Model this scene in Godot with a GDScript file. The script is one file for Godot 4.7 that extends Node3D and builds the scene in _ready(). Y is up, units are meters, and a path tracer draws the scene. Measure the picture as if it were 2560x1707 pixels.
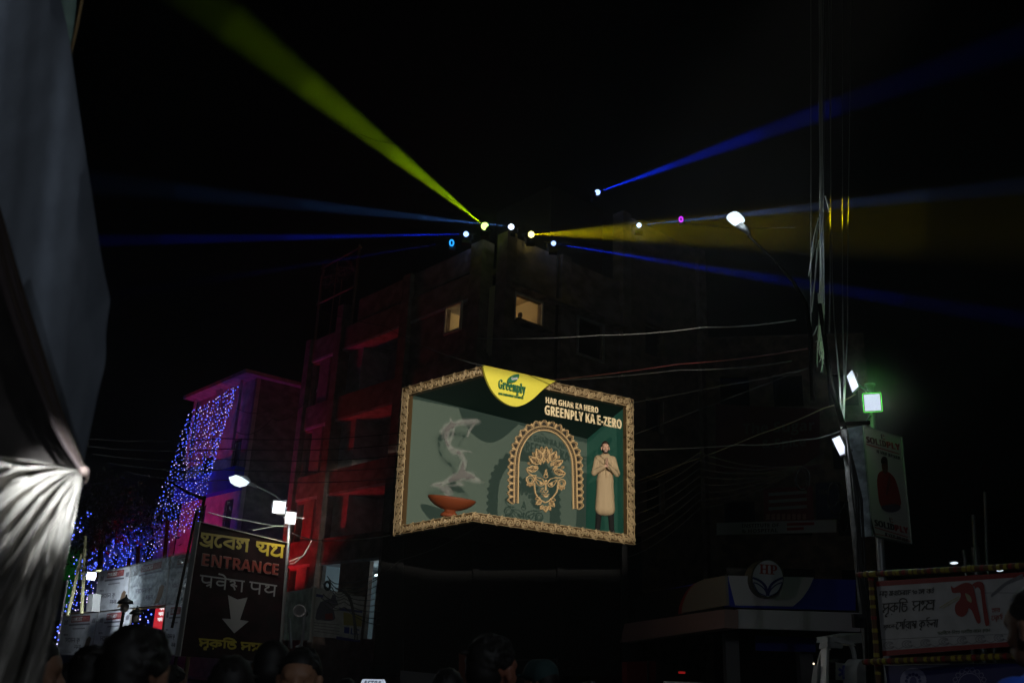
extends Node3D
# Night street corner: a lit corner display on a tower, moving-head beams on a concrete building, festival signs, crowd.

const F := 2300.0
var eye := Vector3(0, 1.6, 0)
var look: Basis
var rng := RandomNumberGenerator.new()
var taken := {}
var mats := {}
var UL: Vector3   # street direction to the left and away
var UR: Vector3   # street direction to the right and away
var NL: Vector3   # outward normal of faces that run along UL
var NR: Vector3
var K: Vector3    # foot of the concrete building's corner

# ------------------------------------------------------------------ helpers
func ray(x: float, y: float) -> Vector3:
	return look * Vector3(x - 1280.0, 853.5 - y, -F)

func at(x: float, y: float, d: float) -> Vector3:      # the point of the sight line (x, y) that lies d metres ahead
	var r := ray(x, y)
	return eye + r * (d / -r.z)

func hit(p: Vector2, pl: Array, lift := 0.0) -> Vector3:   # where that sight line meets a real plane [point, normal]
	var r := ray(p.x, p.y)
	var n: Vector3 = pl[1]
	var o: Vector3 = pl[0]
	return eye + r * ((o - eye).dot(n) / r.dot(n)) + n * lift

func plane(a: Vector3, b: Vector3, c: Vector3) -> Array:
	var n := (b - a).cross(c - a).normalized()
	return [a, n if n.dot(eye - a) > 0 else -n]

func vplane(x1: float, d1: float, x2: float, d2: float, y := 1500.0) -> Array:
	var a := at(x1, y, d1)
	return plane(a, at(x2, y, d2), a + Vector3.UP)

func dplane(x: float, y: float, d: float, dir: Vector3) -> Array:
	var a := at(x, y, d)
	return plane(a, a + dir, a + Vector3.UP)

func back(pl: Array, by: float) -> Array:
	return [pl[0] - pl[1] * by, pl[1]]

func numbered(called: String) -> String:
	var n: int = taken.get(called, 0)
	taken[called] = n + 1
	return called if n == 0 else "%s_%03d" % [called, n]

func tag(o: Node, label := "", category := "", group := "", kind := "") -> Node:
	if label: o.set_meta("label", label)
	if category: o.set_meta("category", category)
	if group: o.set_meta("group", group)
	if kind: o.set_meta("kind", kind)
	return o

func thing(called: String, label: String, category: String, where := Vector3.ZERO, group := "") -> Node3D:
	var o := Node3D.new()
	o.name = numbered(called)
	add_child(o)
	o.position = where
	tag(o, label, category, group)
	return o

func begin() -> SurfaceTool:
	var st := SurfaceTool.new()
	st.begin(Mesh.PRIMITIVE_TRIANGLES)
	st.set_smooth_group(-1)
	return st

# commits st as ONE named mesh; its points are world points, shifted to the parent's own place
func part(called: String, st: SurfaceTool, m: Material, parent: Node = self, kind := "") -> MeshInstance3D:
	st.generate_normals()
	var mi := MeshInstance3D.new()
	mi.mesh = st.commit()
	mi.material_override = m
	mi.name = numbered(called) if parent == self else called
	parent.add_child(mi, true)
	var off := Vector3.ZERO
	var p: Node = parent
	while p != self:
		off += (p as Node3D).position
		p = p.get_parent()
	mi.position = -off
	if kind: mi.set_meta("kind", kind)
	return mi

func meshpart(called: String, mesh: Mesh, m: Material, parent: Node, xf := Transform3D()) -> MeshInstance3D:
	var mi := MeshInstance3D.new()
	mi.mesh = mesh
	mi.material_override = m
	mi.name = called
	parent.add_child(mi, true)
	mi.transform = xf
	return mi

func tri(st: SurfaceTool, a: Vector3, b: Vector3, c: Vector3) -> void:
	st.add_vertex(a); st.add_vertex(b); st.add_vertex(c)

func quad(st: SurfaceTool, a: Vector3, b: Vector3, c: Vector3, d: Vector3) -> void:
	tri(st, a, b, c); tri(st, a, c, d)

# box from a corner along three edge vectors
func block(st: SurfaceTool, o: Vector3, x: Vector3, y: Vector3, z: Vector3) -> void:
	var p := [o, o + x, o + x + y, o + y, o + z, o + x + z, o + x + y + z, o + y + z]
	for f in [[0, 1, 2, 3], [5, 4, 7, 6], [4, 0, 3, 7], [1, 5, 6, 2], [3, 2, 6, 7], [4, 5, 1, 0]]:
		quad(st, p[f[0]], p[f[1]], p[f[2]], p[f[3]])

func bx(st: SurfaceTool, c: Vector3, s: Vector3, b := Basis.IDENTITY) -> void:
	block(st, c - b * (s / 2), b * Vector3(s.x, 0, 0), b * Vector3(0, s.y, 0), b * Vector3(0, 0, s.z))

func tube(st: SurfaceTool, pts: Array, r0: float, r1 := -1.0, sides := 6) -> void:
	if r1 < 0: r1 = r0
	st.set_smooth_group(0)
	var rings := []
	var up := Vector3.UP
	for i in pts.size():
		var d: Vector3 = (pts[mini(i + 1, pts.size() - 1)] - pts[maxi(i - 1, 0)]).normalized()
		if absf(d.dot(up)) > 0.96: up = Vector3(0.3, 0.1, 0.95).normalized()
		var s := d.cross(up).normalized()
		var t := s.cross(d)
		up = t
		var r := lerpf(r0, r1, float(i) / maxf(pts.size() - 1, 1))
		var ring := []
		for k in sides:
			var a := TAU * k / sides
			ring.append(pts[i] + (s * cos(a) + t * sin(a)) * r)
		rings.append(ring)
	for i in pts.size() - 1:
		for k in sides:
			var j := (k + 1) % sides
			quad(st, rings[i][k], rings[i + 1][k], rings[i + 1][j], rings[i][j])
	st.set_smooth_group(-1)
	for k in range(1, sides - 1):
		tri(st, rings[0][0], rings[0][k], rings[0][k + 1])
		tri(st, rings[-1][0], rings[-1][k + 1], rings[-1][k])

func lathe(st: SurfaceTool, prof: Array, b: Transform3D, sides := 24) -> void:   # prof: Vector2(radius, height)
	st.set_smooth_group(0)
	for i in prof.size() - 1:
		for k in sides:
			var a := TAU * k / sides
			var c := TAU * (k + 1) / sides
			var p: Vector2 = prof[i]
			var q: Vector2 = prof[i + 1]
			quad(st, b * Vector3(p.x * cos(a), p.y, p.x * sin(a)), b * Vector3(q.x * cos(a), q.y, q.x * sin(a)), b * Vector3(q.x * cos(c), q.y, q.x * sin(c)), b * Vector3(p.x * cos(c), p.y, p.x * sin(c)))
	st.set_smooth_group(-1)

func ball(st: SurfaceTool, c: Vector3, r: float, sides := 10) -> void:
	var prof := []
	for i in sides / 2 + 1:
		var a := PI * i / (sides / 2)
		prof.append(Vector2(sin(a) * r, -cos(a) * r))
	lathe(st, prof, Transform3D(Basis.IDENTITY, c), sides)

func v2(list: Array) -> Array:
	var out := []
	for i in range(0, list.size(), 2): out.append(Vector2(list[i], list[i + 1]))
	return out

# picture crops that were measured: (a + x / s, b + y / s)
func zz(list: Array, a: float, b: float, s: float) -> Array:
	var out := []
	for i in range(0, list.size(), 2): out.append(Vector2(a + list[i] / s, b + list[i + 1] / s))
	return out

func smooth(p: Array, n := 4, closed := false) -> Array:
	var out := []
	var c := p.size()
	for i in (c if closed else c - 1):
		var a: Vector2 = p[(i - 1 + c) % c] if closed else p[maxi(i - 1, 0)]
		var b: Vector2 = p[i]
		var d: Vector2 = p[(i + 1) % c]
		var e: Vector2 = p[(i + 2) % c] if closed else p[mini(i + 2, c - 1)]
		for k in n: out.append(b.cubic_interpolate(d, a, e, float(k) / n))
	if not closed: out.append(p[-1])
	return out

func circle(c: Vector2, r: float, n := 14, ry := -1.0, a0 := 0.0, a1 := TAU) -> Array:
	var out := []
	if ry < 0: ry = r
	for i in n: out.append(c + Vector2(cos(a0 + (a1 - a0) * i / (n if a1 - a0 >= TAU else n - 1)) * r, sin(a0 + (a1 - a0) * i / (n if a1 - a0 >= TAU else n - 1)) * ry))
	return out

# a flat polygon printed on a plane
func pface(st: SurfaceTool, p: Array, pl: Array, lift: float, col := Color.WHITE) -> void:
	var idx := Geometry2D.triangulate_polygon(PackedVector2Array(p))
	st.set_color(col)
	for i in range(0, idx.size(), 3):
		tri(st, hit(p[idx[i]], pl, lift), hit(p[idx[i + 1]], pl, lift), hit(p[idx[i + 2]], pl, lift))

# the same polygon with thickness (front at lift, back at lift - thick)
func slab(st: SurfaceTool, p: Array, pl: Array, lift: float, thick: float) -> void:
	var idx := Geometry2D.triangulate_polygon(PackedVector2Array(p))
	var n: Vector3 = pl[1]
	var w := []
	for q in p: w.append(hit(q, pl, lift))
	var d := -n * thick
	for i in range(0, idx.size(), 3):
		tri(st, w[idx[i]], w[idx[i + 1]], w[idx[i + 2]])
		tri(st, w[idx[i]] + d, w[idx[i + 2]] + d, w[idx[i + 1]] + d)
	for i in w.size():
		var j := (i + 1) % w.size()
		quad(st, w[i], w[j], w[j] + d, w[i] + d)

func sides_of(p: Array, w0: float, w1: float, closed: bool) -> Array:
	var l := []
	var r := []
	var c := p.size()
	for i in c:
		var a: Vector2 = p[(i - 1 + c) % c] if closed else p[maxi(i - 1, 0)]
		var b: Vector2 = p[(i + 1) % c] if closed else p[mini(i + 1, c - 1)]
		var n := (b - a).normalized().orthogonal()
		var w := lerpf(w0, w1, float(i) / maxf(c - 1, 1)) / 2
		l.append(p[i] + n * w)
		r.append(p[i] - n * w)
	return [l, r]

func stroke(st: SurfaceTool, p: Array, w: float, pl: Array, lift: float, col := Color.WHITE, w1 := -1.0, closed := false) -> void:
	var s := sides_of(p, w, w if w1 < 0 else w1, closed)
	st.set_color(col)
	for i in (p.size() if closed else p.size() - 1):
		var j := (i + 1) % p.size()
		quad(st, hit(s[0][i], pl, lift), hit(s[0][j], pl, lift), hit(s[1][j], pl, lift), hit(s[1][i], pl, lift))

# a raised ribbon: front with a rounded-off top edge, and flanks
func rib(st: SurfaceTool, p: Array, w: float, pl: Array, lift: float, thick: float, closed := false, w1 := -1.0) -> void:
	var s := sides_of(p, w, w if w1 < 0 else w1, closed)
	var t := sides_of(p, w * 0.6, (w if w1 < 0 else w1) * 0.6, closed)
	var d: Vector3 = -pl[1] * thick
	var e: Vector3 = -pl[1] * thick * 0.18
	for i in (p.size() if closed else p.size() - 1):
		var j := (i + 1) % p.size()
		var a := hit(s[0][i], pl, lift) + e
		var b := hit(s[0][j], pl, lift) + e
		var f := hit(s[1][j], pl, lift) + e
		var g := hit(s[1][i], pl, lift) + e
		var ta := hit(t[0][i], pl, lift)
		var tb := hit(t[0][j], pl, lift)
		var tf := hit(t[1][j], pl, lift)
		var tg := hit(t[1][i], pl, lift)
		quad(st, ta, tb, tf, tg)
		quad(st, a, b, tb, ta); quad(st, tg, tf, f, g)
		quad(st, a + d, b + d, b, a); quad(st, g, f, f + d, g + d)
	if not closed:
		for i in [0, p.size() - 1]:
			quad(st, hit(s[0][i], pl, lift), hit(s[1][i], pl, lift), hit(s[1][i], pl, lift) + d, hit(s[0][i], pl, lift) + d)

func mat(called: String, col: Color, rough := 0.8, metal := 0.0) -> StandardMaterial3D:   # col: linear base colour
	if mats.has(called): return mats[called]
	var m := StandardMaterial3D.new()
	m.resource_name = called
	m.albedo_color = col.linear_to_srgb()
	m.roughness = rough
	m.metallic = metal
	mats[called] = m
	return m

func noise_tex(seed_: int, freq: float, lo: Color, hi: Color, octaves := 4, size := 256) -> NoiseTexture2D:
	var n := FastNoiseLite.new()
	n.seed = seed_
	n.frequency = freq
	n.fractal_octaves = octaves
	var t := NoiseTexture2D.new()
	t.noise = n
	t.width = size; t.height = size
	t.seamless = true
	var g := Gradient.new()
	g.set_color(0, lo); g.set_color(1, hi)
	g.set_offset(0, 0.25); g.set_offset(1, 0.75)
	t.color_ramp = g
	return t

func worn(called: String, col: Color, rough: float, seed_: int, scale_ := 0.4, amount := 0.45) -> StandardMaterial3D:   # mottled, slightly bumpy
	if mats.has(called): return mats[called]
	var m := mat(called, Color.WHITE, rough)
	m.albedo_color = Color.WHITE
	m.albedo_texture = noise_tex(seed_, 0.02, (col * (1.0 - amount)).linear_to_srgb(), (col * (1.0 + amount * 0.6)).linear_to_srgb(), 5)
	m.uv1_triplanar = true
	m.uv1_world_triplanar = true
	m.uv1_scale = Vector3.ONE * scale_
	m.heightmap_enabled = false
	return m

func glow(called: String, col: Color, energy: float) -> StandardMaterial3D:
	if mats.has(called): return mats[called]
	var m := mat(called, Color(0.05, 0.05, 0.05), 0.4)
	m.emission_enabled = true
	m.emission = col.linear_to_srgb()
	m.emission_energy_multiplier = energy
	return m

func printed(called: String, rough := 0.6) -> StandardMaterial3D:    # flat print: colours come with the polygons
	if mats.has(called): return mats[called]
	var m := mat(called, Color.WHITE, rough)
	m.vertex_color_use_as_albedo = true
	return m

func omni(where: Vector3, col: Color, e: float, parent: Node, size := 0.1) -> void:
	var l := OmniLight3D.new()
	l.name = "lamp_light"
	parent.add_child(l, true)
	l.position = where - (parent as Node3D).position
	l.light_color = col.linear_to_srgb()
	l.light_energy = e
	l.light_size = size
	l.omni_range = 60; l.omni_attenuation = 2
	l.shadow_enabled = true

func spot(where: Vector3, to: Vector3, half: float, col: Color, e: float, parent: Node, blend := 0.6, size := 0.08) -> void:
	var l := SpotLight3D.new()
	l.name = "spot_light"
	parent.add_child(l, true)
	l.position = where - (parent as Node3D).position
	var d := (to - where).normalized()
	l.basis = Basis.looking_at(d, Vector3.UP if absf(d.y) < 0.95 else Vector3.RIGHT)
	l.light_color = col.linear_to_srgb()
	l.light_energy = e
	l.light_size = size
	l.spot_angle = half
	l.spot_angle_attenuation = blend
	l.spot_range = 90; l.spot_attenuation = 2
	l.shadow_enabled = true

func font(bold: bool, family: String) -> SystemFont:
	var f := SystemFont.new()
	f.font_names = PackedStringArray([family])
	f.font_weight = 700 if bold else 400
	return f

# lettering stretched onto the parallelogram tl - tr - bl of a plane; each = true gives every letter a mesh of its own
func letters(parent: Node3D, called: String, s: String, tl: Vector2, tr: Vector2, bl: Vector2, pl: Array, lift: float, depth: float, m: Material, bold := true, each := false, family := "Droid Sans", curve := 1.5) -> void:
	var f := font(bold, family)
	var whole := TextMesh.new()
	whole.font = f; whole.text = s; whole.font_size = 48; whole.pixel_size = 0.01; whole.depth = 1.0; whole.curve_step = curve
	whole.horizontal_alignment = HORIZONTAL_ALIGNMENT_LEFT
	whole.vertical_alignment = VERTICAL_ALIGNMENT_BOTTOM
	var box := whole.get_aabb()
	var n: Vector3 = pl[1]
	var x := (hit(tr, pl) - hit(tl, pl)) / box.size.x
	var y := (hit(tl, pl) - hit(bl, pl)) / box.size.y
	var o := hit(bl, pl) + n * (lift - depth / 2) - x * box.position.x - y * box.position.y
	var frame := Transform3D(Basis(x, y, n * depth), o - parent.position)
	if not each:
		meshpart(called, whole, m, parent, frame)
		return
	for i in s.length():
		if s[i] == " ": continue
		var t: TextMesh = whole.duplicate()
		t.text = s[i]
		var adv := f.get_string_size(s.substr(0, i), HORIZONTAL_ALIGNMENT_LEFT, -1, 48).x * 0.01
		meshpart(called, t, m, parent, frame * Transform3D(Basis.IDENTITY, Vector3(adv, 0, 0)))

# hand-drawn Bengali and Devanagari letters: strokes in a box, headline at y = 1, foot at y = 0; then the advance
const GLYPH := {
	"b": [[[.85, 1, .85, 0], [.85, .8, .1, .45, .85, .12]], 1.0],
	"r": [[[.85, 1, .85, 0], [.85, .8, .1, .45, .85, .12], [.38, -.14, .5, -.14]], 1.0],
	"ru": [[[.75, 1, .75, .1], [.75, .8, .1, .45, .75, .12], [.38, -.14, .5, -.14], [.75, .6, 1.05, .7, 1.15, .45, .9, .3]], 1.25],
	"p": [[[.9, 1, .9, -.05], [.9, .52, .58, .3, .3, .46, .52, .7, .42, .96, .15, .92, .1, .72, .28, .62]], 1.05],
	"pra": [[[.9, 1, .9, -.15], [.9, .52, .58, .3, .3, .46, .52, .7, .42, .96, .15, .92, .1, .72, .28, .62], [.9, .2, .5, .0, .1, .1, .05, .25]], 1.05],
	"th": [[[.9, 1, .9, -.05], [.12, .8, .3, .98, .45, .78, .25, .62], [.45, .78, .2, .4, .2, .18, .55, .1, .9, .3]], 1.05],
	"sh": [[[.9, 1, .9, -.05], [.1, .35, .25, .18, .4, .33, .3, .55, .14, .72, .25, .94, .43, .9, .5, .62], [.5, .62, .6, .9, .8, .86, .9, .6]], 1.05],
	"e": [[[.6, 1, .25, .8, .12, .4, .3, .1, .55, .12, .5, .32]], .7],
	"s": [[[.9, 1, .9, -.05], [.2, 1, .18, .66, .45, .46, .18, .26, .36, .06], [.45, .46, .9, .7]], 1.0],
	"su": [[[.9, 1, .9, -.05], [.2, 1, .18, .66, .45, .46, .18, .26, .36, .06], [.45, .46, .9, .7], [.9, 0, .65, -.12, .62, -.35, .85, -.3]], 1.0],
	"sri": [[[.9, 1, .9, -.05], [.2, 1, .18, .66, .45, .46, .18, .26, .36, .06], [.45, .46, .9, .7], [.9, -.05, .6, -.2, .8, -.35, 1, -.45]], 1.0],
	"i": [[[.25, 1, .25, 0], [.25, 1, .15, 1.25, .5, 1.42, 1.0, 1.3, 1.2, 1.05]], .4],
	"ch": [[[.15, .85, .8, .75], [.2, .95, .2, .3, .5, .05, .85, .25, .8, .55, .35, .62]], .95],
	"ng": [[[.4, .8, .25, .92, .12, .8, .25, .66, .4, .8], [.55, .45, .2, .0]], .6],
	"gh": [[[.9, 1, .9, -.05], [.1, .9, .4, .78, .12, .55, .15, .15, .9, .15], [.4, .72, .7, .7, .7, .9]], 1.05],
	"m": [[[.9, 1, .9, -.05], [.25, 1, .32, .4, .18, .2, .05, .3, .2, .42, .9, .45]], 1.05],
	"ma": [[[.9, 1, .9, -.05], [.25, 1, .32, .4, .18, .2, .05, .3, .2, .42, .9, .45], [1.2, 1, 1.2, -.05]], 1.4],
	"aa": [[[.2, 1, .2, -.05]], .4],
	"t": [[[.15, .75, .5, .88, .82, .65, .8, .25, .5, .05, .25, .25, .5, .5]], .95],
	"tri": [[[.15, .75, .5, .88, .82, .65, .8, .25, .5, .05, .25, .25, .5, .5], [.6, 0, .35, -.2, .55, -.32, .8, -.42]], .95],
	"a": [[[.1, .85, .5, .85, .36, .5, .1, .3, .4, .05, .7, .4], [.78, 1, .78, 0], [1.1, 1, 1.1, 0]], 1.3],
	"dh": [[[.9, 1, .9, 0], [.1, 1.05, .35, 1.1, .36, .8, .15, .6, .2, .15, .9, .2]], 1.05],
	"n": [[[.9, 1, .9, 0], [.4, .42, .25, .25, .12, .4, .3, .6, .5, .42, .9, .62]], 1.05],
	"y": [[[.9, 1, .9, 0], [.1, .92, .48, .75, .2, .5, .25, .12, .9, .35], [.42, -.14, .52, -.14]], 1.05],
	"7": [[[.1, .6, .38, .9, .65, .62, .4, .5, .62, .4, .62, 0]], .8],
	"0": [[[.4, .8, .12, .45, .4, .1, .7, .45, .4, .8]], .85],
	"rsh": [[[.9, 1, .9, 0], [.1, .9, .2, .25, .9, .2], [.2, .5, .9, .8], [.65, 1.12, .95, 1.35]], 1.05],
	"j": [[[.1, .6, .4, .88, .55, .5, .2, .15, .1, .4], [.55, .5, .85, .25, 1.0, .8]], 1.1],
	"g": [[[.8, 1, .8, 0], [.1, .85, .35, .98, .42, .6, .15, .42]], .95],
	"au": [[[.2, 1, .2, 0], [.2, 1, .1, 1.28, .5, 1.35]], .45],
	"ngg": [[[.12, .88, .42, .72, .2, .5, .5, .35, .68, .7, .68, 0], [.95, 1, .95, 0]], 1.1],
	"ku": [[[.5, 1, .5, .05], [.5, .8, .1, .45, .5, .15], [.5, .7, .85, .78, .98, .45, .8, .25], [.5, .05, .3, -.2, .6, -.3]], 1.1],
	"ii": [[[.2, .8, .55, .78, .75, .52, .4, .42, .7, .08], [.35, 1, .25, 1.3, .75, 1.38]], .9],
	"l": [[[.9, 1, .9, 0], [.05, .3, .2, .6, .36, .28, .52, .62, .9, .6]], 1.05],
	"ee": [[[.2, .9, .14, .3, .45, .05, .8, .4, .8, .9]], .95],
	"-": [[[.1, .5, .5, .5]], .65],
	" ": [[], .55],
	"dpra": [[[.8, 1, .8, -.05], [.2, 1, .2, .55, .4, .38, .8, .5], [.8, .3, .5, .08]], 1.0],
	"dp": [[[.8, 1, .8, -.05], [.2, 1, .2, .55, .4, .38, .8, .5]], 1.0],
	"dve": [[[.75, 1, .75, -.05], [.75, .68, .3, .68, .2, .45, .4, .3, .75, .42], [.8, 1, .6, 1.3, .25, 1.38]], .95],
	"dsh": [[[.95, 1, .95, -.05], [.1, .8, .35, .9, .45, .68, .2, .5, .4, .35, .5, .05], [.4, .55, .62, .42]], 1.1],
	"dth": [[[.9, 1, .9, -.05], [.2, .8, .34, .95, .46, .8, .3, .66, .2, .45, .45, .28, .9, .45]], 1.05],
}

# writes a word: a = headline's left end, b = its right end (picture points on the plane), h = letter height; italic leans
func word(st: SurfaceTool, keys: Array, a: Vector2, b: Vector2, h: float, w: float, pl: Array, lift: float, col: Color, headline := true) -> void:
	var total := 0.0
	for k in keys: total += GLYPH[k][1]
	var ux := (b - a) / total
	var down := Vector2(-0.09, 1.0) * h
	var x := 0.0
	var layer := 0
	for k in keys:
		for s in GLYPH[k][0]:
			var p := []
			for i in range(0, s.size(), 2): p.append(a + ux * (x + s[i]) + down * (1.0 - s[i + 1]))
			stroke(st, smooth(p, 4) if p.size() > 2 else p, w, pl, lift + 0.0008 * (layer % 4), col)
			layer += 1
		if headline and k != " ": stroke(st, [a + ux * x, a + ux * (x + GLYPH[k][1])], w * 0.9, pl, lift + 0.004, col)
		x += GLYPH[k][1]

# a body, head or garment: tapered capsules joined by a smooth minimum, meshed by surface nets
func flesh(bones: Array, cell: float, k: float) -> ArrayMesh:
	var lo := Vector3.ONE * 1e6
	var hi := -lo
	for b in bones:
		var r: float = maxf(b[2], b[3]) + k + cell * 2
		lo = lo.min(b[0].min(b[1]) - Vector3.ONE * r)
		hi = hi.max(b[0].max(b[1]) + Vector3.ONE * r)
	var n := Vector3i(((hi - lo) / cell).ceil()) + Vector3i.ONE
	var f := PackedFloat32Array()
	f.resize(n.x * n.y * n.z)
	f.fill(9.0)
	for b in bones:
		var a: Vector3 = b[0]
		var ba: Vector3 = b[1] - a
		var ra: float = b[2]
		var rb: float = b[3]
		var l2 := maxf(ba.length_squared(), 1e-9)
		var r := maxf(ra, rb) + k + cell * 2
		var i0 := Vector3i(((a.min(b[1]) - Vector3.ONE * r - lo) / cell).floor()).clamp(Vector3i.ZERO, n - Vector3i.ONE)
		var i1 := Vector3i(((a.max(b[1]) + Vector3.ONE * r - lo) / cell).ceil()).clamp(Vector3i.ZERO, n - Vector3i.ONE)
		for z in range(i0.z, i1.z + 1):
			for y in range(i0.y, i1.y + 1):
				var at_ := (z * n.y + y) * n.x
				for x in range(i0.x, i1.x + 1):
					var p := lo + Vector3(x, y, z) * cell - a
					var t := clampf(p.dot(ba) / l2, 0, 1)
					var d := (p - ba * t).length() - ra - (rb - ra) * t
					var o := f[at_ + x]
					var h := maxf(k - absf(o - d), 0.0) / k
					f[at_ + x] = minf(o, d) - h * h * k * 0.25
	var id := PackedInt32Array()
	id.resize(f.size())
	id.fill(-1)
	var verts := PackedVector3Array()
	var step := [0, 1, n.x, n.x + 1, n.x * n.y, n.x * n.y + 1, n.x * n.y + n.x, n.x * n.y + n.x + 1]
	var corner := [Vector3(0, 0, 0), Vector3(1, 0, 0), Vector3(0, 1, 0), Vector3(1, 1, 0), Vector3(0, 0, 1), Vector3(1, 0, 1), Vector3(0, 1, 1), Vector3(1, 1, 1)]
	var edges := [[0, 1], [2, 3], [4, 5], [6, 7], [0, 2], [1, 3], [4, 6], [5, 7], [0, 4], [1, 5], [2, 6], [3, 7]]
	for z in n.z - 1:
		for y in n.y - 1:
			var row := (z * n.y + y) * n.x
			for x in n.x - 1:
				var c := row + x
				var m := 0
				for q in 8:
					if f[c + step[q]] < 0: m += 1
				if m == 0 or m == 8: continue
				var sum := Vector3.ZERO
				var cnt := 0
				for e in edges:
					var va := f[c + step[e[0]]]
					var vb := f[c + step[e[1]]]
					if (va < 0) != (vb < 0):
						sum += corner[e[0]].lerp(corner[e[1]], va / (va - vb))
						cnt += 1
				id[c] = verts.size()
				verts.append(lo + (Vector3(x, y, z) + sum / cnt) * cell)
	var index := PackedInt32Array()
	var ax := [1, n.x, n.x * n.y]
	for z in range(1, n.z - 1):
		for y in range(1, n.y - 1):
			for x in range(1, n.x - 1):
				var c := (z * n.y + y) * n.x + x
				var inside := f[c] < 0
				for q in 3:
					if inside == (f[c + ax[q]] < 0): continue
					var u: int = ax[(q + 1) % 3]
					var v: int = ax[(q + 2) % 3]
					var i := [id[c], id[c - u], id[c - u - v], id[c - v]]
					if i.min() < 0: continue
					if not inside: i.reverse()
					index.append_array([i[0], i[2], i[1], i[0], i[3], i[2]])
	var normals := PackedVector3Array()
	normals.resize(verts.size())
	for i in range(0, index.size(), 3):
		var nn := (verts[index[i + 2]] - verts[index[i]]).cross(verts[index[i + 1]] - verts[index[i]])
		for q in 3: normals[index[i + q]] += nn
	for i in normals.size(): normals[i] = normals[i].normalized()
	var arrays := []
	arrays.resize(Mesh.ARRAY_MAX)
	arrays[Mesh.ARRAY_VERTEX] = verts
	arrays[Mesh.ARRAY_NORMAL] = normals
	arrays[Mesh.ARRAY_INDEX] = index
	var out := ArrayMesh.new()
	out.add_surface_from_arrays(Mesh.PRIMITIVE_TRIANGLES, arrays)
	return out

func fit(mesh: ArrayMesh, called: String, m: Material, parent: Node) -> MeshInstance3D:
	return meshpart(called, mesh, m, parent)

# ------------------------------------------------------------------ the scene
func _ready() -> void:
	rng.seed = 7
	look = Basis(Vector3.RIGHT, deg_to_rad(19.2)) * Basis(Vector3.BACK, deg_to_rad(2.47))
	var a := deg_to_rad(41)
	UL = Vector3(-sin(a), 0, -cos(a)); NL = Vector3(-cos(a), 0, sin(a))
	UR = Vector3(cos(a), 0, -sin(a)); NR = Vector3(sin(a), 0, cos(a))
	K = at(1215, 1600, 36); K.y = 0
	# camera, night sky, haze, exposure
	var cam := Camera3D.new()
	cam.name = "camera"
	add_child(cam)
	cam.transform = Transform3D(look, eye)
	cam.fov = rad_to_deg(2 * atan(853.5 / F))
	cam.near = 0.1; cam.far = 1200
	var env := Environment.new()
	var sky := ProceduralSkyMaterial.new()
	sky.sky_top_color = Color(0.010, 0.012, 0.02)
	sky.sky_horizon_color = Color(0.014, 0.014, 0.02)
	sky.ground_bottom_color = Color(0.01, 0.01, 0.012)
	sky.ground_horizon_color = Color(0.014, 0.014, 0.02)
	env.background_mode = Environment.BG_SKY
	env.sky = Sky.new()
	env.sky.sky_material = sky
	env.background_energy_multiplier = 0.015
	env.tonemap_mode = Environment.TONE_MAPPER_LINEAR
	env.tonemap_exposure = 1.0
	env.volumetric_fog_enabled = true        # thin festival smoke hanging over the crossing
	env.volumetric_fog_density = 0.0011
	env.volumetric_fog_albedo = Color(1, 1, 1)
	env.volumetric_fog_anisotropy = 0.62
	env.sdfgi_enabled = true; env.ssao_enabled = true; env.ssil_enabled = true
	var we := WorldEnvironment.new()
	we.name = "world_environment"
	we.environment = env
	var lens_ := CameraAttributesPhysical.new()
	lens_.frustum_focus_distance = 27.0
	lens_.frustum_focal_length = 32.0
	lens_.exposure_aperture = 3.2
	we.camera_attributes = lens_
	add_child(we)
	ground()
	smoke_banks()
	concrete_building()
	washed_building()
	far_left_houses()
	right_block()
	display_tower()
	display_box()
	display_person()
	added_key_light()
	beam_lamps()
	street_lamps()
	hoarding()
	entrance_board()
	small_left_things()
	fuel_canopy()
	van()
	pole_and_cables()
	ply_sign()
	banner_stand()
	wires()
	tent()
	crowd()

func sbox(st: SurfaceTool, dir: Vector3, nrm: Vector3, s0: float, s1: float, y0: float, y1: float, d0: float, d1: float, o := K) -> void:
	block(st, o + dir * s0 + Vector3.UP * y0 + nrm * d0, dir * (s1 - s0), Vector3.UP * (y1 - y0), nrm * (d1 - d0))

# a wall of thickness d0..d1 with rectangular holes [s0, s1, y0, y1]
func holed(st: SurfaceTool, dir: Vector3, nrm: Vector3, s0: float, s1: float, y0: float, y1: float, holes: Array, d0: float, d1: float, o := K) -> void:
	var xs := [s0, s1]
	var ys := [y0, y1]
	for h in holes:
		xs.append_array([h[0], h[1]]); ys.append_array([h[2], h[3]])
	xs.sort(); ys.sort()
	for i in xs.size() - 1:
		if xs[i + 1] - xs[i] < 0.01: continue
		for j in ys.size() - 1:
			if ys[j + 1] - ys[j] < 0.01: continue
			var mx: float = (xs[i] + xs[i + 1]) / 2
			var my: float = (ys[j] + ys[j + 1]) / 2
			var open := false
			for h in holes: open = open or (mx > h[0] and mx < h[1] and my > h[2] and my < h[3])
			if not open: sbox(st, dir, nrm, xs[i], xs[i + 1], ys[j], ys[j + 1], d0, d1, o)

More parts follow.
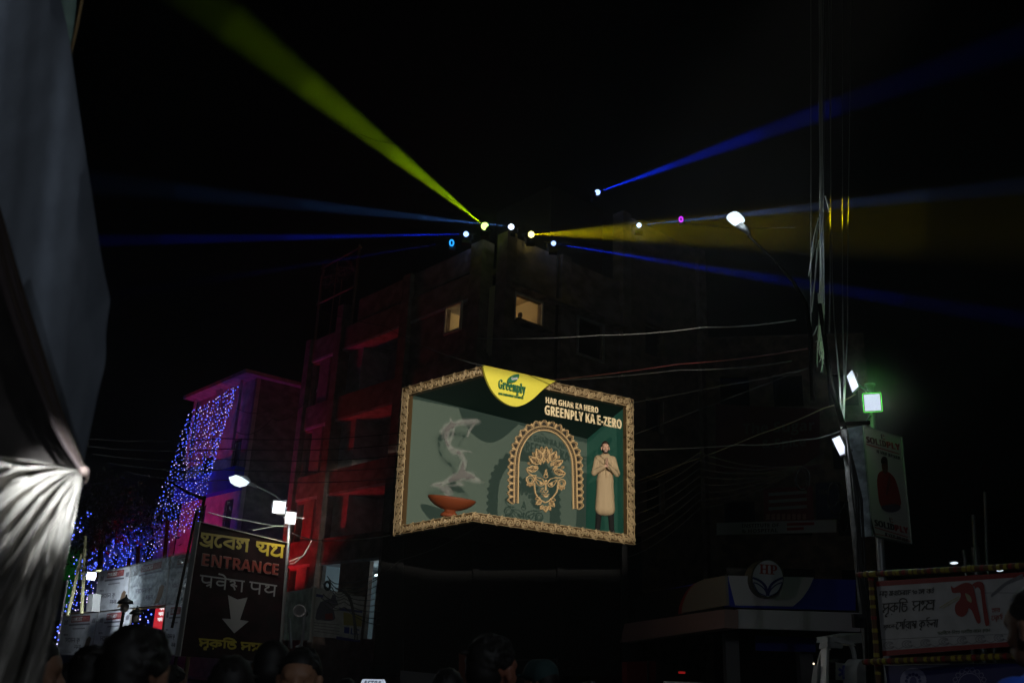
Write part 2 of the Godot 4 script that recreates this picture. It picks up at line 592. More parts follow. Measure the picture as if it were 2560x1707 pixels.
func casing(parent: Node3D, dir: Vector3, nrm: Vector3, h: Array, m: Material, w := 0.09, o := K) -> MeshInstance3D:   # frame round a window hole
	var st := begin()
	sbox(st, dir, nrm, h[0] - w, h[0], h[2] - w, h[3] + w, -0.05, 0.045, o)
	sbox(st, dir, nrm, h[1], h[1] + w, h[2] - w, h[3] + w, -0.05, 0.045, o)
	sbox(st, dir, nrm, h[0], h[1], h[3], h[3] + w, -0.05, 0.045, o)
	sbox(st, dir, nrm, h[0], h[1], h[2] - w, h[2], -0.05, 0.07, o)
	return part("window_frame", st, m, parent)

func room(parent: Node3D, dir: Vector3, nrm: Vector3, h: Array, m: Material, deep: float, spread := 1.2, o := K) -> void:  # closed room behind a hole
	var st := begin()
	var s0: float = h[0] - spread
	var s1: float = h[1] + spread
	var y0: float = h[2] - 1.3
	var y1: float = h[3] + 0.5
	var b := -0.26
	sbox(st, dir, nrm, s0, s1, y0, y1, b - deep - 0.1, b - deep, o)
	sbox(st, dir, nrm, s0 - 0.1, s0, y0, y1, b - deep, b, o)
	sbox(st, dir, nrm, s1, s1 + 0.1, y0, y1, b - deep, b, o)
	sbox(st, dir, nrm, s0, s1, y1, y1 + 0.1, b - deep, b, o)
	sbox(st, dir, nrm, s0, s1, y0 - 0.1, y0, b - deep, b, o)
	part("room", st, m, parent)

func smoke_banks() -> void:      # added for beam fade and lamp halos; nested and denser inwards, with no edge
	for q in [[Vector3(0.8, 21.8, -36.5), Vector3(34, 26, 21), .0062, 4, 1.75, "thin smoke hanging over the roof with the beam lamps"],
			[at(2178, 1008, 15.5), Vector3(1.7, 1.6, 1.2), .12, 3, 2.5, "thin smoke added round the three floodlights on the right pole as their halo"]]:
		var t := Node3D.new()
		t.name = numbered("smoke_bank")
		add_child(t)
		t.position = q[0]
		tag(t, q[5], "", "", "stuff")
		var n: int = q[3]
		var total := 0.0
		for i in n: total += pow(q[4], i)
		for i in n:                              # 0 is the outermost and thinnest
			var m := FogMaterial.new()
			m.density = q[2] * pow(q[4], i) / total
			m.albedo = Color.WHITE
			var v := FogVolume.new()
			v.name = "smoke"
			v.shape = RenderingServer.FOG_VOLUME_SHAPE_ELLIPSOID
			v.material = m
			t.add_child(v, true)
			v.size = q[1] * lerpf(1.3, 0.4, float(i) / (n - 1))
			v.set_meta("kind", "stuff")

func ground() -> void:
	var st := begin()
	quad(st, Vector3(-300, 0, 40), Vector3(300, 0, 40), Vector3(300, 0, -500), Vector3(-300, 0, -500))
	tag(part("road", st, worn("asphalt", Color(0.05, 0.05, 0.052), 0.75, 3, 0.3)), "", "", "", "structure")
	st = begin()
	for q in [[UL, NL], [UR, NR]]:
		sbox(st, q[0], q[1], -2.2, 60, 0, 0.14, 0, 2.2)
	tag(part("pavement", st, worn("paving", Color(0.2, 0.19, 0.18), 0.85, 4, 0.5)), "", "", "", "structure")

func concrete_building() -> void:
	var t := thing("concrete_building", "tall unfinished concrete corner building washed red at its far end, with lit windows", "building", K)
	var conc := worn("bare_concrete", Color(0.26, 0.2, 0.17), 0.9, 11, 0.25)
	var plaster := worn("grey_plaster", Color(0.5, 0.5, 0.5), 0.85, 12, 0.3, 0.3)
	var trim := worn("pale_trim", Color(0.5, 0.47, 0.44), 0.8, 13, 0.5, 0.25)
	var dark := mat("dark_opening", Color(0.012, 0.012, 0.012), 0.9)
	var soff := [5.75, 9.1, 12.9, 16.7]
	# left face
	for s in [[1.3, 2.1], [6.7, 7.35], [12.75, 13.35], [15.9, 16.4]]:
		var st := begin()
		sbox(st, UL, NL, s[0], s[1], 0, 19.15 if s[0] < 15 else 17.9, -0.5, 0.18)
		part("column", st, conc, t)
	for y in soff:
		var st := begin()
		sbox(st, UL, NL, 2.1, 15.9, y, y + 1.15, -0.4, 0.0)
		part("beam", st, conc, t)
		st = begin()
		sbox(st, UL, NL, 2.1, 15.9, y - 0.12, y, -3.0, -0.02)
		part("floor_slab", st, plaster, t)
	var st2 := begin()
	sbox(st2, UL, NL, 1.3, 11.6, 17.95, 19.15, -0.3, -0.05)
	part("parapet", st2, conc, t)
	for f in 5:                                  # storeys, bottom to top
		var y0: float = 0.0 if f == 0 else soff[f - 1] + 1.15
		var y1: float = soff[f] if f < 4 else 17.9
		if f == 4: continue
		# bay by the corner, one window each
		var h := [2.81, 3.87, y1 - 1.3, y1 - 0.1]
		var st := begin()
		holed(st, UL, NL, 2.1, 6.7, y0, y1, [h], -0.25, -0.08)
		part("wall", st, conc, t)
		var frame := casing(t, UL, NL, h, trim)
		if f == 3:
			room(t, UL, NL, h, mat("warm_wall", Color(0.6, 0.52, 0.36), 0.9), 2.2, 0.25)
		else:
			st = begin()
			sbox(st, UL, NL, h[0], h[1], h[2], h[3], -0.22, -0.19)
			part("window_pane", st, mat("dark_glass", Color(0.01, 0.012, 0.015), 0.1), frame)
		# middle bay: open gallery with a set-back wall
		if f == 0:
			st = begin()
			var lit := [[10.95, 12.55, 3.0, 5.7], [7.62, 8.45, 2.3, 5.7]]
			holed(st, UL, NL, 7.35, 12.75, y0, y1, lit, -0.3, -0.1)
			part("wall", st, conc, t)
			room(t, UL, NL, [8.0, 12.2, 2.6, 5.5], mat("cool_wall", Color(0.55, 0.6, 0.62), 0.9), 2.6, 0.5)
		else:
			st = begin()
			holed(st, UL, NL, 7.35, 12.75, y0, y1, [[8.6, 9.6, y0, y0 + 2.1], [7.5, 8.0, y0 + .8, y0 + 2.1]], -2.2, -2.0)
			part("gallery_wall", st, plaster, t)
			st = begin()
			sbox(st, UL, NL, 11.4, 12.75, y0, y1, -2.0, -0.45)
			part("gallery_pier", st, plaster, t)
			st = begin()
			sbox(st, UL, NL, 7.35, 12.75, y0, y1, -4.4, -4.2)
			part("gallery_back", st, dark, t)
		# end bay: red-lit wall with a slit and a door
		st = begin()
		var slit := [[15.1, 15.75, y0 + 0.05, y1 - 0.25], [13.45, 14.1, y0 + 0.1, y1 - 0.05]]
		holed(st, UL, NL, 13.35, 15.9, y0, y1, slit, -0.3, -0.12)
		part("wall", st, worn("red_plaster", Color(0.36, 0.24, 0.22), 0.85, 14, 0.3, 0.3), t)
		st = begin()
		sbox(st, UL, NL, 13.35, 15.9, y0, y1, -0.9, -0.8)
		part("reveal_back", st, plaster, t)
	# roof cage of pipes above the far bay
	for s in [16.15, 14.6, 13.9, 12.4]:
		var st := begin()
		tube(st, [K + UL * s + NL * -0.2 + Vector3.UP * 17.9, K + UL * s + NL * -0.2 + Vector3.UP * (22.6 if s != 13.9 else 21.0)], 0.09 if s in [16.15, 12.4] else 0.04)
		part("roof_post", st, mat("rusty_pipe", Color(0.3, 0.16, 0.12), 0.7, 0.3), t)
	for y in [20.2, 22.4]:
		var st := begin()
		tube(st, [K + UL * 16.4 + NL * -0.2 + Vector3.UP * y, K + UL * 12.2 + NL * -0.2 + Vector3.UP * y], 0.06)
		part("roof_rail", st, mats["rusty_pipe"], t)
	# rooftop planting: small bushes in a trough
	for i in 9:
		var st := begin()
		for k in 40:
			var c := K + UL * (12.6 + 0.38 * i) + NL * -0.25 + Vector3.UP * 21.4 + Vector3(rng.randfn(0, .22), rng.randfn(0, .25), rng.randfn(0, .22))
			var d1 := Vector3(rng.randfn(0, .1), rng.randfn(0, .1), rng.randfn(0, .1))
			tri(st, c, c + d1, c + d1.rotated(Vector3.UP, 1.2) * .8)
		part("creeper", st, mat("creeper_leaf", Color(0.08, 0.09, 0.04), 0.7), t)
	# right face
	for s in [[0.0, 0.55], [3.3, 3.9], [7.4, 8.0], [13.4, 14.0]]:
		var st := begin()
		sbox(st, UR, NR, s[0], s[1], 0, 19.15 if s[0] < 7 else 22.9, -0.5, 0.18)
		part("column", st, conc, t)
	for y in soff:
		var st := begin()
		sbox(st, UR, NR, 0.55, 7.4, y, y + 1.15, -0.4, 0.0)
		part("beam", st, conc, t)
		st = begin()
		sbox(st, UR, NR, 0.0, 7.4, y - 0.1, y, -0.4, 0.55)
		part("sunshade", st, conc, t)
	for f in 4:
		var y0: float = 0.0 if f == 0 else soff[f - 1] + 1.15
		var y1: float = soff[f]
		var h := [0.75, 2.28, y1 - 1.4, y1 - 0.22]
		var h2 := [4.6, 6.2, y1 - 1.9, y1 - 0.22]
		var st := begin()
		holed(st, UR, NR, 0.55, 3.3, y0, y1, [h], -0.25, -0.08)
		part("wall", st, conc, t)
		st = begin()
		holed(st, UR, NR, 3.9, 7.4, y0, y1, [h2], -0.25, -0.08)
		part("wall", st, conc, t)
		var frame1 := casing(t, UR, NR, h, trim)
		var frame2 := casing(t, UR, NR, h2, trim)
		if f == 3:
			room(t, UR, NR, h, mats["warm_wall"], 1.9, 0.3)
		for w in ([h2] if f == 3 else [h, h2]):
			st = begin()
			sbox(st, UR, NR, w[0], w[1], w[2], w[3], -0.22, -0.19)
			part("window_pane", st, mats["dark_glass"], frame2 if w == h2 else frame1)
		# balcony rail under the window
		st = begin()
		sbox(st, UR, NR, 0.6, 2.6, h[2] - 0.22, h[2] - 0.1, 0.0, 0.5)
		part("window_sill", st, conc, t)
	var st3 := begin()
	sbox(st3, UR, NR, 0.3, 7.4, 17.85, 19.1, -0.3, -0.05)
	part("parapet", st3, conc, t)
	st3 = begin()
	holed(st3, UR, NR, 8.0, 13.4, 0, 22.9, [[9.3, 10.6, 16, 17.6], [9.3, 10.6, 12.2, 13.8], [9.3, 10.6, 8.4, 10]], -0.3, -0.06)
	part("wall", st3, worn("brown_render", Color(0.2, 0.14, 0.11), 0.9, 15, 0.25), t)
	for y in [16.0, 12.2, 8.4]:
		st3 = begin()
		sbox(st3, UR, NR, 9.2, 10.7, y, y + 1.6, -0.6, -0.5)
		part("shutter", st3, dark, t)
	# inner core, roof, stair head
	st3 = begin()
	block(st3, K + (UL + UR) * 4.6, UL * 11.4, UR * 9.2, Vector3.UP * 18.8)
	part("core", st3, dark, t)
	st3 = begin()
	block(st3, K + UL * 0.4 + UR * 0.4 + Vector3.UP * 17.6, UL * 15.6, UR * 13.4, Vector3.UP * 0.25)
	part("roof", st3, conc, t)
	st3 = begin()
	block(st3, K + UR * 3.6 + UL * 1.0 + Vector3.UP * 17.9, UR * 3.6, UL * 4.0, Vector3.UP * 5.3)
	part("stair_head", st3, mat("dark_concrete", Color(.05, .042, .038), .9), t)  # one even dark tone, shared with the drain pipe
	st3 = begin()
	tube(st3, [K + UR * 3.1 + NR * .12, K + UR * 3.1 + NR * .12 + Vector3.UP * 19], .06, .06, 8)
	part("drain_pipe", st3, mats["dark_concrete"], t)
	# lamps of the lit rooms
	var g := begin()
	ball(g, K + UL * 3.3 - NL * 1.4 + Vector3.UP * 16.35, 0.07)
	part("room_lamp", g, glow("warm_bulb", Color(1, .75, .4), 2.0), t)
	omni(K + UL * 3.3 - NL * 1.4 + Vector3.UP * 16.35, Color(1, .72, .36), 0.26, t, 0.05)
	g = begin()
	ball(g, K + UR * 1.0 - NR * 1.5 + Vector3.UP * 16.75, 0.07)
	part("room_lamp", g, mats["warm_bulb"], t)
	omni(K + UR * 1.0 - NR * 1.5 + Vector3.UP * 16.75, Color(1, .72, .36), 0.36, t, 0.05)
	g = begin()
	tube(g, [K + UL * 7.55 - NL * 0.5 + Vector3.UP * 5.05, K + UL * 8.55 - NL * 0.5 + Vector3.UP * 5.05], 0.045)
	part("tube_lamp", g, glow("cool_tube", Color(.8, .95, 1), 3.0), t)
	omni(K + UL * 9.6 - NL * 1.5 + Vector3.UP * 4.6, Color(.62, .88, 1), 0.6, t, 0.08)
	g = begin()
	ball(g, K + UL * 9.6 - NL * 1.5 + Vector3.UP * 4.6, 0.08)
	part("room_lamp", g, mats["cool_tube"], t)
	# the red flood at its foot
	flood("red_floodlight", "red floodlight at the foot of the concrete building, beside the entrance board", K + UL * 16.9 + NL * 3.2 + Vector3.UP * 3.4, K + UL * 15.2 + Vector3.UP * 9.5, Color(1, .02, .03), 15.0, 46, 0.3)

# a flood lamp: housing with fins, glowing face, bracket; face looks at 'to'
func flood(called: String, label: String, where: Vector3, to: Vector3, col: Color, e: float, half: float, size := 0.34, shine := 3.0, face := Color(0, 0, 0), tall := 1.0, group := "") -> Node3D:
	var t := thing(called, label, "floodlight", where, group)
	var z := (where - to).normalized()
	var x := Vector3.UP.cross(z).normalized()
	var y := z.cross(x)
	var b := Basis(x, y, z)
	var st := begin()
	bx(st, where + z * 0.05, Vector3(size * 1.12, size * tall * 1.12, 0.07), b)
	for i in 6: bx(st, where + z * 0.11 + x * size * (i - 2.5) * 0.17, Vector3(0.012, size * tall * 0.95, 0.06), b)
	part("housing", st, mat("lamp_housing", Color(0.04, 0.04, 0.045), 0.5, 0.5), t)
	st = begin()
	bx(st, where - z * 0.0, Vector3(size, size * tall, 0.03), b)
	part("lamp_face", st, glow(called + "_face", face if face.get_luminance() > 0 else col, shine), t)
	st = begin()
	for s in [-1, 1]: block(st, where + x * size * 0.6 * s - y * 0.02 + z * 0.03, x * 0.015 * s, y * 0.04, z * 0.18)
	block(st, where - x * size * 0.62 + z * 0.2 - y * 0.02, x * size * 1.24, y * 0.04, z * 0.02)
	part("bracket", st, mats["lamp_housing"], t)
	if e > 0: spot(where - z * 0.03, to, half, col, e, t, 0.5, 0.1)
	if e < 0: omni(where - z * 0.22, col, -e, t, 0.1)
	return t

func washed_building() -> void:
	var s0 := 22.3
	var o := K + UL * s0
	var top := at(598, 930, -(o.z)).y
	var t := thing("washed_building", "four storey house washed magenta and red, hung with strings of blue lights", "building", o)
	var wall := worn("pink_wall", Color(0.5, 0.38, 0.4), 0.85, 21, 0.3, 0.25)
	var hb := 8.9
	var holes := []
	for y in [4.2, 8.0, 11.6]:
		holes.append([0.9, 2.0, y, y + 1.9]); holes.append([4.6, 6.2, y, y + 1.9])
	var st := begin()
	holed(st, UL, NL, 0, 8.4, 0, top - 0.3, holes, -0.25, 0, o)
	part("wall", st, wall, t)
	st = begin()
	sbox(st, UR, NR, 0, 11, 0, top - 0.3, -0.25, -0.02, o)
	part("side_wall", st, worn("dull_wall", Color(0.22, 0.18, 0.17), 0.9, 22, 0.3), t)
	for h in holes:
		st = begin()
		sbox(st, UL, NL, h[0], h[1], h[2], h[3], -0.2, -0.17, o)
		part("window_pane", st, mats["dark_glass"], t)
		st = begin()
		for i in 6: sbox(st, UL, NL, lerpf(h[0], h[1], (i + .5) / 6) - .015, lerpf(h[0], h[1], (i + .5) / 6) + .015, h[2], h[3], -0.06, -0.03, o)
		for i in 4: sbox(st, UL, NL, h[0], h[1], lerpf(h[2], h[3], (i + .5) / 4) - .015, lerpf(h[2], h[3], (i + .5) / 4) + .015, -0.025, 0.0, o)
		part("window_grille", st, mat("iron", Color(0.03, 0.03, 0.03), 0.6, 0.5), t)
	# balconies with railings
	st = begin()
	sbox(st, UL, NL, 0.0, 8.4, 10.3, 11.6, 0.005, 0.6, o)
	part("blue_lit_band", st, mat("band_blue_light", Color(0.012, 0.03, 0.6), 0.7), t)  # balcony face; the blue light on it is put into its colour
	st = begin()
	block(st, o + NL * 1.0 - NR * -0.5 + Vector3.UP * (top - 0.3), UL * 9.0, UR * 11.5 - NL * 0.0, Vector3.UP * 0.22)
	part("roof_slab", st, wall, t)
	for s in [1.2, 4.0, 4.5, 7.8]:
		st = begin()
		sbox(st, UL, NL, s, s + 0.15, top - 4.6, top - 0.3, 0.3, 0.45, o)
		part("balcony_post", st, wall, t)
	st = begin()
	block(st, o + (UL + UR) * 0.4, UL * 7.8, UR * 10, Vector3.UP * (top - 0.6))
	part("core", st, mats["dark_opening"], t)
	flood("magenta_floodlight", "magenta floodlight on the ground before the light-strung house", o + UL * 1.8 + NL * 6.5 + Vector3.UP * 2.2, o + UL * 2.6 + Vector3.UP * 9, Color(1, .001, .014), 40, 50)
	flood("blue_floodlight", "blue floodlight on the ground before the light-strung house", o + UL * -1.0 + NL * 5.5 + Vector3.UP * 2.6, o + UL * 0.6 + Vector3.UP * 13, Color(.03, .04, 1), 11, 46)
	# curtain of light strings from the eaves to the hoarding
	var pl := [o + NL * 0.75, NL]
	for i in 26:
		var u := (i + 0.3) / 26.0
		var topx := Vector2(470, 1038).lerp(Vector2(596, 964), u)
		var bot := Vector2(342, 1425).lerp(Vector2(512, 1300), u) if u < 0.92 else Vector2(520, 1200)
		lights("string of blue lights hanging down the front of the magenta house", "light strings on the magenta house", topx, bot, pl, 30, 1.6, .26, .03)

# one string: cable and its bulbs
func lights(label: String, group: String, a: Vector2, b: Vector2, pl: Array, n: int, jitter := 3.0, pale := 0.13, r := 0.036) -> void:
	var t := thing("light_string", label, "string lights", hit(a, pl), group)
	var st := begin()
	var bulbs := begin()
	var white := begin()
	var pts := []
	var nw := 0
	for i in n:
		var f := (i + rng.randf() * (0.12 if jitter < 2.5 else 0.5)) / n
		var p := a.lerp(b, f) + Vector2(rng.randfn(0, jitter), rng.randfn(0, 1.2))
		var w := hit(p, pl, rng.randf() * 0.12)
		pts.append(w)
		var target := bulbs
		if rng.randf() < pale:
			target = white; nw += 1
		var rr := r * rng.randf_range(0.6, 1.2)
		var c := [w + Vector3.UP * rr, w - Vector3.UP * rr]
		var q := [w + Vector3.RIGHT * rr, w + Vector3.BACK * rr, w - Vector3.RIGHT * rr, w - Vector3.BACK * rr]
		for k in 4:
			tri(target, c[0], q[k], q[(k + 1) % 4]); tri(target, c[1], q[(k + 1) % 4], q[k])
	tube(st, pts, 0.006, 0.006, 3)
	part("cable", st, mat("thin_cable", Color(0.02, 0.03, 0.02), 0.6), t)
	part("light_bulb", bulbs, glow("blue_led_light", Color(.07, .12, 1), 4.2), t, "stuff")
	if nw: part("light_bulb", white, glow("pale_led_light", Color(.62, .5, 1), 3.0), t, "stuff")

func far_left_houses() -> void:
	var o := K + UL * 31.6
	var t := thing("low_blue_house", "low house lit blue behind the hoarding, hung with blue lights", "building", o)
	var st := begin()
	var y1: float = at(330, 1318, -(o + UL * 6).z).y
	holed(st, UL, NL, 0, 20, 0, y1, [[2.5, 4.5, y1 - 3.2, y1 - 1.0], [9, 10.5, y1 - 4, y1 - 1.6]], -0.3, 0, o)
	part("wall", st, worn("blue_wall", Color(0.3, 0.34, 0.5), 0.85, 31, 0.3, 0.3), t)
	for w in [[2.5, 4.5, y1 - 3.2, y1 - 1.0], [9, 10.5, y1 - 4, y1 - 1.6]]:
		st = begin()
		for i in 7: sbox(st, UL, NL, lerpf(w[0], w[1], i / 7.0), lerpf(w[0], w[1], i / 7.0) + 0.03, w[2], w[3], -0.1, -0.06, o)
		part("window_grille", st, mats["iron"], t)
	st = begin()
	block(st, o + UR * 0.4 + UL * 0.2, UL * 19, UR * 6, Vector3.UP * (y1 - 0.1))
	part("core", st, mats["dark_opening"], t)
	flood("small_blue_floodlight", "small blue floodlight before the low blue house", o + UL * 6 + NL * 6 + Vector3.UP * 3, o + UL * 5 + Vector3.UP * 6, Color(.0, .04, 1), 8, 60)
	var pl := [o + NL * 0.6, NL]
	for i in 13:
		var u := (i + 0.5) / 13.0
		var a := Vector2(232, 1350).lerp(Vector2(362, 1304), u) + Vector2(0, rng.randf_range(-4, 8))
		lights("string of blue lights on the low blue house behind the hoarding", "light strings on the low house", a, a + Vector2(-28, 105 + rng.randf() * 20), pl, 17 + rng.randi() % 8, 5.0)
	# green-lit wall further left
	o = K + UL * 33 + NL * 5
	var g := thing("green_house", "green-lit wall of a house behind the bamboo poles", "building", o)
	st = begin()
	var gp := dplane(175, 1400, 52, UL)
	slab(st, [Vector2(100, 1376), Vector2(198, 1372), Vector2(198, 1560), Vector2(100, 1560)], gp, 0, 0.3)
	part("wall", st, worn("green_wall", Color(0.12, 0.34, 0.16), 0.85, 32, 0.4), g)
	st = begin()
	slab(st, [Vector2(100, 1371), Vector2(202, 1367), Vector2(202, 1376), Vector2(100, 1380)], gp, 0.3, 0.7)
	part("ledge", st, mats["green_wall"], g)
	flood("green_ground_floodlight", "green floodlight hidden before the green-lit wall", hit(Vector2(172, 1480), gp, 3.0), hit(Vector2(172, 1395), gp), Color(.04, 1, .12), .5, 60)
	# tree with strung lights
	var tp := at(255, 1500, 50); tp.y = 0
	var tr := thing("tree", "dark broadleaf tree behind the plastic sheet, with a few blue lights in it", "tree", tp)
	st = begin()
	var fork: Vector3 = at(250, 1380, 50)
	tube(st, [tp, tp.lerp(fork, .5) + Vector3(.2, 0, 0), fork], .22, .14, 8)
	for q in [[215, 1290], [275, 1250], [330, 1290], [190, 1330]]:
		var e := at(q[0], q[1], 50)
		tube(st, [fork, fork.lerp(e, .5) + Vector3(0, .3, 0), e], .1, .03, 5)
	part("trunk", st, worn("bark", Color(0.12, 0.09, 0.06), 0.9, 33, 1.0), tr)
	st = begin()
	for i in 3000:
		var cx: Array = [[215, 1290], [260, 1250], [310, 1270], [340, 1310], [190, 1320], [250, 1310], [175, 1350]][rng.randi() % 7]
		var d := Vector3(rng.randfn(0, .75), rng.randfn(0, .6), rng.randfn(0, .9))
		var c := at(cx[0], cx[1], 50) + d
		var u := Vector3(rng.randfn(), rng.randfn(), rng.randfn()).normalized() * .16
		var v := u.cross(Vector3(rng.randfn(), rng.randfn(), rng.randfn())).normalized() * .06
		st.set_color(Color(0.03, 0.05, 0.018).lerp(Color(0.05, 0.07, 0.025), rng.randf()))
		quad(st, c - u, c + v, c + u, c - v)
	part("crown", st, printed("leaves", 0.6), tr, "stuff")
	var tl := [at(190, 1340, 49.2), Vector3.BACK]
	for q in [[150, 1300, 205, 1310], [160, 1322, 232, 1280], [152, 1340, 190, 1336], [158, 1350, 186, 1348], [196, 1318, 204, 1330]]:
		lights("string of blue lights looped in the dark tree", "light strings in the tree", Vector2(q[0], q[1]), Vector2(q[2], q[3]), tl, 11, 7.0)

func right_block() -> void:
	var d := 44.0
	var pl := vplane(1785, d, 2165, d - 1.5)
	var x := (hit(Vector2(2165, 1500), pl) - hit(Vector2(1785, 1500), pl))
	x.y = 0
	var o := hit(Vector2(1785, 1640), pl); o.y = 0
	var dir := x.normalized()
	var n: Vector3 = pl[1]
	var h: float = at(1900, 850, d).y
	var t := thing("shop_block", "dark block of shops with signboards behind the street lamp", "building", o)
	var conc: Material = mats["brown_render"]
	var w := x.length() + 1.0
	var holes := []
	for f in 4:
		for c in 3: holes.append([0.7 + c * w / 3, 0.7 + c * w / 3 + 1.4, 4.6 + f * 3.1, 6.2 + f * 3.1])
	var st := begin()
	holed(st, dir, n, 0, w, 4.0, h, holes, -0.3, 0, o)
	part("wall", st, conc, t)
	for q in holes:
		st = begin()
		sbox(st, dir, n, q[0], q[1], q[2], q[3], -0.25, -0.2, o)
		part("window_pane", st, mats["dark_glass"], t)
	st = begin()
	sbox(st, dir, n, 0, w, 0, 3.6, -0.6, -0.4, o)
	part("shutter", st, mat("shop_shutter", Color(0.1, 0.1, 0.11), 0.6, 0.3), t)
	st = begin()
	sbox(st, dir, n, 0, w, 3.6, 4.0, -0.6, 0.9, o)
	part("canopy", st, conc, t)
	st = begin()
	sbox(st, dir, n, 0, w, 4, h - 0.1, -9, -0.7, o)
	part("core", st, mats["dark_opening"], t)
	var fp := [pl[0] + n * 0.25, n]
	var pr := printed("sign_print", 0.6)
	# signboards
	var s := thing("sweet_shop_sign", "dark red shop signboard with a pale two-line name, high on the shop block", "signboard", hit(Vector2(1950, 1100), fp))
	st = begin()
	slab(st, [Vector2(1790, 1010), Vector2(2050, 1022), Vector2(2050, 1172), Vector2(1790, 1180)], fp, 0, 0.12)
	part("board", st, mat("maroon_board", Color(0.10, 0.012, 0.012), 0.5), s)
	letters(s, "lettering", "The Sugar", Vector2(1858, 1058), Vector2(2036, 1048), Vector2(1858, 1094), fp, 0.02, 0.03, mat("pale_letter", Color(0.16, 0.14, 0.13), 0.7))
	letters(s, "lettering", "& Spice", Vector2(1905, 1098), Vector2(2015, 1092), Vector2(1905, 1128), fp, 0.02, 0.03, mats["pale_letter"])
	s = thing("hospital_sign", "long white signboard of an institute and hospital above the canopy", "signboard", hit(Vector2(1940, 1320), fp))
	st = begin()
	slab(st, [Vector2(1792, 1307), Vector2(2092, 1299), Vector2(2092, 1330), Vector2(1792, 1337)], fp, 0.02, 0.1)
	part("board", st, mat("white_board", Color(0.6, 0.6, 0.6), 0.5), s)
	letters(s, "lettering", "INSTITUTE OF", Vector2(1855, 1310), Vector2(1948, 1308), Vector2(1855, 1319), fp, 0.035, 0.02, mat("black_letter", Color(0.01, 0.01, 0.01), 0.6))
	letters(s, "lettering", "& HOSPITAL", Vector2(1855, 1323), Vector2(1945, 1321), Vector2(1855, 1332), fp, 0.035, 0.02, mats["black_letter"])
	st = begin()
	stroke(st, v2([1968, 1311, 2036, 1309]), 7, fp, 0.035, Color(0.45, 0.03, 0.03))
	stroke(st, v2([1968, 1323, 2010, 1321]), 7, fp, 0.035, Color(0.45, 0.03, 0.03))
	part("print", st, pr, s)
	s = thing("list_board", "shop board with rows of red and white panels on the shop block", "signboard", hit(Vector2(1960, 1250), fp))
	st = begin()
	slab(st, [Vector2(1910, 1222), Vector2(2032, 1214), Vector2(2036, 1302), Vector2(1910, 1304)], fp, 0, 0.1)
	part("board", st, mat("red_board", Color(0.2, 0.02, 0.02), 0.5), s)
	st = begin()
	for i in 3: stroke(st, v2([1922, 1236 + i * 18, 2018, 1230 + i * 18]), 8, fp, 0.02, Color(0.4, 0.4, 0.4))
	for i in 8: pface(st, v2([1916 + i * 13, 1285, 1925 + i * 13, 1284, 1925 + i * 13, 1298, 1916 + i * 13, 1299]), fp, 0.02, Color(0.5, 0.25, 0.2))
	part("print", st, pr, s)
	s = thing("dark_blue_board", "dark blue shop board beside the board of red panels", "signboard", hit(Vector2(2070, 1250), fp))
	st = begin()
	slab(st, [Vector2(2040, 1208), Vector2(2100, 1204), Vector2(2102, 1296), Vector2(2042, 1298)], fp, 0.0, 0.1)
	part("board", st, mat("navy_board", Color(0.01, 0.015, 0.08), 0.5), s)
	letters(s, "lettering", "TIME", Vector2(2046, 1226), Vector2(2075, 1224), Vector2(2046, 1236), fp, 0.02, 0.02, mats["pale_letter"])

func display_tower() -> void:
	var pl := vplane(945, 33.0, 1612, 33.5)
	var t := thing("display_tower", "black clad tower under the corner display", "tower", hit(Vector2(1280, 1600), pl))
	var st := begin()
	slab(st, [Vector2(958, 1330), Vector2(1604, 1340), Vector2(1612, 1690), Vector2(930, 1690)], pl, 0, 3.0)
	part("cladding", st, mat("black_cladding", Color(0.006, 0.006, 0.006), 0.95), t)
	for x in [1000.0, 1190.0, 1400.0, 1560.0]:
		st = begin()
		slab(st, [Vector2(x - 8, 1352), Vector2(x + 8, 1352), Vector2(x + 8, 1690), Vector2(x - 8, 1690)], pl, 0.2, 0.2)
		part("steel_post", st, mat("black_steel", Color(0.008, 0.008, 0.009), 0.9), t)
	var p2 := vplane(1040, 29.0, 1560, 29.5)
	var s := thing("shop_shutter", "low dark roller shutter in front of the black tower, with a rust-red panel", "shutter", hit(Vector2(1300, 1650), p2))
	st = begin()
	slab(st, v2([1000, 1676, 1145, 1690, 1145, 1760, 1000, 1760]), p2, 0, 0.2)
	part("shutter", st, mats["shop_shutter"], s)
	st = begin()
	slab(st, v2([1147, 1633, 1200, 1635, 1200, 1760, 1147, 1760]), p2, 0, 0.2)
	part("rust_panel", st, mat("rust_red", Color(0.12, 0.03, 0.015), 0.8), s)
	st = begin()
	rib(st, v2([1285, 1650, 1392, 1648, 1394, 1760]), 3, p2, 0.1, 0.1)
	part("door_frame", st, mats["iron"], s)

# ------------------------------------------------------------------ the corner display
var DL: Array      # plane of its left front
var DR: Array      # plane of its right front
var BW: Array      # plane of its back wall
const LO := [1007, 970, 1202, 916, 1181, 1304, 983, 1339]     # outer and inner outlines of both fronts
const LI := [1022, 987, 1202, 939, 1182, 1280, 1003, 1313]
const RO := [1202, 916, 1583, 998, 1587, 1363, 1181, 1304]
const RI := [1202, 939, 1566, 1015, 1568, 1336, 1182, 1280]

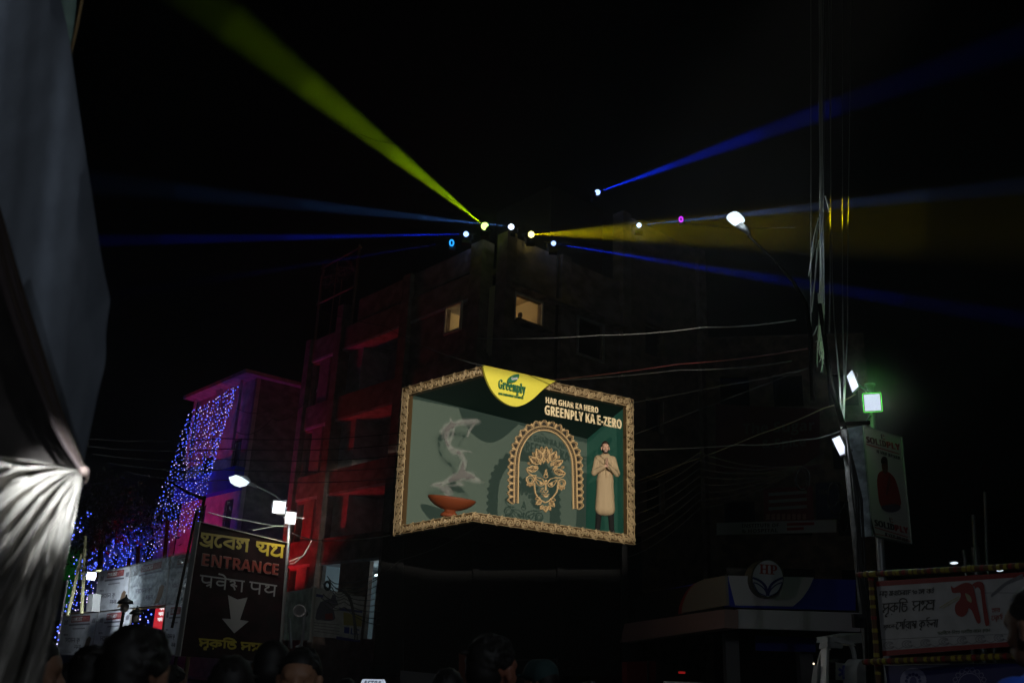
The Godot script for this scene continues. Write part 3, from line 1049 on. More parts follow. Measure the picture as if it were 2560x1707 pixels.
func display_box() -> void:
	var c := at(1192, 1110, 28.0)
	DL = plane(c, at(995, 1155, 30.3), c + Vector3.UP)
	DR = plane(c, at(1585, 1180, 30.7), c + Vector3.UP)
	var d := at(1468, 1215, 36.0)
	BW = plane(at(1012, 1150, 30.5), d, d + Vector3.UP)
	var sw := plane(d, at(1567, 1175, 30.85), d + Vector3.UP)
	var t := thing("corner_display", "large corner display like a green room behind an ornate gilded frame", "display", c)
	var green := glow_wall("display_back_added_glow", Color(0.07, 0.088, 0.066), Color(.024, .037, .027))
	var gold := mat("gilt_scroll", Color(0.64, 0.47, 0.26), 0.45, 0.1)
	var base := mat("gilt_base", Color(0.11, 0.062, 0.02), 0.6, 0.1)
	var teal := glow_wall("display_side_added_glow", Color(0.06, 0.17, 0.12), Color(.006, .031, .02))
	var deep := glow_wall("display_top_added_glow", Color(0.012, 0.04, 0.03), Color(.0003, .0018, .0013))
	var lo := v2(LO)
	var li := v2(LI)
	var ro := v2(RO)
	var ri := v2(RI)
	# room: back wall, side wall, ceiling, floor, each with thickness
	var at_ := hit(Vector2(1022, 986), BW)
	var ab := hit(Vector2(1003, 1316), BW)
	var ct := hit(ri[0], DR, -0.1)
	var cb := hit(ri[3], DR, -0.1)
	var bt := hit(ri[1], sw)
	var bb := hit(ri[2] + Vector2(0, 3), sw)
	var dt := hit(Vector2(1468, 1098), BW)
	dt.y = (at_.y + bt.y) / 2
	var db := Vector3(dt.x, (ab.y + bb.y) / 2 - 0.1, dt.z)
	var st := begin()
	var n: Vector3 = BW[1]
	for q in [[at_, dt, db, ab, n], [dt, bt, bb, db, sw[1]]]:
		st = begin()
		var k: Vector3 = -q[4] * 0.12
		quad(st, q[0], q[1], q[2], q[3])
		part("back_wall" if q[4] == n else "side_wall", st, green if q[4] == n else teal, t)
		st = begin()
		var kk: Vector3 = k * 0.04
		quad(st, q[0] + k, q[3] + k, q[2] + k, q[1] + k)
		quad(st, q[0] + kk, q[1] + kk, q[2] + kk, q[3] + kk)
		for e in 4: quad(st, q[e] + kk, q[(e + 1) % 4] + kk, q[(e + 1) % 4] + k, q[e] + k)
		part("casing", st, mat("black_casing", Color(0.006, 0.006, 0.006), 0.9), t)
	for q in [[at_, ct, bt, dt, Vector3.UP * 0.12, "ceiling"], [ab, cb, bb, db, Vector3.DOWN * 0.12, "floor"]]:
		st = begin()
		tri(st, q[0], q[1], q[3]); tri(st, q[1], q[2], q[3])
		tri(st, q[0] + q[4], q[3] + q[4], q[1] + q[4]); tri(st, q[1] + q[4], q[3] + q[4], q[2] + q[4])
		for e in 4: quad(st, q[e], q[(e + 1) % 4], q[(e + 1) % 4] + q[4], q[e] + q[4])
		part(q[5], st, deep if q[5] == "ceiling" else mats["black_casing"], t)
	# frame rails, mitred
	for f in [[lo, li, DL, [0, 2, 3]], [ro, ri, DR, [0, 1, 2]]]:
		for e in f[3]:
			var a: int = e
			var b: int = (e + 1) % 4
			st = begin()
			slab(st, [f[0][a], f[0][b], f[1][b], f[1][a]], f[2], 0.0, 0.2)
			part("frame_rail", st, base, t)
	# scrolls: one raised spiral after another along each rail
	for r in [[lo[0], lo[1], li[0], li[1], DL, 14], [lo[3], lo[2], li[3], li[2], DL, 14], [lo[0], lo[3], li[0], li[3], DL, 17], [Vector2(1374, 953), ro[1], Vector2(1366, 973), ri[1], DR, 12], [ro[3], ro[2], ri[3], ri[2], DR, 23], [ro[1], ro[2], ri[1], ri[2], DR, 18]]:
		scrolls(t, r[0], r[1], r[2], r[3], r[4], r[5], gold)
	# yellow drop-shaped plate with the maker's mark
	var y := thing("yellow_plate", "bright yellow drop-shaped plate with a green mark on the display's top edge", "sign plate", hit(Vector2(1280, 960), DR))
	st = begin()
	var drop := v2([1203, 915]) + smooth(v2([1384, 954.5, 1362, 968, 1345, 983, 1328, 999, 1308, 1012, 1289, 1018, 1270, 1016, 1250, 1005, 1232, 988, 1218, 966, 1208, 940, 1203, 916]), 4)
	drop.pop_back()
	slab(st, drop, DR, 0.14, 0.1)
	var ym := mat("yellow_plate", Color(0.85, 0.74, 0.07), 0.6)
	part("plate", st, ym, y)
	var gm := mat("logo_green", Color(0.02, 0.16, 0.07), 0.5)
	letters(y, "lettering", "Greenply", Vector2(1240, 950), Vector2(1307, 965), Vector2(1239, 981), DR, 0.22, 0.06, gm, true, true, "Droid Serif")
	letters(y, "lettering", "HAR ZAROORAT KA REPLY", Vector2(1240, 984), Vector2(1302, 996), Vector2(1240, 989), DR, 0.2, 0.04, gm)
	st = begin()
	slab(st, smooth(v2([1261, 960, 1264, 949, 1274, 942, 1288, 939, 1289, 946, 1284, 955, 1274, 960]), 3, true), DR, 0.24, 0.07)
	part("leaf", st, gm, y)
	letters(y, "lettering", "Green", Vector2(1269, 948), Vector2(1284, 946), Vector2(1270, 955), DR, 0.26, 0.02, mat("logo_white", Color(0.8, 0.8, 0.8), 0.5), true, false, "Droid Serif")
	# slogan
	var cream := mat("cream_letter", Color(0.95, 0.76, 0.46), 0.5)
	var pl := back(DR, 0.15)
	var s := thing("small_slogan", "cream raised letters HAR GHAR KA HERO, the upper line of the slogan", "lettering", hit(Vector2(1430, 1012), pl))
	letters(s, "letter", "HAR GHAR KA HERO", Vector2(1365, 992), Vector2(1496, 1018), Vector2(1365, 1007), pl, 0.0, 0.04, cream, true, true)
	s = thing("large_slogan", "large cream raised letters GREENPLY KA E-ZERO, the lower line of the slogan", "lettering", hit(Vector2(1458, 1042), pl))
	letters(s, "letter", "GREENPLY KA E-ZERO", Vector2(1363, 1012), Vector2(1554, 1049), Vector2(1363, 1036), pl, 0.0, 0.05, cream, true, true)
	arch()
	goddess_mask()
	bowl_and_smoke()

func glow_wall(called: String, col: Color, lit: Color) -> StandardMaterial3D:    # screen light: even glow added to the box walls to lift their shadows
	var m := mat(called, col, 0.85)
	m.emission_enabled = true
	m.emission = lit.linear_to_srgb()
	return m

func scrolls(t: Node3D, o0: Vector2, o1: Vector2, i0: Vector2, i1: Vector2, pl: Array, n: int, m: Material) -> void:
	for i in n:
		var f0 := float(i) / n
		var f1 := float(i + 1) / n
		var fc := (f0 + f1) / 2
		var oc := o0.lerp(o1, fc)
		var ic := i0.lerp(i1, fc)
		var c := oc.lerp(ic, 0.5)
		var u := (o0.lerp(o1, f1) - o0.lerp(o1, f0)) * 0.5       # half a pitch along
		var v := (ic - oc) * 0.5                                 # half the rail across
		var st := begin()
		var flip := 1.0 if i % 2 == 0 else -1.0
		var p := []
		for k in 19:
			var a := TAU * 1.75 * k / 18.0
			var r := lerpf(0.8, 0.1, k / 18.0)
			p.append(c + u * cos(a) * r * 1.1 + v * sin(a) * r * flip * 0.95)
		rib(st, p, u.length() * 0.24, pl, 0.05, 0.05)
		# link to the next spiral and feathered leaves
		var q := [c + u * 0.88, c + u * 1.05 - v * 0.45 * flip, c + u * 1.35 - v * 0.8 * flip]
		rib(st, q, u.length() * 0.2, pl, 0.045, 0.045)
		for k in 3:
			var b := c - u * 0.75 + v * flip * (0.35 + 0.18 * k)
			rib(st, [b - u * (0.1 * k), b + u * 0.2 + v * 0.28 * flip, b + u * (0.45 + 0.1 * k) + v * 0.42 * flip], u.length() * 0.13, pl, 0.04 + 0.002 * k, 0.04)
		part("scroll", st, m, t)
	var edge := begin()
	rib(edge, [o0.lerp(i0, 0.05), o1.lerp(i1, 0.05)], 1.2, pl, 0.035, 0.035)
	rib(edge, [o0.lerp(i0, 0.95), o1.lerp(i1, 0.95)], 1.2, pl, 0.035, 0.035)
	part("bead_edge", edge, m, t)

func along(p: Array, f: float) -> Array:       # point and outward normal at the share f of a path
	var total := 0.0
	for i in p.size() - 1: total += p[i].distance_to(p[i + 1])
	var want := total * f
	for i in p.size() - 1:
		var l: float = p[i].distance_to(p[i + 1])
		if want <= l or i == p.size() - 2:
			var dir: Vector2 = (p[i + 1] - p[i]).normalized()
			return [p[i].lerp(p[i + 1], clampf(want / l, 0, 1)), Vector2(dir.y, -dir.x)]
		want -= l
	return []

func offset_path(p: Array, by: float) -> Array:
	return sides_of(p, -by * 2, -by * 2, false)[0]

func arch() -> void:
	var pl := back(DR, 0.75)
	var gold := mat("cut_gold", Color(0.64, 0.43, 0.21), 0.5)
	var dark := mat("arch_black", Color(0.02, 0.015, 0.008), 0.6)
	var path := v2([1290, 1258, 1290.5, 1205]) + smooth(v2([1291, 1165, 1294, 1137, 1302, 1113, 1315, 1092, 1331, 1078, 1347, 1072, 1362, 1071, 1380, 1075, 1398, 1085, 1415, 1103, 1427, 1124, 1434, 1147, 1436, 1172]), 3) + v2([1437, 1220, 1438, 1272])
	var t := thing("petal_arch", "gold arch edged with petals and pearl beads, round the mask", "ornament", hit(Vector2(1362, 1160), pl))
	var st := begin()
	rib(st, path, 6.5, pl, 0.0, 0.03)
	part("bead_channel", st, dark, t)
	for q in [[4.5, 3.2], [-4.6, 2.2]]:
		st = begin()
		rib(st, offset_path(path, q[0]), q[1], pl, 0.04, 0.06)
		part("arch_band", st, gold, t)
	st = begin()
	for i in 110:
		var a := along(path, (i + .5) / 110.0)
		var c: Vector2 = a[0]
		slab(st, circle(c, 0.9, 6), pl, 0.02, 0.03)
	part("pearl", st, gold, t, "stuff")
	# petals along the outside
	for i in 28:
		var a := along(path, (i + .5) / 28.0)
		var o: Vector2 = a[1]
		var u := Vector2(-o.y, o.x)
		var c: Vector2 = a[0] + o * 6.0
		st = begin()
		var h := 15.0
		var lens_ := [c - u * 9.2, c - u * 9.4 + o * h * .3, c - u * 5.5 + o * h * .72, c + o * h, c + u * 5.5 + o * h * .72, c + u * 9.4 + o * h * .3, c + u * 9.2]
		rib(st, smooth(lens_, 3), 1.8, pl, 0.03, 0.05)
		var inn := [c - u * 6.2 + o * 1.2, c - u * 6.2 + o * h * .3, c - u * 3.6 + o * h * .58, c + o * h * .76, c + u * 3.6 + o * h * .58, c + u * 6.2 + o * h * .3, c + u * 6.2 + o * 1.2]
		rib(st, smooth(inn, 2, true), 0.8, pl, 0.01, 0.03, true)
		part("petal", st, gold, t)
		st = begin()
		var infill := [c - u * 8.6, c - u * 8.8 + o * h * .3, c - u * 5.2 + o * h * .7, c + o * h * .92, c + u * 5.2 + o * h * .7, c + u * 8.8 + o * h * .3, c + u * 8.6]
		slab(st, infill, pl, -0.005, 0.02)
		part("petal_infill", st, dark, t)
		if i < 27:
			a = along(path, (i + 1.0) / 28.0)
			o = a[1]
			u = Vector2(-o.y, o.x)
			c = a[0] + o * 9.0
			st = begin()
			slab(st, [c, c - u * 2.6 + o * 4.5, c + o * 10.5, c + u * 2.6 + o * 4.5], pl, 0.035, 0.05)
			rib(st, [c - o * 2.5, c], 1.4, pl, 0.025, 0.04)
			part("leaf_bud", st, gold, t)

func goddess_mask() -> void:
	var pl := back(DR, 0.7)
	var gold: Material = mats["cut_gold"]
	var t := thing("face_ornament", "gold openwork face with almond eyes and a petal crown, under the arch", "ornament", hit(Vector2(1365, 1180), pl))
	var Z := func(l: Array) -> Array: return zz(l, 1220, 1060, 6.819)
	var bar := func(called: String, l: Array, w: float, closed := false, w1 := -1.0, n := 4, lift := 0.0) -> void:
		var st := begin()
		rib(st, smooth(Z.call(l), n, closed), w * .82, pl, lift, 0.05, closed, w1 * .82)
		part(called, st, gold, t)
	var fill := func(called: String, l: Array, lift := 0.01) -> void:
		var st := begin()
		slab(st, smooth(Z.call(l), 3, true), pl, lift, 0.05)
		part(called, st, gold, t)
	bar.call("cheek_line", [800, 1000, 803, 1090, 822, 1190, 870, 1255, 930, 1310, 985, 1338], 3.0, false, 4.2)
	bar.call("cheek_line", [1195, 1030, 1185, 1130, 1150, 1200, 1090, 1262, 1035, 1312, 985, 1338], 3.0, false, 4.2, 4, 0.004)
	bar.call("eyebrow", [797, 885, 850, 912, 920, 930, 955, 970, 968, 1035], 2.0, false, 3.0)
	bar.call("eyebrow", [1208, 922, 1130, 918, 1068, 938, 1033, 980, 1018, 1020], 2.0, false, 3.0)
	bar.call("eye_line", [806, 905, 850, 960, 905, 980, 952, 1028, 905, 1052, 852, 1026, 820, 965], 2.2, true)
	bar.call("eye_line", [1185, 945, 1135, 975, 1075, 1000, 1030, 1040, 1060, 1068, 1112, 1060, 1155, 1005], 2.2, true)
	fill.call("pupil", [880, 985, 905, 978, 930, 1005, 920, 1032, 893, 1030])
	fill.call("pupil", [1060, 1005, 1085, 1000, 1105, 1020, 1095, 1048, 1065, 1045])
	bar.call("nose_line", [990, 990, 990, 1060, 988, 1135], 3.2, false, 4.0)
	bar.call("nostril", [952, 1128, 958, 1160, 990, 1172, 1018, 1158, 1024, 1130], 2.2)
	bar.call("nose_ring", [905, 1100, 930, 1088, 945, 1095, 905, 1130, 910, 1155, 935, 1165], 1.5)
	fill.call("forehead_dot", [975, 955, 1000, 952, 1006, 975, 990, 990, 974, 976])
	bar.call("lip_line", [925, 1190, 955, 1203, 988, 1196, 1018, 1206, 1052, 1192], 1.8)
	fill.call("lip", [943, 1212, 985, 1220, 1030, 1213, 1015, 1240, 982, 1250, 955, 1238])
	bar.call("forehead_drop", [995, 770, 1012, 840, 1024, 890, 990, 920, 956, 890, 978, 840], 1.8, true, -1.0, 3)
	fill.call("drop_bead", [980, 858, 993, 842, 1006, 860, 992, 876])
	# crown: five big petals with smaller ones between and behind
	for q in [[1000, 385, 1000, 610, 118], [832, 420, 915, 612, 118], [1168, 462, 1082, 628, 118], [706, 550, 880, 680, 112], [1282, 622, 1118, 705, 108], [657, 758, 850, 770, 108], [1328, 842, 1130, 800, 104]]:
		petal("crown_petal", q, pl, 2.4, t, true)
	for q in [[955, 665, 950, 560, 52], [1030, 665, 1038, 565, 52], [905, 690, 875, 600, 46], [1080, 715, 1120, 640, 46], [865, 755, 790, 715, 46], [1110, 775, 1185, 735, 44]]:
		petal("crown_bud", q, pl, 1.9, t, false)
	for q in [[915, 385, 930, 470, 50], [1085, 410, 1065, 490, 50], [765, 480, 810, 545, 44], [1222, 535, 1190, 590, 44], [680, 650, 740, 690, 44], [1305, 722, 1260, 750, 44]]:
		petal("back_leaf", q, back(pl, 0.12), 1.0, t, false)
	bar.call("hair_line", [665, 770, 700, 835, 760, 868, 830, 872], 2.6)
	bar.call("hair_line", [1320, 850, 1275, 900, 1210, 915, 1150, 905], 2.6)
	# ear rings and their hanging flowers
	for q in [[722, 945, 66], [1258, 1005, 62]]:
		var st := begin()
		var c := Vector2(1220 + q[0] / 6.819, 1060 + q[1] / 6.819)
		rib(st, circle(c, q[2] / 6.819, 18), 2.8, pl, 0.02, 0.05, true)
		rib(st, circle(c + Vector2(0, 1), q[2] / 6.819 * .55, 12), 1.2, pl, 0.01, 0.04, true)
		part("ear_ring", st, gold, t)
		for k in 3:
			petal("ear_petal", [q[0] + (k - 1) * 48, q[1] + 125 - absf(k - 1) * 22, q[0] + (k - 1) * 22, q[1] + 58, 42], pl, 1.1, t, false)
	# necklace petals
	for q in [[988, 1500, 988, 1395, 78], [826, 1372, 915, 1300, 80], [1140, 1410, 1060, 1320, 80], [905, 1455, 940, 1385, 52], [1070, 1470, 1035, 1395, 52]]:
		petal("necklace_petal", q, pl, 1.8, t, true)
	bar.call("collar", [815, 1275, 850, 1240, 895, 1265, 870, 1290], 2.0, true, -1.0, 2)
	bar.call("collar", [1155, 1298, 1120, 1262, 1080, 1290, 1110, 1312], 2.0, true, -1.0, 2)

func petal(called: String, q: Array, pl: Array, w: float, t: Node3D, rich: bool) -> void:   # tip, foot, width in the measured crop
	var tip := Vector2(q[0], q[1])
	var foot := Vector2(q[2], q[3])
	var o := tip - foot
	var u: Vector2 = o.orthogonal().normalized() * q[4] * 0.5
	var out := func(s: float) -> Array:
		var c := foot.lerp(tip, 0.45)
		var l := []
		for p in [foot, foot + o * .22 + u * .75, foot + o * .5 + u, foot + o * .78 + u * .5, tip, foot + o * .78 - u * .5, foot + o * .5 - u, foot + o * .22 - u * .75]:
			var m: Vector2 = c + (p - c) * s
			l.append(Vector2(1220 + m.x / 6.819, 1060 + m.y / 6.819))
		return l
	var st := begin()
	rib(st, out.call(1.0), w, pl, 0.0, 0.05, true)
	if rich:
		rib(st, out.call(0.62), w * 0.42, pl, -0.02, 0.03, true)
		rib(st, out.call(0.34), w * 0.4, pl, -0.02, 0.03, true)
		var c: Array = out.call(0.8)
		rib(st, [c[2], c[3].lerp(c[4], .4)], w * .7, pl, -0.01, 0.03)
		rib(st, [c[6], c[5].lerp(c[4], .4)], w * .7, pl, -0.014, 0.03)
	else:
		rib(st, out.call(0.45), w * 0.5, pl, -0.01, 0.03, true)
	part(called, st, mats["cut_gold"], t)
	if rich or called == "back_leaf":
		st = begin()
		slab(st, out.call(0.94), pl, -0.035, 0.02)
		part("petal_infill", st, mats["arch_black"], t)

func bowl_and_smoke() -> void:
	var c := at(1129, 1250, 30.0)
	var t := thing("clay_bowl", "terracotta oil bowl standing in the corner display", "bowl", c)
	var b := Transform3D(Basis(Vector3.BACK, deg_to_rad(-5.0)) * Basis(Vector3.RIGHT, deg_to_rad(2)).scaled(Vector3(1.02, .74, .62)), c)
	var clay := mat("terracotta", Color(0.21, 0.04, 0.006), 0.7)
	var st := begin()
	lathe(st, v2([0.0, -0.56, 0.2, -0.56, 0.17, -0.46, 0.3, -0.42, 0.52, -0.3, 0.68, -0.14, 0.77, 0.0, 0.785, 0.06, 0.76, 0.085, 0.72, 0.05, 0.6, -0.1, 0.3, -0.3, 0.0, -0.34]), b, 40)
	part("bowl_body", st, clay, t)
	st = begin()
	lathe(st, v2([0.0, -0.56, 0.22, -0.56, 0.3, -0.66, 0.28, -0.74, 0.0, -0.74]), b, 24)
	part("foot", st, clay, t)
	var s := thing("smoke_plume", "pale smoke curling up from the terracotta bowl", "smoke", c)
	var runs := [
		[[480, 1085, 20], [470, 1050, 18], [430, 1025, 13], [372, 1002, 13], [450, 985, 12], [510, 960, 14], [560, 935, 24], [600, 925, 24], [660, 945, 20], [705, 965, 12]],
		[[575, 925, 22], [588, 880, 14], [598, 845, 13], [592, 800, 12], [560, 760, 14], [510, 735, 15], [478, 690, 15], [468, 640, 15], [480, 590, 18], [500, 560, 16]],
		[[535, 760, 8], [600, 745, 7], [660, 755, 5]],
		[[490, 690, 10], [520, 600, 10], [515, 545, 10], [505, 515, 8]],
		[[440, 600, 10], [480, 560, 18], [560, 535, 20], [640, 525, 20], [680, 520, 16]],
		[[685, 520, 9], [665, 560, 8], [640, 600, 7], [630, 630, 6]],
		[[560, 990, 7], [580, 1000, 8], [470, 1010, 8], [510, 1045, 7]],
	]
	var m := mat("smoke_white", Color(0.9, 0.86, 0.82), 1.0)
	m.transparency = BaseMaterial3D.TRANSPARENCY_ALPHA
	m.albedo_color.a = 0.022
	m.metallic_specular = 0.0
	var sp := vplane(1040, 30.15, 1240, 30.6)
	for run in runs:
		st = begin()
		for i in run.size() - 1:
			for k in 9:
				var f := (k + rng.randf()) / 9.0
				var a := Vector2(run[i][0], run[i][1]).lerp(Vector2(run[i + 1][0], run[i + 1][1]), f)
				var r := lerpf(run[i][2], run[i + 1][2], f) / 3.0147
				a += Vector2(rng.randfn(0, 1), rng.randfn(0, 1)) * r * 1.5
				var o := hit(Vector2(960 + a.x / 3.0147, 880 + a.y / 3.0147), sp, rng.randfn(0, .04))
				var d := Vector3(run[i + 1][0] - run[i][0], run[i][1] - run[i + 1][1], rng.randf_range(-8, 8)).normalized()
				var x := d.cross(Vector3.BACK).normalized()
				var w := r * 36.0 / 2300.0 * rng.randf_range(.5, 1.9)
				puff(st, o, Basis(x * w * .8, d * w * 2.0, x.cross(d) * w * .8))
		part("smoke_wisp", st, m, s, "stuff")

func puff(st: SurfaceTool, o: Vector3, b: Basis) -> void:
	var prof := []
	for i in 6: prof.append(Vector2(sin(PI * i / 5.0), -cos(PI * i / 5.0)))
	lathe(st, prof, Transform3D(b, o), 8)

# unseen spotlight added to light the display, masked by plates cut to its outline
func added_key_light() -> void:
	var p := Vector3(5.4, 10.6, -3.0)
	var t := thing("added_mast_light", "unseen spotlight added on a mast to light the corner display, with mask plates", "floodlight", p)
	var st := begin()
	tube(st, [Vector3(p.x, 0, p.z + 0.3), p + Vector3(0, -0.2, 0.3)], 0.09, 0.06, 8)
	part("mast", st, mat("galvanised", Color(0.35, 0.36, 0.37), 0.45, 0.7), t)
	var aim := hit(Vector2(1290, 1140), DR)
	var z := (p - aim).normalized()
	var x := Vector3.UP.cross(z).normalized()
	var y := z.cross(x)
	st = begin()
	bx(st, p + z * 0.2, Vector3(0.4, 0.4, 0.3), Basis(x, y, z))
	part("housing", st, mats["lamp_housing"], t)
	st = begin()
	bx(st, p + z * 0.03, Vector3(0.12, 0.12, 0.02), Basis(x, y, z))
	part("lamp_face", st, glow("key_face", Color(1, .95, .85), 4.0), t)
	# mask added to keep spill off the building: a plate 1 m ahead whose opening is the display as seen from the lamp
	var hole := []
	for q in [[Vector2(1005, 969), DL], [Vector2(1202, 914), DR], [Vector2(1585, 996), DR], [Vector2(1588, 1364), DR], [Vector2(1181, 1305), DR], [Vector2(981, 1340), DL]]:
		var w := hit(q[0], q[1]) - p
		w *= 1.0 / w.dot(-z)
		hole.append(Vector2(w.dot(x), w.dot(y)))
	var big := [Vector2(-.9, .9), Vector2(0, .9), Vector2(.9, .9), Vector2(.9, -.9), Vector2(0, -.9), Vector2(-.9, -.9)]
	for i in 6:
		st = begin()
		var j := (i + 1) % 6
		var f := []
		for q in [hole[i], hole[j], big[j], big[i]]: f.append(p - z + x * q.x + y * q.y)
		quad(st, f[0], f[1], f[2], f[3])
		quad(st, f[0] - z * .01, f[3] - z * .01, f[2] - z * .01, f[1] - z * .01)
		part("light_mask_plate", st, mat("mask_black", Color(0.002, 0.002, 0.002), 0.95), t)
	spot(p, aim, 24, Color(1.0, 0.93, 0.8), 640, t, 0.1, 0.015)
	# unseen fill lamp added behind the viewer
	var b := Vector3(3.6, 5.2, 3.2)
	t = thing("fill_globe_lamp", "unseen globe lamp added behind the viewer as fill light", "street lamp", b)
	st = begin()
	ball(st, b, .16, 14)
	part("globe", st, glow("fill_globe_glass", Color(.85, .93, 1), 2.0), t)
	st = begin()
	tube(st, [Vector3(b.x, 0, b.z), b - Vector3(0, .15, 0)], .06, .04, 8)
	part("post", st, mats["galvanised"], t)
	omni(b, Color(.84, .92, 1), 5.0, t, .15)
	b = Vector3(-.6, 4.6, 3.6)  # second fill lamp, added out of view for the grey cloth
	t = thing("fill_globe_lamp", "smaller unseen globe lamp added behind the viewer as fill for the tent cloth", "street lamp", b)
	st = begin()
	ball(st, b, .12, 14)
	part("globe", st, mats["fill_globe_glass"], t)
	st = begin()
	tube(st, [Vector3(b.x, 0, b.z), b - Vector3(0, .11, 0)], .05, .035, 8)
	part("post", st, mats["galvanised"], t)
	omni(b, Color(.78, .88, 1), 1.7, t, .12)

# a person of flesh: arms, garments and hair as children
func arm_bones(s: float, sh: Vector3, el: Vector3, wr: Vector3) -> Array:
	return [[sh, el, .05, .04], [el, wr, .038, .027]]

func hand(palm: Vector3, dir: Vector3, out: Vector3, side: Vector3, curl: float) -> ArrayMesh:    # dir: fingertips, out: back of the hand, side: thumb's side
	var b := []
	b.append([palm + side * .016, palm + dir * .06 + side * .018, .016, .014])
	b.append([palm - side * .016, palm + dir * .055 - side * .018, .016, .013])
	var lens_ := [.068, .078, .073, .056]
	for i in 4:
		var k := palm + dir * .066 + side * (.029 - .019 * i)
		var d1 := (dir - out * curl).normalized()
		var d2 := (dir - out * curl * 2.2).normalized()
		var m: Vector3 = k + d1 * lens_[i] * .5
		b.append([k, m, .0088, .008])
		b.append([m, m + d2 * lens_[i] * .5, .008, .0068])
	var tb := palm + side * .03 + dir * .008
	var tm := tb + (side * .7 + dir * .7).normalized() * .036
	b.append([tb, tm, .012, .0095])
	b.append([tm, tm + (dir + side * .15).normalized() * .03, .0095, .0078])
	return flesh(b, .0045, .006)

func head_bones() -> Array:
	return [[Vector3(0, 1.655, -.035), Vector3(0, 1.655, .03), .088, .078], [Vector3(0, 1.61, .03), Vector3(0, 1.56, .05), .066, .05],
		[Vector3(-.03, 1.55, .055), Vector3(.03, 1.55, .055), .03, .03], [Vector3(0, 1.63, .098), Vector3(0, 1.596, .118), .009, .014],
		[Vector3(-.012, 1.593, .106), Vector3(.012, 1.593, .106), .01, .01], [Vector3(-.04, 1.655, .088), Vector3(.04, 1.655, .088), .014, .014],
		[Vector3(-.045, 1.6, .07), Vector3(-.05, 1.62, .05), .022, .02], [Vector3(.045, 1.6, .07), Vector3(.05, 1.62, .05), .022, .02],
		[Vector3(-.02, 1.567, .1), Vector3(.02, 1.567, .1), .008, .008], [Vector3(-.015, 1.557, .098), Vector3(.015, 1.557, .098), .009, .009],
		[Vector3(-.087, 1.64, -.005), Vector3(-.09, 1.6, .0), .018, .012], [Vector3(.087, 1.64, -.005), Vector3(.09, 1.6, .0), .018, .012],
		[Vector3(0, 1.58, -.02), Vector3(0, 1.43, -.03), .056, .062]]

func torso_bones(g: float) -> Array:
	return [[Vector3(-.07, 1.32, 0), Vector3(-.06, 1.1, .01), .105 + g, .095 + g], [Vector3(.07, 1.32, 0), Vector3(.06, 1.1, .01), .105 + g, .095 + g],
		[Vector3(-.15, 1.41, -.01), Vector3(.15, 1.41, -.01), .062 + g, .062 + g], [Vector3(-.07, .98, 0), Vector3(.07, .98, 0), .11 + g, .11 + g], [Vector3(-.05, 1.44, -.02), Vector3(.05, 1.44, -.02), .065 + g, .065 + g]]

func leg_bones(g: float) -> Array:
	var l := []
	for s in [-1, 1]:
		l.append([Vector3(.09 * s, .93, 0), Vector3(.1 * s, .5, .01), .085 + g, .058 + g])
		l.append([Vector3(.1 * s, .5, .01), Vector3(.105 * s, .1, -.02), .055 + g, .038 + g])
	return l

func eyes(t: Node3D, skin_dark: Color) -> void:
	for s in [-1, 1]:
		var st := begin()
		ball(st, t.position + Vector3(.033 * s, 1.632, .082), .0135, 10)
		part("eyeball", st, mat("eye_white", Color(0.6, 0.58, 0.55), 0.3), t)
		st = begin()
		ball(st, t.position + Vector3(.033 * s, 1.632, .0915), .0065, 8)
		part("iris", st, mat("eye_dark", Color(0.02, 0.012, 0.01), 0.2), t)
		st = begin()
		tube(st, [t.position + Vector3(.014 * s, 1.657, .103), t.position + Vector3(.036 * s, 1.663, .1), t.position + Vector3(.058 * s, 1.656, .086)], .005, .003, 5)
		part("eyebrow", st, hair_mat(), t)
	var st2 := begin()
	tube(st2, [t.position + Vector3(-.024, 1.562, .1), t.position + Vector3(0, 1.5605, .108), t.position + Vector3(.024, 1.562, .1)], .0045, .0045, 6)
	part("lips", st2, mat("lips", skin_dark, 0.5), t)

func hair_mesh(kind: String) -> ArrayMesh:
	var b := [[Vector3(0, 1.685, -.045), Vector3(0, 1.69, .02), .085, .072], [Vector3(0, 1.62, -.06), Vector3(0, 1.66, -.05), .08, .084], [Vector3(-.07, 1.655, -.02), Vector3(-.062, 1.69, .03), .026, .026], [Vector3(.07, 1.655, -.02), Vector3(.062, 1.69, .03), .026, .026]]
	var r := RandomNumberGenerator.new()
	r.seed = kind.hash()
	if kind != "cropped":
		var n := 190 if kind == "curly" else 80
		for i in n:
			var a := r.randf() * TAU
			var e := r.randf_range(-.15, 1.45)
			var d := Vector3(cos(a) * cos(e), sin(e), sin(a) * cos(e))
			if d.z > .75 and d.y < .4: continue
			if d.z > .2 and d.y < .25: continue
			var c := Vector3(0, 1.665, -.02) + Vector3(d.x * .088, d.y * .098, d.z * .098)
			var v := Vector3(r.randfn(0, .012), r.randfn(0, .008), r.randfn(0, .012))
			b.append([c, c + v, .013 if kind == "curly" else .009, .009 if kind == "curly" else .005])
	return flesh(b, .007, .012)

func hair_mat() -> StandardMaterial3D:
	var m := mat("hair_black", Color(0.01, 0.008, 0.007), 0.6)
	m.metallic_specular = 0.45
	return m

var mesh_cache := {}
func cached(key: String, f: Callable) -> ArrayMesh:
	if not mesh_cache.has(key): mesh_cache[key] = f.call()
	return mesh_cache[key]

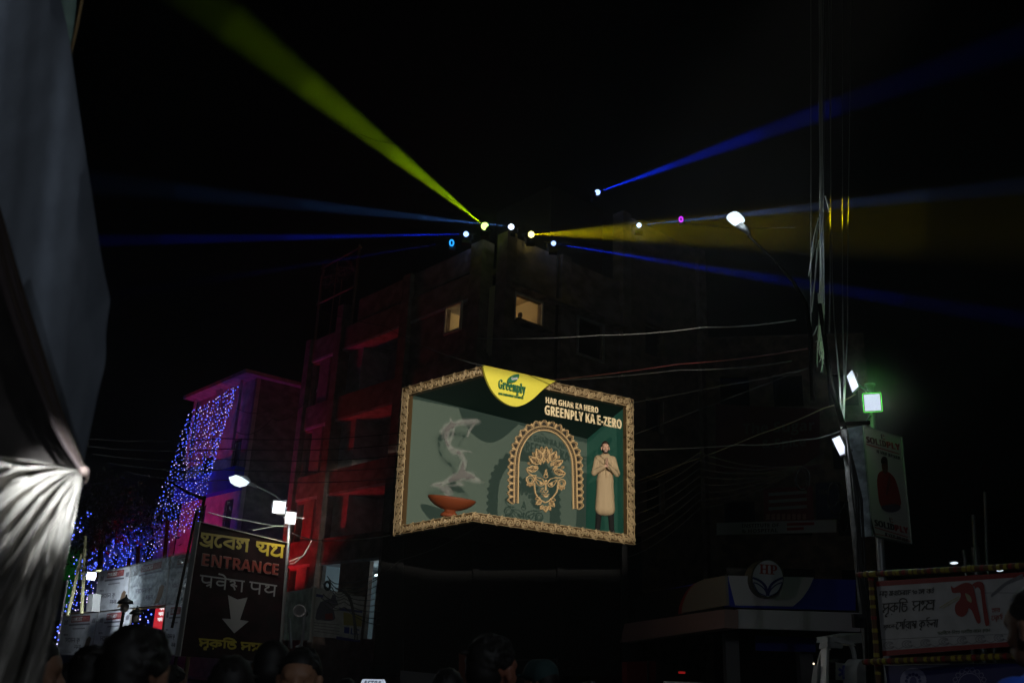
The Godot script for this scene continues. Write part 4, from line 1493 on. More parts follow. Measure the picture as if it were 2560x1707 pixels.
# a standing person with arms down, facing +z
func person(label: String, where: Vector3, yaw: float, scale_: float, hair: String, shirt: Color, skin: Color, face := false, group := "") -> Node3D:
	var t := thing("person", label, "person", Vector3.ZERO, group)
	var sk := mat("skin_%.2f" % skin.r, skin, 0.55)
	var sh := mat("shirt_%.2f_%.2f_%.2f" % [shirt.r, shirt.g, shirt.b], shirt, 0.85)
	var arms := []
	for s in [-1, 1]: arms.append_array(arm_bones(s, Vector3(.19 * s, 1.41, -.01), Vector3(.235 * s, 1.13, -.02), Vector3(.245 * s, .88, .04)))
	meshpart("body", cached("body", func(): return flesh(torso_bones(-.012) + leg_bones(-.01) + arms + [[Vector3(0, 1.58, -.02), Vector3(0, 1.43, -.03), .056, .062]], .02, .03)), sk, t)
	meshpart("head", cached("head", func(): return flesh(head_bones(), .0055, .016)), sk, t)
	for s in [-1, 1]:
		var key := "hand%d" % s
		meshpart("hand", cached(key, func(): return hand(Vector3(.245 * s, .865, .045), Vector3(.02 * s, -1, .12).normalized(), Vector3(s, 0, 0), Vector3(0, .1, 1).normalized(), .25)), sk, t)
	meshpart("shirt", cached("shirt", func():
		var b := torso_bones(.012) + [[Vector3(-.075, .96, 0), Vector3(.075, .96, 0), .125, .125]]
		for s in [-1, 1]: b.append([Vector3(.17 * s, 1.415, -.01), Vector3(.222 * s, 1.2, -.015), .068, .06])
		b.append([Vector3(-.03, 1.475, -.025), Vector3(.03, 1.475, -.025), .056, .056])
		return flesh(b, .016, .03)), sh, t)
	meshpart("trousers", cached("trousers", func(): return flesh(leg_bones(.016) + [[Vector3(-.07, .93, 0), Vector3(.07, .93, 0), .118, .118]], .018, .03)), mat("dark_trousers", Color(0.03, 0.03, 0.04), 0.9), t)
	for s in [-1, 1]:
		meshpart("shoe", cached("shoe%d" % s, func(): return flesh([[Vector3(.105 * s, .045, -.05), Vector3(.115 * s, .035, .12), .045, .036], [Vector3(.105 * s, .1, -.03), Vector3(.105 * s, .05, -.03), .045, .045]], .014, .02)), mat("black_shoe", Color(0.02, 0.02, 0.02), 0.5), t)
	meshpart("hair", cached("hair_" + hair, func(): return hair_mesh(hair)), hair_mat(), t)
	if face: eyes(t, Color(0.2, 0.08, 0.06))
	t.transform = Transform3D(Basis(Vector3.UP, yaw).scaled(Vector3.ONE * scale_), where)
	return t

func display_person() -> void:
	var foot := at(1512, 1334, 31.4)
	var top := at(1509, 1103, 31.4)
	var sc := (top.y - foot.y) / 1.765
	var t := thing("person", "bearded man in a long beige tunic, palms joined, standing in the display", "person", Vector3.ZERO)
	var sk := mat("fair_skin", Color(0.62, 0.36, 0.25), 0.5)
	var up := Vector3(0, 1, .12).normalized()
	var sho := func(s): return Vector3(.19 * s, 1.4, 0)
	var el := func(s): return Vector3(.27 * s, 1.13, .09)
	var wr := func(s): return Vector3(.028 * s, 1.235, .255)
	var arms := []
	for s in [-1, 1]: arms.append_array(arm_bones(s, sho.call(s), el.call(s), wr.call(s)))
	var wide := []
	for s in [-1, 1]:
		wide.append([Vector3(.09 * s, .93, 0), Vector3(.13 * s, .5, .01), .085, .058])
		wide.append([Vector3(.13 * s, .5, .01), Vector3(.16 * s, .1, -.02), .055, .04])
	meshpart("body", flesh(torso_bones(-.012) + wide + arms + [[Vector3(0, 1.58, -.02), Vector3(0, 1.43, -.03), .056, .062]], .02, .03), sk, t)
	meshpart("head", mesh_cache["head"] if mesh_cache.has("head") else cached("head", func(): return flesh(head_bones(), .0055, .016)), sk, t)
	for s in [-1, 1]:
		meshpart("hand", hand(wr.call(s) + Vector3(-.012 * s, .012, 0), up, Vector3(s, 0, 0), Vector3(0, -.12, -1).normalized(), 0.0), sk, t)
	var b := torso_bones(.016)
	for s in [-1, 1]:
		b.append([sho.call(s), el.call(s), .074, .062]); b.append([el.call(s), wr.call(s).lerp(el.call(s), .12), .06, .044])
		b.append([Vector3(.06 * s, 1.05, .01), Vector3(.1 * s, .46, .02), .125, .13])
	b.append([Vector3(0, 1.0, .03), Vector3(0, .46, .04), .13, .14])
	b.append([Vector3(-.03, 1.48, -.02), Vector3(.03, 1.48, -.02), .06, .06])
	var cloth := mat("beige_tunic", Color(0.54, 0.41, 0.26), 0.85)
	cloth.uv1_triplanar = true
	cloth.heightmap_enabled = true
	cloth.heightmap_scale = 0.5
	cloth.uv1_scale = Vector3.ONE * 6.0
	var im := Image.create(128, 128, false, Image.FORMAT_RGB8)
	for yy in 128:
		for xx in 128:
			var v := 0.5 + 0.5 * sin(yy * TAU / 16.0 + 1.3 * sin(xx * TAU / 32.0))
			var w := 0.88 + 0.12 * v
			im.set_pixel(xx, yy, Color(w, w * 0.98, w * 0.95))
	cloth.albedo_texture = ImageTexture.create_from_image(im)
	cloth.heightmap_texture = cloth.albedo_texture
	meshpart("tunic", flesh(b, .014, .03), cloth, t)
	for q in [[Vector3(.0, 1.42, .105), Vector3(0, .75, .16)]]:
		var st := begin()
		tube(st, [q[0], q[0].lerp(q[1], .5) + Vector3(0, 0, .02), q[1]], .007, .007, 5)
		part("placket", st, mat("tunic_trim", Color(0.3, 0.2, 0.1), 0.8), t)
	var tr := []
	for s in [-1, 1]:
		tr.append([Vector3(.1 * s, .75, .01), Vector3(.13 * s, .5, .01), .095, .078])
		tr.append([Vector3(.13 * s, .5, .01), Vector3(.16 * s, .1, -.02), .076, .06])
	meshpart("trousers", flesh(tr, .016, .02), mat("black_trousers", Color(0.006, 0.006, 0.006), 0.95), t)
	for s in [-1, 1]:
		meshpart("shoe", flesh([[Vector3(.16 * s, .045, -.05), Vector3(.18 * s, .035, .12), .05, .04]], .014, .02), mat("black_shoe", Color(0.02, 0.02, 0.02), 0.5), t)
	meshpart("hair", cached("hair_short", func(): return hair_mesh("short")), mat("hair_brown", Color(0.03, 0.016, 0.012), 0.5), t)
	meshpart("beard", flesh([[Vector3(-.062, 1.6, .035), Vector3(-.035, 1.545, .07), .02, .026], [Vector3(.062, 1.6, .035), Vector3(.035, 1.545, .07), .02, .026], [Vector3(-.03, 1.54, .075), Vector3(.03, 1.54, .075), .028, .028], [Vector3(-.025, 1.578, .108), Vector3(.025, 1.578, .108), .008, .008]], .006, .012), mats["hair_brown"], t)
	eyes(t, Color(0.4, 0.16, 0.12))
	var dir := eye - foot
	t.transform = Transform3D(Basis(Vector3.UP, atan2(dir.x, dir.z) + 0.12).scaled(Vector3(sc * .82, sc, sc * .88)), foot)

# ------------------------------------------------------------------ lamps
func moving_head(label: String, p: Vector3, to: Vector3, half: float, col: Color, lens: Color, e: float, r := 0.13, blend := 0.9) -> void:
	var t := thing("beam_lamp", label, "stage light", p)
	var d := (to - p).normalized()
	var st := begin()
	bx(st, p - Vector3.UP * 0.42, Vector3(.36, .16, .3))
	part("base", st, mat("lamp_housing", Color(0.04, 0.04, 0.045), 0.5, 0.5), t)
	st = begin()
	var sd := d.cross(Vector3.UP).normalized()
	for s in [-1, 1]: block(st, p + sd * .19 * s - Vector3.UP * .35 - d * .3, sd * .03 * s, Vector3.UP * .22, d * .08)
	part("yoke", st, mats["lamp_housing"], t)
	st = begin()
	tube(st, [p - d * .4, p - d * .34, p - d * .1], r * .6, r * .8, 12)
	part("head", st, mats["lamp_housing"], t)
	st = begin()
	ball(st, p + d * .02, r * 1.1, 14)
	part("lamp_lens", st, glow("lens_%.2f_%.2f_%.2f" % [lens.r, lens.g, lens.b], lens, 1.8), t)
	if e > 0: spot(p + d * 0.02, to, half, col, e, t, blend, 0.01)

func ring_lamp(label: String, p: Vector3, to: Vector3, col: Color) -> void:
	var t := thing("ring_lamp", label, "stage light", p)
	var d := (to - p).normalized()
	var x := d.cross(Vector3.UP).normalized()
	var y := x.cross(d)
	var st := begin()
	tube(st, [p - d * .4, p - d * .06], .1, .15, 10)
	bx(st, p - d * .3 - Vector3.UP * .3, Vector3(.3, .25, .25))
	part("housing", st, mats["lamp_housing"], t)
	st = begin()
	var ring := []
	for k in 17: ring.append(p + x * cos(TAU * k / 16) * .085 + y * sin(TAU * k / 16) * .13)
	tube(st, ring, .035, .035, 6)
	part("lamp_ring", st, glow("ring_%.2f_%.2f" % [col.r, col.b], col, 1.6), t)

func beam_lamps() -> void:
	var blue := Color(.004, .03, 1)
	moving_head("beam lamp throwing the broad yellow-green beam up to the left", at(1213, 566, 35.6), at(655, 120, 35), 4.5, Color(.42, .75, 0), Color(1.0, 1.6, .35), 4600, .15)
	moving_head("beam lamp throwing a deep blue beam up to the right from the stair head", at(1493, 481, 41.0), at(2290, 196, 43), 2.7, blue, Color(.5, .75, 1.6), 19000)
	moving_head("beam lamp throwing a flat deep blue beam to the left", at(1166, 585, 37.3), at(500, 597, 34), 1.25, blue, Color(.5, .8, 1.6), 13000, .11)
	moving_head("pale blue beam lamp with a red rim behind the green one", at(1279, 567, 36.1), at(760, 512, 33), 2.0, Color(.06, .2, .6), Color(1.0, 1.2, 1.5), 4200, .12)
	moving_head("beam lamp throwing the wide yellow cone to the right", at(1327, 586, 36.4), at(2110, 566, 34), 6.6, Color(.85, .68, 0), Color(1.6, 1.5, .5), 1700, .13)
	moving_head("beam lamp throwing a thin blue beam down to the right", at(1383, 608, 37.2), at(1950, 700, 36), 1.5, blue, Color(.5, .75, 1.5), 9000, .1)
	moving_head("icy blue beam lamp whose beam crosses behind the street lamp", at(1597, 563, 41.4), at(2400, 480, 34), 1.7, Color(.06, .22, .8), Color(.8, 1.1, 1.5), 9000, .11)
	ring_lamp("small cyan ring lamp at the left end of the roof lights", at(1129, 607, 38.4), at(780, 660, 20), Color(.02, .35, 1))
	spot(at(1129, 607, 38.4) + Vector3(0, 0, .1), at(780, 660, 34), 0.9, blue, 1500, get_node("ring_lamp"), 1.0, .03)
	ring_lamp("small magenta ring lamp at the right end of the roof lights", at(1703, 548, 43.5), at(1700, 900, 10), Color(.6, .02, 1))

func street_head(t: Node3D, p: Vector3, tip: Vector3, w: float) -> void:    # cobra head: glass below, cowl above; from neck p to tip
	var d := (tip - p).normalized()
	var s := d.cross(Vector3.UP).normalized()
	var u := s.cross(d)
	var l := p.distance_to(tip)
	var st := begin()
	var rows := []
	for i in 6:
		var f := i / 5.0
		var ww: float = w * [.3, .75, 1.0, 1.0, .8, .4][i]
		var hh: float = w * [.2, .4, .5, .5, .4, .2][i]
		rows.append([p + d * l * f - s * ww * .5, p + d * l * f - s * ww * .3 + u * hh, p + d * l * f + s * ww * .3 + u * hh, p + d * l * f + s * ww * .5])
	st.set_smooth_group(0)
	for i in 5:
		for k in 3: quad(st, rows[i][k], rows[i + 1][k], rows[i + 1][k + 1], rows[i][k + 1])
		quad(st, rows[i][0], rows[i][3], rows[i + 1][3], rows[i + 1][0])
	part("cowl", st, mat("lamp_grey", Color(0.16, 0.16, 0.17), 0.6, 0.0), t)

func tilted_flood(label: String, face: Array, d: float, e: float, _near: Node) -> void:    # a lamp seen half from the side
	var c: Vector2 = face[0].lerp(face[2], .5)
	var pl := dplane(c.x, c.y, d, Vector3(.8, 0, .6))
	var t := thing("pole_floodlight", label, "floodlight", hit(c, pl))
	var st := begin()
	slab(st, face, pl, 0.03, 0.02)
	part("lamp_face", st, glow("tilted_lamp_face", Color(.66, .73, .9), 1.0), t)
	st = begin()
	var rim := []
	for q in face: rim.append(c + (q - c) * 1.1)
	slab(st, rim, pl, 0.005, 0.06)
	part("housing", st, mats["lamp_housing"], t)
	st = begin()
	tube(st, [hit(c, pl, -.05), hit(c, pl, -.14), hit(c + Vector2(26, 14), pl, -.2)], .015)
	part("bracket", st, mats["lamp_housing"], t)
	omni(hit(c, pl, .25), Color(.84, .92, 1), e, t, .1)

func street_lamps() -> void:
	# the bright lamp at the right, on a long arm from the cable pole
	var p := at(1840, 558, 19.5)
	var t := thing("street_lamp", "bright white street lamp on a long dark arm, right of the roof beams", "street lamp", p)
	var pl := dplane(1840, 558, 19.5, Vector3(1, -.1, .2).normalized())
	street_head(t, at(1872, 590, 19.2), at(1818, 552, 19.6), .34)
	var st := begin()
	var g := smooth(v2([1816, 557, 1826, 547, 1840, 544, 1853, 553, 1861, 566, 1848, 571, 1838, 577, 1826, 569]), 2, true)
	slab(st, g, pl, 0.32, .08)
	part("lamp_glass", st, glow("street_lamp_glass", Color(.76, .9, 1), 1.25), t)
	st = begin()
	tube(st, [at(1872, 590, 19.2), at(1925, 640, 18.5), at(1985, 705, 17.4), at(2015, 760, 16.6), at(2026, 830, 16.2), at(2034, 1000, 16.0)], .025, .05, 8)
	var dp := mat("dark_pole", Color(0.008, 0.007, 0.006), 0.95)
	dp.metallic_specular = .05
	part("arm", st, dp, t)
	spot(hit(Vector2(1838, 560), pl, .3), hit(Vector2(1838, 560), pl, .3) + Vector3(-.05, -1, .35), 82, Color(.78, .95, 1), 2.2, t, .6, .12)
	omni(hit(Vector2(1838, 560), pl, .3), Color(.78, .95, 1), 1.1, t, .12)
	# the left lamp over the entrance board
	p = at(600, 1203, 20)
	t = thing("street_lamp", "white street lamp with a grey neck over the entrance board", "street lamp", p)
	pl = dplane(600, 1203, 20, Vector3(1, -.1, -.1).normalized())
	st = begin()
	slab(st, v2([572, 1194, 590, 1188, 606, 1194, 622, 1205, 614, 1213, 598, 1217, 585, 1213, 576, 1207]), pl, 0.05, .1)
	part("lamp_glass", st, mats["street_lamp_glass"], t)
	st = begin()
	slab(st, v2([590, 1187, 618, 1190, 628, 1206, 642, 1211, 640, 1219, 617, 1211, 624, 1205, 606, 1193]), pl, -0.0, .12)
	part("cowl", st, mats["lamp_grey"], t)
	st = begin()
	tube(st, [at(641, 1214, 20), at(690, 1240, 19.8), at(712, 1262, 19.6), at(716, 1300, 19.4)], .02, .03)
	part("arm", st, mats["lamp_grey"], t)
	spot(hit(Vector2(598, 1206), pl, .25), hit(Vector2(598, 1206), pl, .3) + Vector3(0, -1, .3), 80, Color(.8, .94, 1), 1.2, t, .6, .1)
	# two square floods on the board's pole
	flood("pole_floodlight", "cold white square floodlight, upper of the two above the entrance board", at(697, 1268, 18.9), at(640, 1480, 4), Color(.85, .96, 1), -1.5, 75, .24, 1.15, Color(.76, .9, 1))
	flood("pole_floodlight", "warm-rimmed square floodlight, lower of the two above the entrance board", at(726, 1295, 18.9), at(735, 1420, 3), Color(1, .88, .7), -1.2, 75, .2, 1.15, Color(.84, .93, 1), 1.15)
	t = thing("light_pole", "slim metal pole at the right edge of the entrance board", "pole", at(722, 1500, 19.3))
	st = begin()
	var foot := at(705, 1640, 19.3); foot.y = 0
	tube(st, [foot, at(722, 1330, 19.3), at(727, 1280, 19.3)], .045, .03, 8)
	part("pole", st, mat("galvanised", Color(0.35, 0.36, 0.37), 0.45, 0.7), t)
	st = begin()
	tube(st, [at(690, 1285, 19.2), at(760, 1296, 19.2)], .018)
	part("cross_bar", st, mats["galvanised"], t)
	# floods on the right pole
	tilted_flood("white floodlight turned aside, topmost of three at the green-lit pole", v2([2119, 941, 2132, 926.5, 2148, 966, 2133, 981]), 15.9, .22, t)
	var gl := flood("green_rim_floodlight", "square floodlight with green light round its rim, above the plywood sign", at(2182, 1006, 15.9), at(2170, 1120, 2), Color(.8, .9, 1), .1, 70, .27, 1.0, Color(.64, .72, .9), 1.1)
	st = begin()
	var q := at(2182, 1006, 15.98)
	var b := Basis.looking_at(at(2170, 1120, 2) - q, Vector3.UP)
	for s in [-1, 1]:
		bx(st, q + b.x * .155 * s, Vector3(.012, .33, .04), b)
		bx(st, q + b.y * .168 * s, Vector3(.3, .012, .04), b)
	part("halo_rim", st, glow("green_halo_rim", Color(.1, 1, .06), 1.6), gl)  # glowing strips added as the green halo of this lamp
	omni(q + Vector3(0, .28, .2), Color(.06, 1, .02), 0.22, gl, .1)
	omni(q + Vector3(.1, -.15, .55), Color(1, .93, .88), 0.04, gl, .1)
	tilted_flood("white floodlight at the corner of the plywood sign, lowest of three", v2([2082, 1098, 2101, 1090, 2113, 1116, 2113.5, 1134, 2102, 1138.5]), 15.0, .3, t)
	# small distant street lamps at the right
	for w in [[2388, 1407, 11, "small distant street lamp over the white banner, nearer the cable pole"], [2503, 1425, 9, "small distant street lamp over the white banner, nearer the picture's edge"]]:
		t = thing("distant_lamp", w[3], "street lamp", at(w[0], w[1], 45))
		st = begin()
		pl = dplane(w[0], w[1], 45, Vector3.RIGHT)
		slab(st, circle(Vector2(w[0], w[1]), w[2] * .8, 10, 3), pl, 0, .12)
		part("lamp_glass", st, mats["street_lamp_glass"], t)
		st = begin()
		slab(st, circle(Vector2(w[0], w[1] - 2), w[2], 10, 4), pl, -.15, .1)
		part("cowl", st, mats["lamp_housing"], t)
		st = begin()
		var e := at(w[0] + 60, 1640, 45); e.y = 0
		tube(st, [at(w[0], w[1] - 1, 45.1), at(w[0] + 40, w[1] - 6, 45.1), at(w[0] + 50, 1460, 45.1), e], .06)
		part("pole", st, mats["dark_pole"], t)
		spot(hit(Vector2(w[0], w[1] + 5), pl, .3), hit(Vector2(w[0], w[1] + 90), pl, .3), 70, Color(.75, .95, 1), .5, t)
	for w in [[2435, 1288, 1365, 1440, .07, .13, "tapered steel mast with a thick lower section behind the banner"], [2464, 1230, 1380, 1440, .06, .06, "slim curved pale mast behind the banner"], [2410, 1375, 1400, 1440, .06, .06, "short pole stub behind the banner"]]:
		t = thing("mast", w[6], "mast", at(w[0], 1440, 30))
		st = begin()
		var e := at(w[0] + 14, 1640, 30); e.y = 0
		tube(st, [at(w[0], w[1], 30), at(w[0] + 4, w[2], 30), at(w[0] + 5, w[2] + 6, 30)], w[4], w[4], 8)
		tube(st, [at(w[0] + 4.5, w[2] + 4, 30), e], w[5], w[5], 8)
		part("pole", st, mats["galvanised"], t)

# ------------------------------------------------------------------ left side
func hoarding() -> void:
	var pl := dplane(475, 1500, 23, UL)
	var white := worn("flex_white", Color(0.6, 0.62, 0.68), 0.55, 41, 0.6, 0.15)
	var shiny := worn("flex_plastic", Color(0.42, 0.46, 0.5), 0.22, 42, 0.9, 0.35)
	var pr := printed("panel_print", 0.5)
	var nm := NoiseTexture2D.new()
	var fn := FastNoiseLite.new()
	fn.seed = 5; fn.frequency = 0.012; fn.fractal_octaves = 3
	nm.noise = fn; nm.width = 256; nm.height = 256; nm.seamless = true; nm.as_normal_map = true; nm.bump_strength = 14
	shiny.normal_enabled = true
	shiny.normal_texture = nm
	# corners TL TR BR BL; plastic cover?; label
	var tiles := [
		[[247, 1428, 326, 1416, 316, 1520, 234, 1529], false, "upper white printed panel beside the small floodlight"],
		[[328, 1416, 424, 1392, 412, 1511, 318, 1520], true, "upper panel wrapped in crumpled clear plastic, highest on the hoarding"],
		[[427, 1391, 492, 1379, 470, 1507, 414, 1511], true, "upper panel wrapped in plastic, next to the entrance board"],
		[[155, 1538, 244, 1531, 226, 1636, 144, 1637], false, "lower white printed panel at the hoarding's far end"],
		[[246, 1531, 328, 1522, 312, 1634, 228, 1636], false, "lower bluish printed panel between the far one and the gap"],
		[[414, 1513, 462, 1509, 452, 1637, 404, 1637], false, "lower printed panel beside the entrance board"],
	]
	for i in tiles.size():
		var q: Array = v2(tiles[i][0])
		var t := thing("printed_board", tiles[i][2], "advertising panel", hit(q[0], pl), "printed panels of the hoarding")
		var st := begin()
		slab(st, q, pl, 0.0, 0.03)
		part("board", st, shiny if tiles[i][1] else white, t)
		st = begin()
		for e in 4: rib(st, [q[e], q[(e + 1) % 4]], 1.2, pl, 0.012, 0.04)
		part("edge_strip", st, mat("alu_strip", Color(0.4, 0.4, 0.42), 0.4, 0.6), t)
		var P := func(u: float, v: float) -> Vector2: return q[0].lerp(q[1], u).lerp(q[3].lerp(q[2], u), v)
		st = begin()
		var dim := 1.0 if not tiles[i][1] else 0.6
		pface(st, [P.call(.27, .05), P.call(.8, .05), P.call(.8, .2), P.call(.27, .2)], pl, 0.004, Color(.28, .025, .03) * dim)
		var ink := Color(.12, .12, .16)
		stroke(st, [P.call(.22, .26), P.call(.82, .26)], 4.0, pl, 0.004, ink)
		stroke(st, [P.call(.34, .36), P.call(.7, .36)], 3.2, pl, 0.004, Color(.2, .2, .24))
		for k in 3:
			stroke(st, [P.call(.06 + .02 * k, .88 + .03 * k), P.call(.32 + .04 * k, .88 + .03 * k)], 1.0, pl, 0.004, Color(.25, .25, .28))
			stroke(st, [P.call(.1 + k * .03, .13 + (k % 2) * .02), P.call(.09 + k * .035, .25)], 1.8, pl, 0.005, ink)
			if not tiles[i][1]: stroke(st, [P.call(.9 + k * .03, .13), P.call(.88 + k * .03, .24)], 1.8, pl, 0.005, ink)
		# dark figure at the right foot of the print
		pface(st, [P.call(.8, .62), P.call(.86, .56), P.call(.93, .6), P.call(.9, .8), P.call(.82, .95), P.call(.7, .97), P.call(.76, .8)], pl, 0.004, Color(.16, .1, .06))
		word(st, ["r", "e", "t"], P.call(.1, .48), P.call(.22, .485), 3.5, 1.0, pl, 0.004, ink)
		word(st, ["s", "t", "aa", "n", " ", "ku"], P.call(.17, .58), P.call(.6, .6), 10, 1.5, pl, 0.004, ink)
		word(st, ["m", "n", "aa"], P.call(.46, .76), P.call(.66, .77), 9, 1.5, pl, 0.004, ink)
		part("print", st, pr, t)
		letters(t, "lettering", "CONCAST", P.call(.29, .075), P.call(.58, .075), P.call(.29, .175), pl, .012, .012, mat("panel_letter", Color(.5, .5, .52), .5))
		letters(t, "lettering", "MAXX", P.call(.6, .08), P.call(.78, .08), P.call(.6, .17), pl, .012, .012, mat("panel_letter_dim", Color(.34, .12, .12), .5))
		if tiles[i][1]:
			# loose film with folds hanging over the top edge
			st = begin()
			st.set_smooth_group(0)
			var g := []
			for r in 7:
				var row := []
				for c in 13:
					var u := c / 12.0
					row.append(hit(P.call(u, -0.03 + r * .05), pl, 0.05 + .05 * sin(u * 31.0 + r * 1.1 + i) * sin(u * 12.0 + r) + .03 * rng.randf()))
				g.append(row)
			for r in 6:
				for c in 12: quad(st, g[r][c], g[r][c + 1], g[r + 1][c + 1], g[r + 1][c])
			part("plastic_film", st, film(), t)
	# timber rails and posts carrying the panels
	var t2 := thing("hoarding_frame", "thin timber rails and posts that carry the printed panels", "frame", hit(Vector2(300, 1640), pl))
	for q in [[140, 1536, 330, 1520], [230, 1532, 480, 1508], [240, 1430, 480, 1384]]:
		var st := begin()
		tube(st, [hit(Vector2(q[0], q[1]), pl, -.08), hit(Vector2(q[2], q[3]), pl, -.08)], .035)
		part("rail", st, mat("timber", Color(0.2, 0.14, 0.08), 0.85), t2)
	for x in [236.0, 322.0, 412.0]:
		var st := begin()
		var f := hit(Vector2(x - 22, 1640), pl, -.1); f.y = 0
		tube(st, [f, hit(Vector2(x + 8, 1412), pl, -.1)], .035)
		part("post", st, mats["timber"], t2)
	# blue plastic sheets and board at the far left end
	var p2 := dplane(150, 1500, 24, UL)
	var t := thing("blue_plastic_sheet", "bluish plastic sheet on the hoarding's far left end", "sheet", hit(Vector2(140, 1500), p2))
	var st := begin()
	slab(st, v2([60, 1475, 167, 1450, 148, 1548, 60, 1562]), p2, 0, .02)
	part("sheet", st, worn("blue_sheet", Color(0.25, 0.3, 0.45), 0.3, 43, 0.6), t)
	st = begin()
	rib(st, v2([168, 1450, 136, 1645]), 1.6, p2, .03, .04)
	part("batten", st, mats["alu_strip"], t)
	t = thing("brown_board", "dull brown board under the bluish plastic sheet", "board", hit(Vector2(130, 1600), p2))
	st = begin()
	slab(st, v2([60, 1564, 147, 1550, 137, 1648, 60, 1660]), p2, 0, .03)
	part("board", st, worn("brown_ply", Color(0.2, 0.15, 0.09), 0.85, 44), t)
	t = thing("lit_notice", "small lit yellowish notice at the foot of the brown board", "notice", at(140, 1655, 20))
	var p3 := dplane(140, 1655, 20, UL)
	st = begin()
	slab(st, v2([128, 1651, 146, 1649, 144, 1661, 127, 1663]), p3, 0, .03)
	part("board", st, glow("notice_glow_sign", Color(.9, .55, .2), .35), t)
	st = begin()
	for k in 3: stroke(st, v2([130, 1653.5 + k * 3, 143, 1652.5 + k * 3]), 1.0, p3, .006, Color(.08, .04, .02))
	part("print", st, pr, t)
	# strings seen between poles, in the gap and behind
	var p4 := dplane(230, 1450, 30, UL)
	for i in 6:
		lights("string of blue lights behind the bamboo poles", "light strings behind the bamboo", Vector2(198 + i * 9, 1392 + i * 3), Vector2(168 + i * 12, 1530), p4, 20, 5.0, .35, .022)
	for i in 4:
		lights("string of blue lights in the gap between the printed panels", "light strings in the hoarding's gap", Vector2(336 + i * 13, 1522), Vector2(330 + i * 13, 1572), p4, 6, 4.0, .2, .022)
	lights("string of blue lights down the batten beside the brown board", "light strings on the batten", Vector2(153, 1560), Vector2(142, 1632), back(p2, -.1), 9, 1.0, .3, .022)
	# dark sheet added as the darkness behind the gap
	t = thing("dark_backing", "dark blue backing sheet added as the darkness behind the gap in the hoarding", "cloth", hit(Vector2(370, 1560), p4))
	st = begin()
	slab(st, v2([180, 1450, 415, 1440, 410, 1660, 170, 1660]), back(p4, .4), 0, .03)
	part("cloth", st, mat("navy_backing", Color(0.015, 0.02, 0.09), 0.9), t)
	t = thing("lit_red_sign", "glowing red sign with white script in the hoarding's gap", "lit sign", hit(Vector2(395, 1545), p4))
	var p5 := dplane(395, 1545, 25, UL)
	st = begin()
	slab(st, v2([389, 1514, 411, 1513, 404, 1573, 381, 1570]), p5, 0, .06)
	part("sign_box", st, glow("red_sign_light", Color(.9, .03, .05), .55), t)
	st = begin()
	for k in 3:
		word(st, ["g", "m", "t"].slice(0, 2), Vector2(399 - k * 2.5, 1518 + k * 14), Vector2(411 - k * 2.5, 1516 + k * 14), 8, 2.2, p5, .012, Color.WHITE)
	part("script", st, glow("white_sign_light", Color(1, .95, .95), .9), t)
	# bamboo poles
	var bam := worn("bamboo", Color(0.16, 0.15, 0.08), 0.6, 45, 1.5, .3)
	for q in [[213, 1340, 203, 1535, "bamboo pole straight up beside the small white floodlight"], [203, 1385, 168, 1540, "leaning bamboo pole left of the straight one"]]:
		t = thing("bamboo_pole", q[4], "pole", at(q[2], q[3], 25))
		st = begin()
		tube(st, [at(q[0], q[1], 26), at(q[2], q[3], 25)], .04, .045, 7)
		part("culm", st, bam, t)
		st = begin()
		for k in 6:
			var c := at(q[0], q[1], 26).lerp(at(q[2], q[3], 25), (k + .5) / 6)
			var dd := (at(q[2], q[3], 25) - at(q[0], q[1], 26)).normalized()
			tube(st, [c - dd * .015, c + dd * .015], .05, .05, 7)
		part("node", st, bam, t)
	t = thing("bamboo_pole", "bamboo cross pole tied level with the small white floodlight", "pole", at(205, 1432, 25))
	st = begin()
	tube(st, [at(203, 1433, 25), at(250, 1426, 24.4)], .03)
	part("culm", st, bam, t)
	var bf := flood("bamboo_floodlight", "small cold white floodlight tied to the bamboo poles", at(227, 1440, 24.3), at(255, 1530, 14), Color(.8, .95, 1), -0.35, 78, .19, 4.0, Color(.86, .97, 1), .9)
	spot(at(224, 1446, 23.7), hit(Vector2(188, 1600), pl), 50, Color(.85, .95, 1), 10, bf, .8, .1)  # extra spot added in front of the lamp to light the lower panel
	t = thing("white_box", "tall white carton between the bamboo pole and the panels", "box", at(222, 1510, 25))
	st = begin()
	slab(st, v2([219, 1487, 232, 1484, 228, 1528, 213, 1530]), dplane(222, 1510, 25, UL), 0, .2)
	part("carton", st, mat("carton_grey", Color(.08, .08, .08), .8), t)
	# old-fashioned post lamps, unlit
	for q in [[314, 1495, "unlit black post lamp with a dome shade, before the printed panels"], [342, 1523, "unlit black post lamp with a dome shade, in the hoarding's gap"]]:
		var c := at(q[0], q[1], 19 if q[0] < 330 else 21)
		t = thing("post_lamp", q[2], "lamp post", Vector3(c.x, 0, c.z))
		st = begin()
		lathe(st, v2([0, .08, .015, .06, .02, .02, .06, -.01, .13, -.05, .16, -.11, .15, -.11, .05, -.04, 0, -.03]), Transform3D(Basis.IDENTITY, c), 16)
		part("lamp_shade", st, mat("lamp_black", Color(0.015, 0.015, 0.015), 0.5, 0.4), t)
		st = begin()
		lathe(st, v2([.05, -.1, .085, -.14, .07, -.24, .02, -.28]), Transform3D(Basis.IDENTITY, c), 14)
		part("lamp_bowl", st, mat("milk_glass", Color(0.3, 0.28, 0.25), 0.3), t)
		st = begin()
		tube(st, [c + Vector3(0, -.26, 0), c + Vector3(-.01, -.8, 0), c + Vector3(.1, -1.1, 0), Vector3(c.x + .1, 0, c.z)], .03, .035, 8)
		part("post", st, mats["lamp_black"], t)

